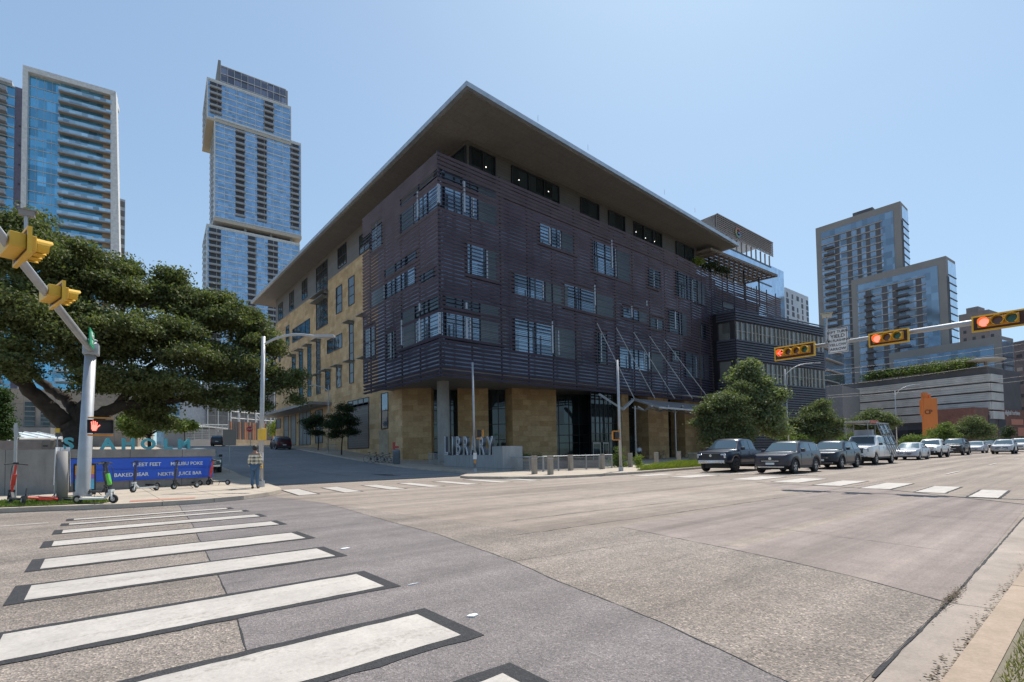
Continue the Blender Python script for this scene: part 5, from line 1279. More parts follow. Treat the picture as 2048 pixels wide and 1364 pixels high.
nS=(nL*math.cos(R_(30))+_Fh*math.sin(R_(30))).normalized(); aS=Vector((0,0,1)).cross(nS)
signal('large yellow signal head on the left arm, close to the left frame edge',pc+ad*10.45+nL*.16,aS,nS,3,'aag','signal heads on the left arm',L=1.6,sc_=.64)
signal('smaller yellow signal head on the left arm, nearer the street name sign',pc+ad*7.3+nL*.16,aS,nS,3,'aag','signal heads on the left arm',L=1.6,sc_=.64)
c=pc+ad*1.45+nL*.16+Vector((0,0,.12)); P=thing('street_name_sign','small green street name sign hung on the left signal arm next to the pole','street sign',c)
m=MB(); m.obox(c,(.55,.012,.26),ad,nL); m.build('panel',SG,P); xd=-ad if (Vector(-ad).cross(Vector((0,0,1)))).dot(nL)>0 else ad
text_mesh('West',.26,.006,WS,'lettering',P,c+nL*.02+Vector((0,0,.09)),xd); text_mesh('AVE',.16,.006,WS,'lettering',P,c+nL*.02-Vector((0,0,.13)),xd)
# pedestrian signals
def hand_mesh(m,c,x,u,s,n):
    m.obox(c-u*.10*s,(.17*s,.01,.16*s),x,n)
    for i,(dx,h) in enumerate([(-.13,.30),(-.045,.36),(.045,.34),(.13,.26)]): m.bar(c+x*dx*s,c+x*dx*1.25*s+u*h*s,.065*s,.02,n)
    m.bar(c+x*.12*s-u*.16*s,c+x*.32*s+u*.06*s,.075*s,.02,n); m.obox(c-u*.3*s,(.12*s,.01,.07*s),x,n)
def pedsignal(label,c,face,front=True,col=None,br=True,w=.44,h=.44,flip=False,group=None):
    c=Vector(c); n=Vector(face).normalized(); x=Vector((0,0,1)).cross(n).normalized(); T=thing('pedestrian_signal',label,'pedestrian signal',c,group=group)
    m=MB(); m.obox(c,(w/2,.09,h/2),x,n); m.build('housing',col or BLK,T,bevel=.015)
    if front:
        m=MB(); t=.02
        for s in (-1,1): m.obox(c+x*s*(w/2)+n*.13,(t/2,.09,h/2),x,n); m.obox(c+Vector((0,0,s*h/2))+n*.13,(w/2,.09,t/2),x,n)
        m.build('hood',BLK if col is None else col,T)
    if br:
        m=MB()
        for s in (-1,1): m.obox(c+Vector((0,0,s*(h/2+.07)))-n*.02,(w/2,.03,.025),x,n)
        m.build('bracket',ORG_,T)
    return T,x,n
c=at(201,853,15.75); T,x,n=pedsignal('black pedestrian signal showing a red raised hand on the thick left pole',c,CAM-c,True,None,True,.62,.40)
m=MB(); x2=-x if x.dot(CR)<0 else x; hand_mesh(m,c+n*.1-x2*.15+Vector((0,0,.02)),x2,Vector((0,0,1)),.42,n); m.build('raised_hand',M('hand_red',(.9,.15,.1),.4,emit=(1,.16,.12),es=1.1),T)
# right mast arm
XA=20.0
def ax(u,v): return onX(u,v,XA)
e0,e1=ax(1600,697),ax(2040,631); adr=(e1-e0).normalized()
T=thing('mast_arm_pole','grey signal arm on the right carrying red lights and the turn sign','signal pole',(XA+.25,e1.y-4.2,0.1))
st=e0; en=e0+adr*13.5
m=MB(); m.tube([st,en],[.06,.13],14); m.build('arm',STEEL,T,smooth=True)
m=MB(); m.tube([(en.x,en.y,.1),(en.x,en.y,en.z+.5)],[.22,.18],20); m.build('pole',STEEL,T,smooth=True)
pcam=ax(1654,634)
m=MB(); m.tube([ax(1652,690),pcam],.025,8); m.build('camera_post',STEEL,T); m=MB(); d=Vector((-.3,1,.0)).normalized()
m.bar(pcam-d*.15+Vector((0,0,.05)),pcam+d*.15+Vector((0,0,.05)),.13,.12); m.bar(pcam-d*.18+Vector((0,0,.13)),pcam+d*.2+Vector((0,0,.13)),.2,.02); m.build('detector_camera',M('camera_beige',(.45,.42,.33),.6),T)
nR=Vector((-1,0,0)); GRP='signal heads on the right arm'
def sig_at(uL,uR,v,nsec,lit,label):
    a=ax(uL,v); b=ax(uR,v-(uR-uL)*.16); c=(a+b)/2; L=abs(a.y-b.y)-.05; 
    sc_=L/(.42*nsec+.34); ad2=Vector((0,-1,adr.z/abs(adr.y)*.4)).normalized()
    signal(label,c+nR*.25,ad2,nR,nsec,lit,GRP,L=.42*nsec+.34,sc_=sc_,H=.62 if nsec==3 else .70)
sig_at(1555,1636,711,4,'Raag','four lens signal head with a lit red arrow at the tip of the right arm')
sig_at(1742,1823,684,3,'rag','three lens signal with a red light, between the white turn sign and its larger neighbour')
sig_at(1946,2056,653,3,'rag','three lens signal with round red light cut by the right edge of the picture')
tl,br=ax(1657,664),ax(1700,700); c=(tl+br)/2+nR*.12; T=thing('regulatory_sign','white sign reading left turn yield on flashing yellow arrow, hung on the right signal arm','road sign',c)
W=abs(tl.y-br.y)-.03; H=.86; m=MB(); m.obox(c,(W/2,.012,H/2),(0,1,0),(1,0,0)); m.build('panel',WS,T)
m=MB()
for s in (-1,1): m.obox(c+nR*.016+Vector((0,0,s*(H/2-.025))),(W/2-.02,.003,.006),(0,1,0),(1,0,0)); m.obox(c+nR*.016+Vector((0,s*(W/2-.025),0)),(.006,.003,H/2-.03),(0,1,0),(1,0,0))
m.build('border_line',SB,T)
for i,(t,s) in enumerate([('LEFT TURN',.125),('YIELD',.17),('ON FLASHING',.115),('YELLOW',.13),('ARROW',.13)]): text_mesh(t,s,.004,SB,'lettering',T,c+nR*.02+Vector((0,0,.30-i*.15)),(0,-1,0))
# slim poles and street lights
def slimpole(name,label,cat,ub,vb,ut,vt,r=.075,arm=None,d=None,group=None):
    b=gnd(ub,vb,.13) if d is None else gp(ub,vb,d); b=Vector((b.x,b.y,gh(b.x,b.y)+.13)); dd=proj(b)[2]; t=at(ut,vt,dd)
    T=thing(name,label,cat,b,group=group); m=MB(); m.tube([b,t],[r,r*.72],14); m.build('pole',STEEL,T,smooth=True)
    m=MB(); m.tube([b-Vector((0,0,.05)),b+Vector((0,0,.25))],r*1.6,12); m.build('pole_base',STEEL,T)
    if arm:
        P=[at(u,v,dd+k) for u,v,k in arm]; m=MB(); m.tube(bez(P,5),[.05]*(len(bez(P,5))),8); m.build('arm',STEEL,T,smooth=True)
        e,f=P[-1],P[-2]; q=(e-f).normalized(); q.z=0; q.normalize(); m=MB(); m.bar(e-q*.05,e+q*.75,.26,.10); m.bar(e+q*.1,e+q*.7,.2,.05); m.build('lamp_head',STEEL,T,bevel=.02)
    return T,b,t,dd
SLG='street lights with curved arms'
T,b,t,dd=slimpole('street_light','white grey street light with long curved arm beside the person in plaid','street light',521,974,527,673,.10,[(526,690,0),(552,677,0),(590,669,0),(632,673,0)],group=SLG)
d=dd-.2; c=at(524,869,d); pedsignal('yellow backed pedestrian signal box on the pole beside the person in plaid',c,Vector((1,.3,0)),False,YEL,False,.36,.46,group='pedestrian signals')
c=at(521,913,d); S=thing('push_button_sign','small white push button sign on the pole beside the person in plaid','sign',c); m=MB(); m.obox(c,(.11,.01,.16),CR,_Fh); m.build('panel',WS,S); c2=at(521,932,d); m=MB(); m.obox(c2,(.07,.04,.09),CR,_Fh); m.build('button_box',YEL,S)
for i in range(4): 
    m=MB(); m.obox(c+_Fh*-.012+Vector((0,0,.1-.06*i)),(.07,.003,.012),CR,_Fh); m.build('sign_line',SB,S)
slimpole('street_light','thin street light with a short arm among the dark trees beside the library','street light',656,905,657,770,.07,[(656,782,0),(645,774,0),(628,771,0)],None,SLG)
slimpole('street_light','tall street light with curved arm in front of the dark louvred wing','street light',1578,903,1570,738,.09,[(1570,750,0),(1585,737,0),(1603,729,0),(1628,726,0)],60,SLG)
slimpole('street_light','faint street light with curved arm in front of the silver ribbed podium','street light',1794,890,1790,781,.09,[(1790,790,0),(1802,778,0),(1815,772,0),(1832,769,0)],95,SLG)
T,b,t,dd=slimpole('signal_pole','slim signal pole standing in front of the carved library letters','signal pole',950,944,945,725,.085)
c=at(958,867,dd-.1); pedsignal('dark pedestrian signal on the slim pole in front of the carved letters',c,Vector((1,-1,0)),False,None,False,.5,.50,group='pedestrian signals')
m=MB(); m.obox(c+CR*.27,(.03,.1,.25),CR,_Fh); m.obox(c-Vector((0,0,.32)),(.18,.04,.04),CR,_Fh); o=m.build('bracket',ORG_,T)
c=at(950,912,dd-.12); S=thing('push_button_sign','small grey push button sign on the slim pole before the carved letters','sign',c); m=MB(); m.obox(c,(.12,.01,.22),CR,_Fh); m.build('panel',WS,S); m=MB(); m.obox(c-Vector((0,0,.38)),(.07,.05,.1),CR,_Fh); m.build('button_box',ORG_,S)
T,b,t,dd=slimpole('signal_pole','slim signal pole rising out of the leafy shrub at the library entrance','signal pole',1242,942,1234.5,720,.095)
c=at(1233,871,dd-.1); pedsignal('orange framed dark pedestrian signal on the pole above the leafy shrub',c,Vector((1,-1,0)),False,None,False,.44,.46,group='pedestrian signals')
m=MB(); m.obox(c-CR*.25,(.03,.1,.24),CR,_Fh); m.obox(c+Vector((0,0,.27)),(.24,.05,.03),CR,_Fh); m.obox(c-Vector((0,0,.27)),(.24,.05,.03),CR,_Fh); m.build('bracket',ORG_,T)
# stop sign
b=gp(501,889,75); S=thing('stop_sign','red octagonal stop sign at the top of the side street before the slatted fence','stop sign',b); m=MB(); zt=at(499,851,75).z; m.tube([b,(b.x,b.y,zt)],.04,8); m.build('post',STEEL,S)
c=at(499,858.5,74.9); n=(CAM-c); n.z=0; n.normalize(); x=Vector((0,0,1)).cross(n); m=MB(); P=[]
for s,o in ((.40,0),): 
    m.lathe(c,n,[(0,.001),(0,.42),(.02,.42),(.02,.001)],8); 
m.build('panel',M('stop_red',(.5,.03,.03),.5),S); text_mesh('STOP',.30,.01,WS,'lettering',S,c+n*.04,x if x.cross(Vector((0,0,1))).dot(n)>0 else -x)
b=gnd(459,946,.13); S=thing('road_sign','grey back of a square sign on a thin post left of the climbing street','road sign',b); dd=proj(b)[2]; m=MB(); t=at(459.5,858,dd); m.tube([b,t],.03,8); m.build('post',STEEL,S); c=at(459,875,dd-.05); m=MB(); m.obox(c,(13*dd/FPX,.01,16*dd/FPX),CR,_Fh); m.build('panel',GREYP,S)
b=gnd(29,1003,.13); S=thing('sign_post','bare thin grey post against the concrete wall at the left','post',b); dd=proj(b)[2]; m=MB(); m.tube([b,at(32,846,dd)],[.04,.035],8); m.build('post',STEEL,S); m=MB(); t=at(32,846,dd); m.tube([at(33,875,dd),t-Vector((0,0,.05))],.05,8); m.build('cap_sleeve',STEEL,S)
# Seaholm tenant wall
WC=concrete('wall_concrete',(.27,.255,.235),(1.9,3),.3)
g0=at(138,990,19.0); g1_=at(427,980,23.1); WZ=1.755; pw2=VPlane(g0,g1_)
T=thing('sign_wall','low concrete wall with a bright blue panel listing tenants, teal letters on top','sign wall',(g0.x,g0.y,.1))
m=MB(); m.vbox(pw2,0,pw2.len,-.1,1.42,-.45,-.02); m.vbox(pw2,-.05,pw2.len+.06,1.42,WZ,-.5,.04); m.build('wall',WC,T)
BLUE=M('tenant_blue',(.016,.095,.55),.35,0,.5,.4,.1)
for z0,z1_ in ((.94,1.39),(.48,.93)):
    m=MB(); m.vslab(pw2,[(0.02,z0),(pw2.len-.06,z0),(pw2.len-.06,z1_),(.02,z1_)],0,.05); m.vbox(pw2,.02,pw2.len-.06,z0-.0,z0+.025,.05,.08); m.build('blue_panel',BLUE,T)
TXT=M('tenant_lettering',(.62,.66,.72),.5)
def walltext(s,u,v,size,sx=1.0): a,z=pw2.hit(u,v); text_mesh(s,size,.012,TXT,'lettering',T,pw2.pt(a,z,.075),pw2.d,offset=.003,sx=sx)
walltext('FLEET FEET',293,929,.205,1.0); walltext('MALIBU POKE',372.5,927,.205,1.0); walltext('BAKED BEAR',262,949.5,.205,1.0); walltext('NEKTER JUICE BAR',359,947,.205,.98)
TEAL=M('teal_letter',(.07,.33,.38),.45)
for ch,u in zip('SEAHOLM',(140,177,219,260,300,339,372)):
    a,z=pw2.hit(u,888); L=thing('standing_letter','teal metal letter %s standing on the concrete sign wall'%ch,'letter',pw2.pt(a,WZ,-.2)) if 0 else None
    o=text_mesh(ch,.60,.035,TEAL,'standing_letter',None,pw2.pt(a,WZ+.205,-.2),pw2.d,offset=.022,sx=1.12); tag(o,'teal metal letter %s standing on top of the tenant sign wall'%ch,'letter','teal letters on the sign wall')
q0=gnd(-120,1003); q1=gnd(120,1003); q0.z=q1.z=0; a=at(-120,950,17.6); b=at(121,950,18.4); pw1=VPlane(a,b)
T=thing('retaining_wall','plain grey concrete wall at the left edge behind the red scooter','wall',(a.x,a.y,.1)); m=MB(); m.vbox(pw1,0,pw1.len,-.1,1.75,-.5,0); m.build('wall',WC,T)
m=MB(); m.vbox(pw1,pw1.len-.45,pw1.len+.02,-.1,1.73,.01,.04); m.build('end_panel',WC,T)
T=thing('planter_wall','low pinkish wall behind the concrete wall at the left','wall',at(50,890,24)); pl=VPlane(at(-60,880,23),at(130,880,27)); m=MB(); m.vbox(pl,0,pl.len,0,2.35,-.5,0); m.build('wall',M('pink_wall',(.45,.33,.27),.8),T)
c=at(97,888,22.5); T=thing('utility_box','small brown grey utility cabinet above the concrete wall left of the oak trunk','utility box',(c.x,c.y,gh(c.x,c.y))); m=MB(); m.obox(Vector((c.x,c.y,1.1)),(.20,.15,1.15),CR,_Fh); m.build('cabinet',M('cabinet_brown',(.13,.11,.09),.6),T,bevel=.02); m=MB(); m.obox(Vector((c.x,c.y,2.0))-_Fh*.16,(.1,.01,.03),CR,_Fh); m.build('vent',BLK,T)
# post wrapped in white plastic strips
b=gnd(124,1003,.13); b=Vector((b.x,b.y,.13)); dd=proj(b)[2]; T=thing('bollard','grey post with torn white plastic strips hanging from its top beside the blue panel','bollard',b)
m=MB(); m.tube([b,(b.x,b.y,1.6)],.13,16); m.build('post',GREYP,T,smooth=True)
rr=random.Random(6)
for i in range(7):
    t=i*.55+rr.uniform(-.2,.2); x=math.cos(t)*.15; y=math.sin(t)*.15; h=rr.uniform(.7,1.25) if i!=5 else 1.5; c=Vector((b.x+x,b.y+y,1.72)); tx=Vector((-math.sin(t),math.cos(t),0))
    m=MB(); m.hexa([c-Vector((0,0,h))+tx*s1*.02+Vector((x,y,0))*s2 for s1,s2 in ((-1,.2),(1,.2),(1,.3),(-1,.3))]+[c+tx*s1*.035+Vector((x,y,0))*s2 for s1,s2 in ((-1,0),(1,0),(1,.06),(-1,.06))]); m.build('plastic_strip',M('plastic_strip',(.75,.74,.72),.5),T)
# A-board
b=at(169,985,17.4); b=Vector((b.x,b.y,.13)); T=thing('sandwich_board','colourful orange and blue sandwich board half hidden behind the thick signal pole','sandwich board',b); b=Vector(b); n=(CAM-b); n.z=0; n.normalize(); x=Vector((0,0,1)).cross(n).normalized()
for s in (1,-1):
    m=MB(); m.obox(b+n*s*.16+Vector((0,0,.55)),(.30,.015,.55),x,n+Vector((0,0,.25*s))); m.build('board',BLK,T)
for z,h,cc in ((.86,.16,(.75,.30,.05)),(.62,.08,(.35,.15,.45)),(.38,.18,(.12,.45,.62))):
    m=MB(); m.obox(b+n*(.19+(.55-z)*.25)+Vector((0,0,z)),(.25,.006,h),x,n+Vector((0,0,.25))); m.build('poster',M('poster%d'%int(z*100),cc,.5),T)
# LIBRARY letters
s0=gnd(889,932,.13); s1=gnd(1005,942,.13); pls=VPlane(s0,s1); L=pls.len
T=thing('library_sign','big silver LIBRARY letters on a pale concrete block at the street corner','sign',(s0.x,s0.y,s0.z))
zt=pls.hit(985,893)[1]; zl0=pls.hit(930,913)[1]; 
m=MB(); m.vslab(pls,[(0,-.2),(L,-.2),(L,zt),(pls.hit(992,900)[0],zt),(pls.hit(992,900)[0],zt),(0,zl0+.05)] if 0 else [(0,-.2),(L,-.2),(L,zt),(L*.86,zt),(L*.86,zl0+.1),(0,zl0+.1)],-1.6,0); m.build('plinth',CONC2,T,bevel=.02)
m=MB(); m.vbox(pls,.1,L*.86,zl0+.1,zt-.12,-1.5,-.9); m.build('back_block',CONC2,T)
LET=M('letter_side',(.11,.112,.115),.45,.4); LETR=M('letter_rim',(.80,.80,.80),.4,.3); LETI=M('letter_groove',(.40,.41,.42),.5,.3)
us=[(892,),(905,),(916,),(931,),(947,),(963,),(980,)]
for ch,(u,) in zip('LIBRARY',us):
    a,z=pls.hit(u,894); H=pls.hit(u,875)[1]-zl0; c=pls.pt(a,zl0+.02+H/2,.12-.25)
    o=text_mesh(ch,H*1.38,.13,LET,'letter',T,c,pls.d,offset=.022,sx=.92)
    text_mesh(ch,H*1.38,.012,LETR,'letter_rim',o,c+pls.n*.145,pls.d,offset=.028,sx=.92,org=ORG[T.name]); text_mesh(ch,H*1.38,.012,LETI,'letter_face',o,c+pls.n*.16,pls.d,offset=-.02,sx=.92,org=ORG[T.name])
# railing with mesh panels and ramp
RM=M('rail_metal',(.33,.33,.32),.45,.4)
def railing(label,p,q,h,group,tilt0=0,tilt1=0):
    F=thing('railing',label,'railing',p,group=group); pl=VPlane(p,q); L=pl.len; n=max(1,round(L/1.35)); z0=lambda a: lerp(p.z,q.z,a/L)
    for i in range(n+1): a=L*i/n; m=MB(); m.vbox(pl,a-.04,a+.04,z0(a)-.1,z0(a)+h,-.03,.03); m.build('post',RM,F)
    for i in range(n):
        a0,a1=L*i/n+.08,L*(i+1)/n-.08; m=MB(); za,zb=z0(a0),z0(a1)
        for k in range(int((a1-a0)/.085)+1): a=a0+k*.085; m.bar(pl.pt(a,z0(a)+.08),pl.pt(a,z0(a)+h-.14),.012)
        for k in range(9): z=.08+k*(h-.22)/8; m.bar(pl.pt(a0,za+z),pl.pt(a1,zb+z),.012)
        m.bar(pl.pt(a0,za+.07),pl.pt(a1,zb+.07),.03); m.bar(pl.pt(a0,za+h-.13),pl.pt(a1,zb+h-.13),.03); m.build('mesh_panel',RM,F)
    m=MB(); m.tube([pl.pt(-.05,z0(0)+h),pl.pt(L+.05,z0(L)+h)],.035,8); m.build('handrail',STEEL,F)
r0=gnd(1012,942,.1); r1=gnd(1086,944,.1); r2=gnd(1224,937,.1)
railing('railing with mesh panels just right of the library letter block','' or r0,r1,.98,'mesh railings'); railing('longer railing with mesh panels and pale handrail ending at the leafy shrub',r1+Vector((.05,0,0)),r2,1.0,'mesh railings')
q=gnd(862,930,.13); railing('short railing beside the round concrete column left of the library letters',gnd(858,928,.13),gnd(879,931,.13),1.05,'mesh railings')
m=MB(); rp=VPlane(r0,r2); pdk=MB(); 
# sunken dark planting bed and low wall behind the railing
ra_,rb_=r0,r2; T=thing('ramp_wall','dark low ramp wall behind the mesh railing','wall',(r0.x+1,r0.y+1.2,.1)); m.vbox(VPlane(r0+Vector((.5,1.4,0)),r2+Vector((.8,1.2,0))),0,(r2-r0).length,-.1,.75,-.2,0); m.build('wall',DGREY,T)
# bollards
BOL=concrete('bollard_stone',(.36,.31,.25),None,.2)
for (u,v,l) in [(1069,948,'first bollard from the library letters, in front of the mesh railing'),(1101,949,'stone bollard nearest the road corner, right of the first one'),(1141,941,'stone bollard in front of the long railing near its left third'),(1205,938,'stone bollard near the right end of the long railing'),(1261,934,'stone bollard just right of the leafy shrub'),(1313,931,'stone bollard in the middle of the entrance, above the wild grass'),(1358,927,'stone bollard furthest right, behind the tufted shrub')]:
    b=gnd(u,v,.13); T=thing('bollard','square '+l if 'stone' not in l else 'square '+l,'bollard',b,group='stone bollards round the entrance'); m=MB(); h=1.05; m.obox(b+Vector((0,0,h/2)),(.13,.13,h/2),(1,0,0)); m.build('shaft',BOL,T,bevel=.02); m=MB(); m.obox(b+Vector((0,0,h-.16)),(.135,.135,.012),(1,0,0)); m.build('reveal_band',STEEL,T)
# litter bin with red lid
b=gnd(793,928,.13); T=thing('litter_bin','round grey litter bin with red flap beside the parked bicycles','bin',b); m=MB(); m.lathe(b,(0,0,1),[(0,.30),(.05,.36),(1.2,.36),(1.25,.38),(1.32,.34),(1.42,.18),(1.44,.0)],20); m.build('body',M('bin_grey',(.18,.20,.22),.5,.3),T,True)
m=MB(); m.obox(b+Vector((-.25,0,1.75)),(.12,.04,.35),(1,0,0)); m.obox(b+Vector((0,0,1.62)),(.22,.08,.10),(1,0,0)); m.build('flap',M('bin_red',(.45,.06,.05),.5),T)
m=MB(); m.tube([b+Vector((-.1,.1,1.4)),b+Vector((-.1,.1,1.8))],.03,6); m.build('flap_post',BLK,T)
# hydrant-like yellow box left
c=at(115,872,25); T=thing('parking_sign','yellow and grey parking pay sign behind the wall left of the oak trunk','sign',(c.x,c.y,.1)); m=MB(); m.tube([(c.x,c.y,.1),(c.x,c.y,c.z)],.03,6); m.build('post',STEEL,T); m=MB(); m.obox(at(115,861,24.9),(.11,.02,.11),CR,_Fh); m.build('panel',YEL,T); m=MB(); m.obox(at(115,870,24.9),(.09,.02,.09),CR,_Fh); m.build('panel',DGREY,T)
# stone bench block
b=gnd(1400,920,.13); T=thing('stone_bench','pale stone bench block left of the first pickup','bench',b); m=MB(); m.obox(b+Vector((.2,.6,.35)),(.9,.35,.35),(1,.0,0)); m.build('block',STONEP,T,bevel=.03); m=MB(); m.obox(b+Vector((.2,.6,.74)),(.95,.4,.04),(1,0,0)); m.build('seat',M('bench_top',(.55,.50,.43),.7),T,bevel=.01)
# ---------------------------------------------------------------- vehicles
TYRE=M('tyre',(.018,.018,.018),.75); RIM=M('alloy',(.42,.43,.45),.3,.8); RIMD=M('alloy_dark',(.10,.10,.11),.35,.7); CGL=glassm('car_glass',(.10,.15,.18),.45,.03,(8,8),0,tilt=0); CHROME=M('chrome',(.65,.66,.68),.15,.95); PLAS=M('black_plastic',(.03,.03,.032),.6)
HL=M('headlight',(.65,.68,.70),.12,.6); TL=M('tail_light',(.35,.015,.015),.2); PLW=M('number_plate',(.62,.64,.62),.5); AMBL=M('turn_lamp',(.5,.2,.03),.3)
def paint(n,c): return M(n,c,.3,.0,.35,.5,.03,coat=.3)
P_NAVY=paint('navy_paint',(.012,.018,.036)); P_GREY=paint('slate_paint',(.028,.030,.044)); P_DKB=paint('dark_blue_paint',(.006,.016,.030)); P_WHITE=paint('white_paint',(.70,.69,.66)); P_SILV=paint('silver_paint',(.42,.44,.47)); P_BLACK=paint('black_paint',(.02,.021,.023)); P_MAR=paint('dark_maroon_paint',(.05,.008,.012)); P_BLUE=paint('steel_blue_paint',(.13,.20,.26)); P_GRN=paint('grey_green_paint',(.13,.16,.16))
def vehicle(label,cat,loc,rz,kind,paintm,rim=None,name='parked_car',group=None,W=1.85,H=1.7,L=4.6,rack=False,front=None):
    """front of the vehicle points to local +X"""
    T=bpy.data.objects.new(name,None); COL.objects.link(T); T.location=loc; T.rotation_euler=(0,0,rz); ORG[T.name]=Vector((0,0,0)); tag(T,label,cat,group)
    hw=W/2; rw={'pickup':.41,'suv':.37,'sedan':.33,'big':.42}[kind]; wb=L*.615; xf=wb/2+L*.01; xr=-wb/2+L*.01; x0,x1=-L/2,L/2
    if kind=='suv': prof=[(x1,.62,.62),(x1-.06,.92,0),(x1-.35,1.02,0),(x1-L*.25,1.12,0)]; belt=1.08*H/1.7; hood=[(x1,.84),(x1-.10,.97),(x1-.5,1.02),(x1-L*.27,1.10)]; cab=[(x1-L*.27,1.10),(x1-L*.43,H-.06),(x1-L*.52,H),(x0+L*.16,H-.03),(x0+.22,H-.12),(x0+.06,1.15)]; tail=[(x0+.06,1.15),(x0,1.0)]
    elif kind=='sedan': belt=.93; hood=[(x1,.62),(x1-.12,.76),(x1-.5,.84),(x1-L*.27,.95)]; cab=[(x1-L*.27,.95),(x1-L*.43,H-.06),(x1-L*.52,H),(x0+L*.30,H-.05),(x0+L*.14,1.05)]; tail=[(x0+L*.14,1.05),(x0+.1,1.02),(x0,.9)]
    elif kind=='pickup': belt=1.22*H/1.93; hood=[(x1,.95),(x1-.08,1.14),(x1-.4,1.22),(x1-L*.215,1.27)]; cab=[(x1-L*.215,1.27),(x1-L*.335,H-.07),(x1-L*.40,H),(x1-L*.575,H-.03),(x1-L*.615,H-.15),(x1-L*.63,belt+.06)]; tail=[(x1-L*.63,belt+.03),(x0,belt+.02)]
    sc_h=H/{'suv':1.7,'sedan':1.45,'pickup':1.93}[kind]
    if kind!='pickup': hood=[(x,z*sc_h) for x,z in hood]; cab=[(x,(z*sc_h if z<H-.2 else z)) for x,z in cab]; tail=[(x,z*sc_h) for x,z in tail]; belt*=1
    else: hood=[(x,z*sc_h) for x,z in hood]; cab=[(cab[0][0],cab[0][1]*sc_h)]+cab[1:]
    topl=sorted(hood+cab+tail); bot0=.34 if kind!='pickup' else .48
    if kind=='sedan': bot0=.25
    def top(x): return pw(x,topl)
    cabs=[c[0] for c in cab]; cx0,cx1=min(cabs),max(cabs)
    def beltz(x): return min(top(x),pw(x,[(x0,belt+.02),(cx1,belt*1.0+.0),(x1,belt-.1)])) 
    m=MB(); xs=[]; x=x0; n=int(L/.085)
    xs=[lerp(x0,x1,i/n) for i in range(n+1)]
    prev=None
    for i,x in enumerate(xs):
        e=min((x-x0)/.35,(x1-x)/.62,1); e=max(0,e); nar=.76+.24*math.sqrt(1-(1-e)**2) 
        zb=bot0
        for c in (xf,xr):
            r2=(rw+.07)**2-(x-c)**2
            if r2>0: zb=max(zb,rw+math.sqrt(r2))
        if e<1: zb=max(zb,bot0+.06*(1-e))
        zt=top(x); bz=beltz(x); zb=min(zb,bz-.08); w=hw*nar
        ins=0 if zt<=bz+.02 else min(1,(zt-bz)/.5)*.17*W/1.85
        tw=w-ins
        ring=[(w*.93,zb),(w,min(zb+.10,bz-.03)),(w*1.0,lerp(zb,bz,.55)),(w*.985,bz-.05),(w*.955,bz),(max(.1,tw-.02),max(bz+.005,zt-.10 if zt-.10>bz else bz+.005)),(max(.08,tw-.10),zt-.025 if zt-.025>bz else bz+.01),(tw*.5,zt+.01),(0,zt+.015)]
        full=[(x,y,z) for y,z in ring]+[(x,-y,z) for y,z in ring[-2::-1]]
        b=len(m.v); m.v+=full; k=len(full)
        if prev is not None:
            for j in range(k-1): m.f.append((prev+j,prev+j+1,b+j+1,b+j)); m.m.append(0)
            m.f.append((prev+k-1,prev,b,b+k-1)); m.m.append(1)
        else: m.f.append(tuple(range(b,b+k))[::-1]); m.m.append(0)
        prev=b
    m.f.append(tuple(range(prev,prev+k))); m.m.append(0)
    body=m.build('body',[paintm,PLAS],T,True)
    # greenhouse glazing laid just proud of the shell
    cab=sorted(cab); 
    def sidepoly(xa,xb,ti=.13,bi=.06,nm='window'):
        for s in (1,-1):
            g=MB(); N=8; lo=[];hi=[]
            for i in range(N+1):
                x=lerp(xa,xb,i/N); zt=top(x)-ti; bz=beltz(x)+bi
                if zt<bz+.02: zt=bz+.02
                def yy(z):
                    bz_=beltz(x); zt_=top(x); e=max(0,min((x-x0)/.35,(x1-x)/.62,1)); nar=.76+.24*math.sqrt(1-(1-e)**2); w=hw*nar; ins=min(1,(zt_-bz_)/.5)*.17*W/1.85; t=(z-bz_)/max(.05,(zt_-.10-bz_)); return lerp(w*.955,w-ins-.02,min(1,max(0,t)))
                lo.append((x,s*(yy(bz)+.008),bz)); hi.append((x,s*(yy(zt)+.008),zt))
            for i in range(N):
                q=[lo[i],lo[i+1],hi[i+1],hi[i]]; 
                if s<0: q=q
                else: q=q[::-1]
                g.quad(*q)
            g.build(nm,CGL,T)
    wsx0,wsx1=[c[0] for c in cab if c[0]>0-9][-2],cx1
    roof_f=[c for c in cab][-2][0]
    cabm=(cx0+roof_f)/2
    if kind=='pickup': sidepoly(roof_f-.02+.28*0,lerp(roof_f,cx0,.5)+.05); sidepoly(lerp(roof_f,cx0,.5)-.05,cx0+.18); 
    else: sidepoly(roof_f+.18,lerp(roof_f,cx0,.42)+.05); sidepoly(lerp(roof_f,cx0,.42)-.05,lerp(roof_f,cx0,.78)); 
    if kind=='suv': sidepoly(lerp(roof_f,cx0,.8)-.0,cx0+.30,.17)
    def cross(xa,xb,ins0,ins1,nm,d):
        g=MB(); N=6; rows=[]
        for i in range(N+1):
            x=lerp(xa,xb,i/N); zt=top(x)+.022; e=max(0,min((x-x0)/.35,(x1-x)/.62,1)); nar=.76+.24*math.sqrt(1-(1-e)**2); w=hw*nar; bz=beltz(x); ins=min(1,max(0,(top(x)-bz))/.5)*.17*W/1.85; tw=w-ins-.13
            rows.append([(x+d*.012,y,zt-.018*(abs(y)/tw)**2) for y in [tw*k/4 for k in range(-4,5)]])
        for a,b in zip(rows,rows[1:]):
            for k in range(8): g.quad(a[k],b[k],b[k+1],a[k+1])
        g.build(nm,CGL,T,True)
    cross(roof_f+.06,cx1-.06,0,0,'windscreen',1)
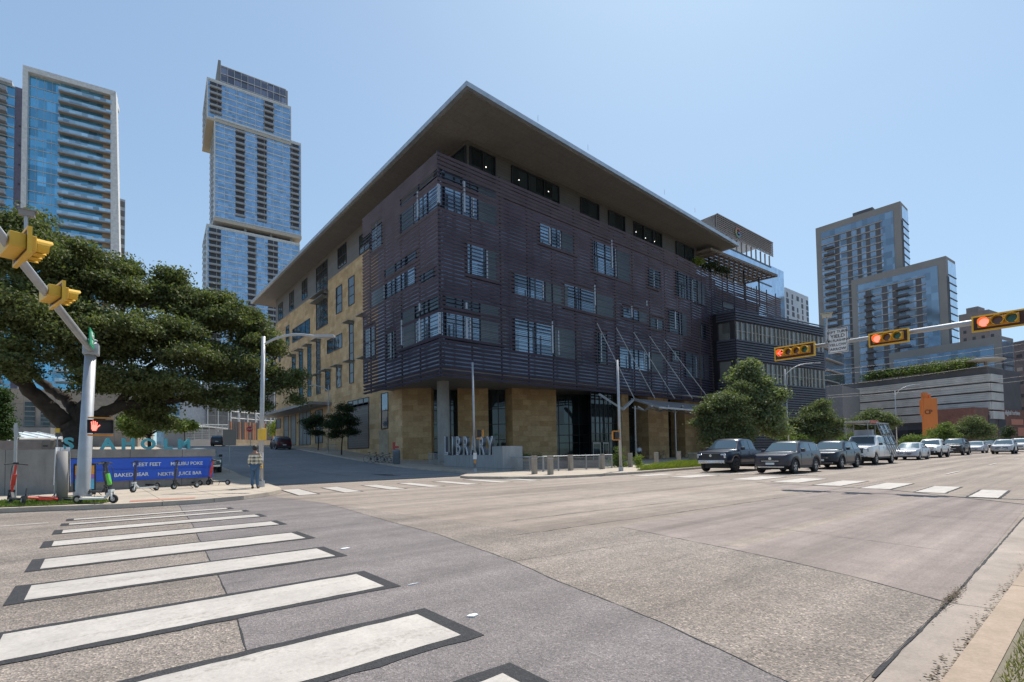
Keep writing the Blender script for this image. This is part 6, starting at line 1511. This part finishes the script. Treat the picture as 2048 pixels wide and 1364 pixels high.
    if kind!='pickup': cross(cx0+.08,sorted(cabs)[1]-.03 if kind=='sedan' else cx0+.20,0,0,'rear_window',-1)
    else:
        g=MB(); g.box(cx0-.02,-hw*.6,belt+.1,cx0+.0,hw*.6,H-.2); g.build('rear_window',CGL,T)
        b=MB(); b.box(x0+.08,-hw+.14,belt-.02,cx0-.08,hw-.14,belt+.055); b.build('bed_cover',PLAS,T)
    # wheels
    for (cx_,s) in ((xf,1),(xf,-1),(xr,1),(xr,-1)):
        y=s*(hw-.13); w=MB(); c=(cx_,y,rw); w.lathe((cx_,y-.115,rw),(0,1,0),[(0,rw*.62),(0,rw*.93),(.04,rw),(.19,rw),(.23,rw*.93),(.23,rw*.62)],26); ty=w.build('tyre',TYRE,T,True)
        w=MB(); yo=y+s*.095; w.lathe((cx_,y-.10,rw),(0,1,0),[(0,.01),(0,rw*.62),(.2,rw*.62)][0:3],22); 
        for k in range(5 if kind!='pickup' else 6):
            a=2*math.pi*k/(5 if kind!='pickup' else 6)+.3; w.bar((cx_,yo,rw),(cx_+math.cos(a)*rw*.6,yo,rw+math.sin(a)*rw*.6),.075,.03,(0,1,0))
        w.lathe((cx_,yo-s*.0,rw),(0,s,0),[(0,.001),(.02,.07),(.0,.09)],12); w.lathe((cx_,yo-.015,rw),(0,1,0),[(0,rw*.58),(.0,rw*.66),(.03,rw*.66),(.03,rw*.58)],24)
        w.build('rim',rim or RIM,ty)
        w=MB(); w.disc((cx_,y-s*.02,rw),(0,1,0),rw*.6,.02,20); w.build('brake_disc',PLAS,ty)
    if kind=='suv':
        for cx_ in (xf,xr):
            for s in (1,-1):
                w=MB(); P=[Vector((cx_+math.cos(R_(k*15))*(rw+.10),s*(hw-.005),rw+math.sin(R_(k*15))*(rw+.10))) for k in range(-1,14)]; w.tube(P,.035,5); w.build('wheel_arch',PLAS,T)
    for cx_ in (xf,xr): 
        w=MB(); w.box(cx_-rw*.9,-hw+.28,.22,cx_+rw*.9,hw-.28,rw+.35); w.build('wheel_well',PLAS,T)
    fz=hood[0][1]; gz0=bot0+.12
    # front end
    fx=x1-.005
    big=kind=='pickup'
    g=MB()
    if big:
        g.box(fx-.10,-hw*.52,.74*sc_h,fx+.02,hw*.52,1.08*sc_h); gr=g.build('grille',PLAS,T,bevel=.02)
        g=MB()
        for k in range(4): z=.78*sc_h+k*.085; g.box(fx+.02,-hw*.52,z,fx+.035,hw*.52,z+.03)
        g.build('grille_bar',rim and PLAS or CHROME,gr)
        g=MB(); g.box(fx-.2,-hw*.80,.50*sc_h,fx+.05,hw*.80,.70*sc_h); g.build('bumper',front or CHROME,T,bevel=.04)
        g=MB(); g.box(fx+.0,-.2,.53*sc_h,fx+.065,.2,.64*sc_h); g.build('number_plate',PLW,T)
        for s in (1,-1):
            g=MB(); g.hexa([(fx-.22,s*hw*.86,.80*sc_h),(fx+.0,s*hw*.54,.80*sc_h),(fx-.02,s*hw*.54,.83*sc_h),(fx-.22,s*hw*.88,.83*sc_h),(fx-.30,s*hw*.90,1.05*sc_h),(fx-.03,s*hw*.54,1.05*sc_h),(fx-.05,s*hw*.54,1.06*sc_h),(fx-.32,s*hw*.90,1.06*sc_h)]); 
            g=MB(); g.box(fx-.26,s*hw*.54 if s>0 else -hw*.86,.80*sc_h,fx-.0,hw*.86 if s>0 else -hw*.54,1.05*sc_h); g.build('headlight',HL,T,bevel=.04)
            g=MB(); g.disc((fx+.055,s*hw*.62,.57*sc_h),(1,0,0),.06,.02,12); g.build('fog_lamp',HL,T)
    else:
        g.box(fx-.25,-hw*.56,gz0+.10,fx+.006,hw*.56,fz-.06); gr=g.build('grille',PLAS,T,bevel=.02)
        g=MB(); g.box(fx-.08,-hw*.46,fz-.20,fx+.022,hw*.46,fz-.17); g.build('grille_bar',CHROME if kind=='suv' else PLAS,gr)
        g=MB(); g.box(fx-.2,-.22,gz0+.02,fx+.018,.22,gz0+.13); g.build('number_plate',PLW,T)
        g=MB(); g.box(fx-.35,-hw*.7,bot0-.02,fx-.03,hw*.7,bot0+.06); g.build('skid_plate',CHROME if kind=='suv' else PLAS,T,bevel=.02)
        for s in (1,-1):
            g=MB(); g.hexa([(fx-.30,s*hw*.86,fz-.12),(fx-.03,s*hw*.52,fz-.12),(fx-.1,s*hw*.5,fz-.11),(fx-.36,s*hw*.8,fz-.11),(fx-.46,s*hw*.915,fz+.05),(fx-.10,s*hw*.54,fz-.03),(fx-.16,s*hw*.5,fz-.0),(fx-.5,s*hw*.8,fz+.02)]); g.build('headlight',HL,T)
            g=MB(); g.box(fx-.3,s*hw*.60-.09,gz0+.0,fx-.05,s*hw*.60+.09,gz0+.09); g.build('fog_lamp',PLAS,T)
    g=MB(); g.disc((fx+(.04 if big else .005),0,(fz-.06 if not big else .95*sc_h)),(1,0,0),.075,.02,16); g.build('badge',CHROME,T)
    for s in (1,-1):
        g=MB(); mx=cx1-.42; mz=beltz(mx)+.10; g.box(mx-.10,s*(hw-.02)-(.0 if s>0 else .20),mz-.07,mx+.10,s*(hw-.02)+(.20 if s>0 else 0),mz+.10); g.build('mirror',paintm if not big else PLAS,T,bevel=.03)
        for xx in ((roof_f+ .35 -.9),(roof_f-1.25)):
            g=MB(); g.box(xx-.09,s*hw*1.0-.01,belt-.17,xx+.09,s*hw*1.0+.012,belt-.14); g.build('door_handle',CHROME if kind!='suv' else paintm,T)
        # door shut lines
        for xx in (cx1-.35,lerp(roof_f,cx0,.42)):
            g=MB(); g.box(xx-.006,s*hw-.008*1,bot0+.12,xx+.006,s*hw+.004,belt-.05); g.build('door_gap',PLAS,T)
        g=MB(); g.box(x0+.02,s*hw*.62 if s>0 else -hw*.92,.80*sc_h,x0+.16,hw*.92 if s>0 else -hw*.62,1.02*sc_h); g.build('tail_light',TL,T,bevel=.02)
    g=MB(); g.box(x0-.01,-.22,.68,x0+.05,.22,.80); g.build('number_plate',PLW,T)
    g=MB(); g.box(x0-.05,-hw*.85,bot0,x0+.25,hw*.85,bot0+.24); g.build('rear_bumper',PLAS,T,bevel=.03)
    g=MB(); g.box(xr+rw+.1,-hw*.97,bot0-.06,xf-rw-.1,hw*.97,bot0+.10); g.build('sill',PLAS,T)
    if kind=='suv':
        for s in (1,-1): g=MB(); g.bar((cx0+.55,s*hw*.70,H+.03),(roof_f-.2,s*hw*.70,H+.03),.035); g.build('roof_rail',PLAS,T)
    return T
def place(u,v,back=0): # pixel of the nearest-side front wheel contact
    return gnd(u,v)
PI=math.pi; QG='vehicles waiting in the queue at the stop line'
def queued(u,v,Y,label,cat,kind,pm,L,W,H,**k):
    """front bumper at the photo column, lane centre at Y, facing -X"""
    p=onY(u,v,Y-W/2); x=p.x+L*.5-.95; return vehicle(label,cat,(x,Y,gh(x,Y)),PI,kind,pm,L=L,W=W,H=H,group=QG,**k),x
FXF=lambda L: L*.615/2
def queuedw(u,v,Y,label,cat,kind,pm,L,W,H,**k):
    """u is the photo column of the near front wheel"""
    p=onY(u,v,Y-W/2+.1); x=p.x+L*.3175; return vehicle(label,cat,(x,Y,gh(x,Y)),PI,kind,pm,L=L,W=W,H=H,group=QG,**k)
a=queuedw(1471,940,15.15,'dark navy pickup with wide chrome bumper, first in the far lane','pickup truck','pickup',P_NAVY,5.7,2.05,1.97,name='pickup_truck',rim=RIMD)
queuedw(1588,935,11.65,'slate grey crossover first at the stop line in the near lane','crossover','suv',P_GREY,4.55,1.9,1.73,name='parked_car')
queuedw(1682,930,11.55,'dark blue crossover second in the near lane, behind the slate one','crossover','suv',P_DKB,4.55,1.9,1.72,name='parked_car',rim=RIM)
tr=queuedw(1751,918,11.7,'white pickup carrying a tall grey glass rack on its side','pickup truck','pickup',P_WHITE,6.1,2.1,2.08,name='rack_truck')
queuedw(1838,910,11.6,'silver blue sedan right behind the white rack truck','sedan','sedan',P_SILV,4.7,1.85,1.5,name='parked_car')
queuedw(1881,906,11.5,'small white pickup with black grille between silver sedan and dark crossover','pickup truck','pickup',P_WHITE,5.0,1.85,1.78,name='pickup_truck',front=PLAS)
queuedw(1926,903,11.4,'black crossover with roof rails behind the small white pickup','crossover','suv',P_BLACK,4.9,1.95,1.82,name='parked_car')
queuedw(1966,900,11.2,'pale silver sedan behind the black crossover','sedan','sedan',P_SILV,4.7,1.85,1.47,name='parked_car')
queuedw(1988,898,14.6,'dark grey sedan in the far lane partly hidden by the pale silver sedan','sedan','sedan',P_GREY,4.7,1.85,1.5,name='parked_car')
queuedw(2026,896,8.0,'light silver hatchback further down the road, nearer the middle line','hatchback','suv',P_SILV,4.4,1.8,1.6,name='parked_car')
queuedw(2055,893,8.1,'white crossover cut by the right edge, furthest down the road','crossover','suv',P_WHITE,4.7,1.9,1.7,name='parked_car')
queuedw(1652,905,15.2,'white car roof showing between the two leading crossovers, in the far lane','sedan','sedan',P_WHITE,4.7,1.85,1.5,name='parked_car')
queuedw(2010,892,14.7,'dark car far down the road in the far lane','sedan','suv',P_BLACK,4.7,1.85,1.65,name='parked_car')
# glass rack on the truck and the small awning-like load behind its cab
bx=tr.location.x; by=tr.location.y; bz=tr.location.z
T=thing('glass_rack','tall grey A-shaped glass rack strapped along the side of the white pickup','glass rack',(bx+1.8,by,bz+1.0)); GR2=M('rack_grey',(.30,.30,.30),.5,.4)
y0=by-1.3; y1=by-.45; m=MB()
for i in range(6):
    x=bx+.5+i*.56; m.bar((x,y0,bz+.55),(x+.0,y1,bz+3.0),.05)
for k in range(6): t=k/5; m.bar((bx+.3,lerp(y0,y1,t),bz+.6+2.4*t),(bx+3.5,lerp(y0,y1,t),bz+.6+2.4*t),.05)
m.bar((bx+.3,y1,bz+3.0),(bx+3.5,y1,bz+3.0),.08); m.bar((bx+.5,y1,bz+3.0),(bx+.5,by+.9,bz+3.0),.06); m.bar((bx+3.3,y1,bz+3.0),(bx+3.3,by+.9,bz+3.0),.06)
m.build('rack_frame',GR2,T)
for i,(xa,za) in enumerate([(.8,1.4),(1.9,1.4),(.9,2.2),(2.0,2.3)]):
    m=MB(); t=lambda z:(z-.6)/2.4; m.quad((bx+xa,lerp(y0,y1,t(za)),bz+za),(bx+xa+.9,lerp(y0,y1,t(za)),bz+za),(bx+xa+.9,lerp(y0,y1,t(za+.6)),bz+za+.6),(bx+xa,lerp(y0,y1,t(za+.6)),bz+za+.6)); m.v+= [(x,y+.02,z) for x,y,z in m.v]; m.f+=[(7,6,5,4)]; m.m+=[0]; m.build('glass_pane',CGL,T)
T=thing('rack_canopy','pale overhead rack with a red sign board above the white pickup cab','rack',(bx-.2,by+.3,bz+2.1)); m=MB()
for x in (bx-1.3,bx+.4):
    for y in (by-.4,by+.95): m.bar((x,y,bz+1.9),(x,y,bz+3.0),.035)
m.bar((bx-1.3,by-.4,bz+3.0),(bx+3.2,by-.4,bz+3.0),.05); m.bar((bx-1.3,by+.95,bz+3.0),(bx+3.2,by+.95,bz+3.0),.05); m.build('rack_frame',GR2,T)
m=MB(); m.box(bx-1.4,by-.45,bz+3.03,bx+.6,by+1.0,bz+3.12); m.build('rack_roof',M('rack_tarp',(.40,.36,.33),.8),T)
m=MB(); m.box(bx-.9,by-.47,bz+2.95,bx+.9,by-.44,bz+3.16); m.build('red_board',M('red_board',(.5,.12,.09),.6),T)
m=MB(); m.box(bx+.0,by-.3,bz+1.4,bx+.5,by+.8,bz+2.5); m.build('load_panel',SLABW,T)
# side street vehicles
SG_='cars on the side street'
p=gnd(570,899.5); v1=vehicle('dark maroon crossover seen from behind, driving up beside the library','crossover',(p.x,p.y+2.2,gh(p.x,p.y)+.1),PI/2-.05,'suv',P_MAR,L=4.9,W=1.95,H=1.85,name='parked_car',group=SG_); v1.rotation_euler[1]=-R_(4)
p=gnd(441,893); v2=vehicle('dark crossover with red tail lights at the top of the side street','crossover',(p.x,p.y+2.0,gh(p.x,p.y)+.1),PI/2-.25,'suv',P_BLACK,L=4.8,W=1.9,H=1.75,name='parked_car',group=SG_)
p=at(428,900,36); v3=vehicle('grey green pickup front peeking out right of the blue tenant sign wall','pickup truck',(p.x-.55,p.y+1.6,gh(p.x,p.y)+.02),-PI/2-.0,'pickup',P_GRN,L=5.4,W=1.95,H=1.85,name='pickup_truck',group=SG_)
p=at(402,890,31); v4=vehicle('steel blue pickup behind the letters O L and M of the sign wall','pickup truck',(p.x-1.2,p.y+3.5,.15),-PI*.5+.35,'pickup',P_BLUE,L=5.4,W=1.95,H=1.9,name='pickup_truck',group=SG_)
p=at(335,880,40); v5=vehicle('steel blue crossover under the oak, left of the steel blue pickup','crossover',(p.x,p.y,.2),-PI*.5+.2,'suv',P_BLUE,L=4.8,W=1.95,H=1.85,name='parked_car',group=SG_)
# ---------------------------------------------------------------- bicycles
def bicycle(label,p,rz,col,group=None,name='bicycle'):
    T=bpy.data.objects.new(name,None); COL.objects.link(T); T.location=p; T.rotation_euler=(0,R_(0),rz); ORG[T.name]=Vector((0,0,0)); tag(T,label,'bicycle',group)
    for x,n in ((-.52,'rear_wheel'),(.52,'front_wheel')):
        m=MB(); seg=26; P=[Vector((x+math.cos(2*math.pi*k/seg)*.33,0,.34+math.sin(2*math.pi*k/seg)*.33)) for k in range(seg+1)]; m.tube(P,.018,6); w=m.build(n,TYRE,T)
        m=MB(); m.tube([(x,-.04,.34),(x,.04,.34)],.03,8)
        for k in range(10): a=math.pi*2*k/10; m.bar((x,0,.34),(x+math.cos(a)*.32,0,.34+math.sin(a)*.32),.006)
        m.build('spokes',RIM,w)
    fm=paint('bike_'+col[0],col[1]); m=MB(); bb=(-.08,0,.30); st=(-.22,0,.80); hd_=(.36,0,.84); hb=(.40,0,.66)
    for a,b in ((bb,st),(st,hd_),(bb,hb),(hd_,hb),(bb,(-.52,0,.34)),(st,(-.52,0,.34)),(hb,(.52,0,.34))): m.tube([a,b],.018,7)
    m.build('frame',fm,T); m=MB(); m.tube([st,(-.25,0,.93)],.014,6); m.build('seat_post',PLAS,T); m=MB(); m.blob((-.27,0,.96),.13,8,5,(1.1,.5,.3)); m.build('saddle',PLAS,T,True)
    m=MB(); m.tube([hd_,(.36,0,.98)],.014,6); m.tube([(.38,-.28,1.0),(.42,-.1,.98),(.42,.1,.98),(.38,.28,1.0)],.014,6); m.build('handlebar',PLAS,T)
    m=MB(); m.disc(bb,(0,1,0),.09,.012,14); m.bar((-.08,.05,.30),(-.08,.05,.14),.02); m.bar((-.08,-.05,.30),(-.08,-.05,.46),.02); m.obox((-.08,.09,.13),(.04,.04,.01),(1,0,0)); m.obox((-.08,-.09,.47),(.04,.04,.01),(1,0,0)); m.build('crank',PLAS,T)
    return T
BG='bicycles in the rack beside the library'
for i,(u,v,l,c) in enumerate([(744,924,'grey bicycle parked furthest left in the rack near the litter bin',('g',(.10,.10,.11))),(757,925,'black bicycle second from left in the rack near the litter bin',('k',(.02,.02,.02))),(771,926,'dark blue bicycle in the middle right of the rack near the litter bin',('b',(.03,.04,.09))),(784,926,'silver bicycle right next to the litter bin',('s',(.3,.3,.3)))]):
    p=gnd(u,v,.13); bicycle(l,(p.x,p.y,gh(p.x,p.y)+.13),R_([-32,-46,-40,-60][i]),c,BG)
p=gnd(644,895,.13); bicycle('black bicycle parked uphill under the dark trees',(p.x,p.y,gh(p.x,p.y)+.13),R_(-40),('k',(.02,.02,.02)))
m=MB()
T=thing('bike_rack','low grey hoop rack under the dark side street trees','bike rack',gnd(664,902,.13)); p=Vector(T.location)
for k in range(4): q=p+Vector((0,.9*k-1,.02*k)); m=MB(); m.tube(bez([q,q+Vector((0,0,.7)),q+Vector((.25,0,.85)),q+Vector((.5,0,.7)),q+Vector((.5,0,0))],4),.025,6); m.build('hoop',STEEL,T)
for u,v,l in [(1289,918,'orange framed bicycle leaning by the library door'),(1367,917,'dark bicycle on the pavement left of the stone bench'),(1322,919,'black bicycle lying low before the stone pier')]:
    p=gnd(u,v,.13); bicycle(l,(p.x,p.y,gh(p.x,p.y)+.13),R_(-10),('o',(.25,.10,.03)) if u==1289 else ('k',(.02,.02,.02)),'bicycles at the library entrance')
# ---------------------------------------------------------------- scooters
RDP=paint('scooter_red',(.62,.06,.04)); SCW=M('scooter_white',(.62,.64,.62),.4); LIME=paint('scooter_green',(.15,.55,.08))
def scooter(label,p,rz,stem,deck,lean=0,flat=False,accent=None,group='dockless electric scooters'):
    T=bpy.data.objects.new('electric_scooter',None); COL.objects.link(T); T.location=p; T.rotation_euler=(R_(lean),0,rz); ORG[T.name]=Vector((0,0,0)); tag(T,label,'scooter',group)
    for x in (-.46,.50):
        m=MB(); m.lathe((x,-.03,.12),(0,1,0),[(0,.05),(0,.105),(.012,.12),(.048,.12),(.06,.105),(.06,.05)],20); w=m.build('wheel',TYRE,T,True); m=MB(); m.disc((x,0,.12),(0,1,0),.06,.07,12); m.build('hub',RIM,w)
    m=MB(); m.hexa([(-.36,-.08,.12),(.28,-.08,.12),(.28,.08,.12),(-.36,.08,.12),(-.36,-.085,.17),(.30,-.085,.17),(.30,.085,.17),(-.36,.085,.17)]); m.bar((.28,0,.15),(.42,0,.30),.07,.06); m.bar((-.36,0,.15),(-.48,0,.14),.05,.10); m.build('deck',deck,T,bevel=.008)
    m=MB(); m.bar((.50,.05,.12),(.45,.05,.34),.02,.04); m.bar((.50,-.05,.12),(.45,-.05,.34),.02,.04); m.obox((.45,0,.35),(.04,.07,.03),(1,0,0)); m.build('fork',deck,T)
    m=MB(); m.tube([(.445,0,.32),(.33,0,1.08)],[.038,.028],10); m.build('stem',stem,T)
    m=MB(); m.bar((.42,0,.50),(.365,0,.82),.10,.07); m.build('battery_case',accent or stem,T,bevel=.015)
    m=MB(); m.tube([(.30,-.25,1.09),(.33,-.1,1.11),(.33,.1,1.11),(.30,.25,1.09)],.018,8); m.obox((.34,0,1.12),(.04,.05,.03),(1,0,0)); m.build('handlebar',PLAS,T)
    m=MB(); m.bar((-.1,.07,.12),(-.16,.20,.005),.015); m.build('kickstand',PLAS,T)
    m=MB(); m.tube(bez([(.33,.05,1.08),(.46,.05,.95),(.47,.03,.6),(.45,.0,.4)],4),.008,5); m.build('cable',PLAS,T)
    return T
def sgp(u,v): p=gnd(u,v,.13); return (p.x,p.y,.13)
scooter('red stemmed scooter standing alone before the plain concrete wall at the left',(gnd(32,1008,.15).x,gnd(32,1008,.15).y,.15),R_(110),RDP,PLAS,4)
x,y,z=sgp(190,1007); scooter('white and lime green scooter with white deck at the foot of the thick pole',(x,y,z),R_(-38),M('dark_stem',(.06,.06,.07),.5),SCW,3,accent=LIME)
x,y,z=sgp(150,1003); t=scooter('red scooter lying flat on the grass behind the thick pole base',(x-.35,y+.1,.20),R_(150),RDP,PLAS,0); t.rotation_euler=(R_(82),0,R_(-50+0))
for (u,v,rz,l,st,de) in [(297,976,-52,'dark scooter with red stem, left one of the pair below BAKED BEAR',RDP,PLAS),(291,983,-140,'purple black scooter with white fork, crossing the red one below BAKED BEAR',M('dark_purple',(.05,.04,.07),.4),SCW),(383,971,-50,'dark red stemmed scooter below MALIBU POKE, rear one of the pair',RDP,PLAS),(372,977,-150,'black scooter below MALIBU POKE, nearer the kerb than its dark red twin',M('dark_stem',(0,0,0)),PLAS),(437,970,-48,'black and red scooter at the right end of the blue panel',RDP,PLAS)]:
    x,y,z=sgp(u,v); scooter(l,(x,y,z),R_(rz+180) if rz>-100 else R_(rz),st,de,3)
x,y,z=sgp(196,992); scooter('black scooter half hidden behind the sandwich board',(x,y,z),R_(-60),PLAS,PLAS,2)
p=gnd(1018,940,.13); scooter('scooter parked at the right end of the library letter block',(p.x-.2,p.y-.15,gh(p.x,p.y)+.13),R_(60),M('dark_stem',(0,0,0)),SCW,2,accent=LIME)
# ---------------------------------------------------------------- people
SKIN=M('skin',(.30,.17,.11),.55); HAIR=M('hair',(.02,.016,.014),.6); JEAN=M('denim',(.06,.12,.20),.8)
def plaid():
    m,nt,b=_new('plaid_shirt'); v=_coord(nt,'Object',(1,1,1)); w=[]
    for ax_,s in (('X',2.2),('Z',2.2),('Y',2.2)):
        n=nt.nodes.new('ShaderNodeTexWave'); n.bands_direction=ax_; n.inputs['Scale'].default_value=s; nt.links.new(v,n.inputs['Vector']); w.append(_ramp(nt,n.outputs['Fac'],[(.35,(.05,.05,.06)),(.5,(.75,.68,.50))]))
    c=_mix(nt,_mix(nt,w[0],w[2],.4),w[1],.5); nt.links.new(c,b.inputs['Base Color']); b.inputs['Roughness'].default_value=.9; return m
def skin_mesh(name,joints,edges,rad,mat,parent,root=0,sub=2):
    me=bpy.data.meshes.new(name); me.from_pydata(joints,edges,[]); me.materials.append(mat); o=linkmesh(name,me,parent)
    md=o.modifiers.new('s','SKIN'); md.use_smooth_shade=True
    for i,v in enumerate(o.data.skin_vertices[0].data): v.radius=(rad[i],rad[i]) if not isinstance(rad[i],tuple) else rad[i]; v.use_root=(i==root)
    s=o.modifiers.new('u','SUBSURF'); s.levels=sub; s.render_levels=sub; return o
def person(label,p,rz,shirt,pants,pose='stand',hat=None,bag=False):
    T=bpy.data.objects.new('person',None); COL.objects.link(T); T.location=p; T.rotation_euler=(0,0,rz); ORG[T.name]=Vector((0,0,0)); tag(T,label,'person')
    # local: facing +X, left is +Y
    lean=.0 if pose=='stand' else .12
    J=[(0,0,.95),(0,0,1.12),(.01+lean*.5,0,1.30),(.0+lean,0,1.44),(.01+lean,0,1.52),(.03+lean,0,1.60),(.035+lean,0,1.70),
       (0,.10,.90),(.02,.10,.50),(-.01,.10,.10),(.10,.11,.04),(0,-.10,.90),(.0 if pose=='stand' else .18,-.10,.52),(-.02 if pose=='stand' else .02,-.10,.10),(.09 if pose=='stand' else .13,-.11,.04),
       (lean,.17,1.40),(-.02+lean,.23,1.14),(.10+lean,.22,.92),(.16+lean,.21,.86),(lean,-.17,1.40),(-.02+lean,-.23,1.14),(.12+lean,-.21,.94),(.18+lean,-.20,.88)]
    E=[(0,1),(1,2),(2,3),(3,4),(4,5),(5,6),(0,7),(7,8),(8,9),(9,10),(0,11),(11,12),(12,13),(13,14),(3,15),(15,16),(16,17),(17,18),(3,19),(19,20),(20,21),(21,22)]
    Rd=[(.12,.15),(.11,.14),(.12,.16),(.09,.13),.052,.078,.09,.09,.06,.042,.035,.09,.06,.042,.035,.06,.045,.033,.026,.06,.045,.033,.026]
    skin_mesh('body',J,E,Rd,SKIN,T)
    sh=[J[i] for i in (0,1,2,3,15,16,17,19,20,21)]; skin_mesh('shirt',sh,[(0,1),(1,2),(2,3),(3,4),(4,5),(5,6),(3,7),(7,8),(8,9)],[(.15,.18),(.145,.175),(.145,.185),(.085,.13),.078,.062,.045,.078,.062,.045],shirt,T)
    pt=[J[i] for i in (0,7,8,9,11,12,13)]; skin_mesh('trousers',pt,[(0,1),(1,2),(2,3),(0,4),(4,5),(5,6)],[(.14,.165),.105,.078,.06,.105,.078,.06],pants,T)
    m=MB(); hx=.03+lean; m.blob((hx-.02,0,1.69),.115,14,10,(1.0,.88,1.05)); m.build('hair',hat or HAIR,T,True)
    m=MB(); m.blob((hx+.015,0,1.64),.098,14,10,(.95,.78,1.15)); m.blob((hx+.105,0,1.63),.018,8,6,(1,.8,1.3)); 
    for s in (1,-1): m.blob((hx,s*.078,1.64),.024,8,6,(.8,.4,1.2))
    m.build('face',SKIN,T,True)
    for s in (1,-1):
        e=MB(); e.blob((hx+.092,s*.032,1.66),.010,6,5); e.build('eye',SB,T)
    for j,s in ((18,1),(22,-1)):
        c=Vector(J[j]); 
        for k in range(4): a=c+Vector((.012*k-.02,0,-.02)); skin_mesh('finger',[tuple(a),tuple(a+Vector((.01,-.008*s,-.05))),tuple(a+Vector((.018,-.02*s,-.078-.006*(k in(1,2)))))],[(0,1),(1,2)],[.011,.009,.007],SKIN,T,0,1)
        a=c+Vector((.03,-.01*s,0)); skin_mesh('thumb',[tuple(a),tuple(a+Vector((.025,-.012*s,-.03))),tuple(a+Vector((.03,-.016*s,-.055)))],[(0,1),(1,2)],[.012,.010,.008],SKIN,T,0,1)
    for j,s in ((10,1),(14,-1)):
        c=Vector(J[j]); m=MB(); m.blob((c.x-.02,c.y,.045),.075,12,7,(1.9,.62,.62)); m.build('shoe',BLK if not bag else SCW,T,True)
    return T
p=gnd(510,977,.13); person('person with dark hair in a plaid shirt and jeans, seen from behind at the pole',(p.x,p.y,.13),R_(62),plaid(),JEAN)
bpy.data.objects['person'].scale=(.93,.93,.93)
p=gnd(1279,921,.13); person('person in a pale shirt bending forward near the library door',(p.x,p.y,gh(p.x,p.y)+.13),R_(30),M('pale_shirt',(.55,.54,.56),.9),BLK,'lean')
# ---------------------------------------------------------------- camera, light
cam=bpy.data.cameras.new('camera'); co=bpy.data.objects.new('camera',cam); COL.objects.link(co); scene.camera=co
cam.sensor_fit='HORIZONTAL'; cam.sensor_width=36; cam.lens=FPX/2048*36; cam.shift_y=(PPY-682)/2048; cam.clip_start=.05; cam.clip_end=6000
co.matrix_world=Matrix(((CR.x,CU.x,-CF.x,CAM.x),(CR.y,CU.y,-CF.y,CAM.y),(CR.z,CU.z,-CF.z,CAM.z),(0,0,0,1)))
SD=Vector((.57,.25,1)).normalized()
sun=bpy.data.lights.new('sun','SUN'); sun.energy=2.6; sun.angle=R_(.53); sun.color=(1,.95,.88)
so=bpy.data.objects.new('sun',sun); COL.objects.link(so); so.rotation_euler=SD.to_track_quat('Z','Y').to_euler()
w=bpy.data.worlds.new('World'); scene.world=w; w.use_nodes=True; nt=w.node_tree; bg=nt.nodes['Background']
sky=nt.nodes.new('ShaderNodeTexSky'); sky.sky_type='NISHITA'; sky.sun_disc=False
sky.sun_elevation=math.asin(SD.z); sky.sun_rotation=math.atan2(SD.x,SD.y); sky.altitude=150; sky.air_density=1.0; sky.dust_density=.8; sky.ozone_density=1.0
# soft shoulder on the very bright part of the sky near the sun:  c*k/(c+k)
vk=(2.2,3.35,4.5)
va=nt.nodes.new('ShaderNodeVectorMath'); va.operation='ADD'; va.inputs[1].default_value=vk
vm=nt.nodes.new('ShaderNodeVectorMath'); vm.operation='MULTIPLY'; vm.inputs[1].default_value=vk
vd=nt.nodes.new('ShaderNodeVectorMath'); vd.operation='DIVIDE'
nt.links.new(sky.outputs[0],va.inputs[0]); nt.links.new(sky.outputs[0],vm.inputs[0]); nt.links.new(vm.outputs[0],vd.inputs[0]); nt.links.new(va.outputs[0],vd.inputs[1])
nt.links.new(vd.outputs[0],bg.inputs[0]); bg.inputs[1].default_value=.15
vs=scene.view_settings; vs.view_transform='Standard'; vs.look='None'; vs.exposure=1.22; vs.gamma=1
scene.cycles.max_bounces=6; scene.cycles.diffuse_bounces=3; scene.cycles.glossy_bounces=3; scene.cycles.transmission_bounces=4; scene.cycles.transparent_max_bounces=6
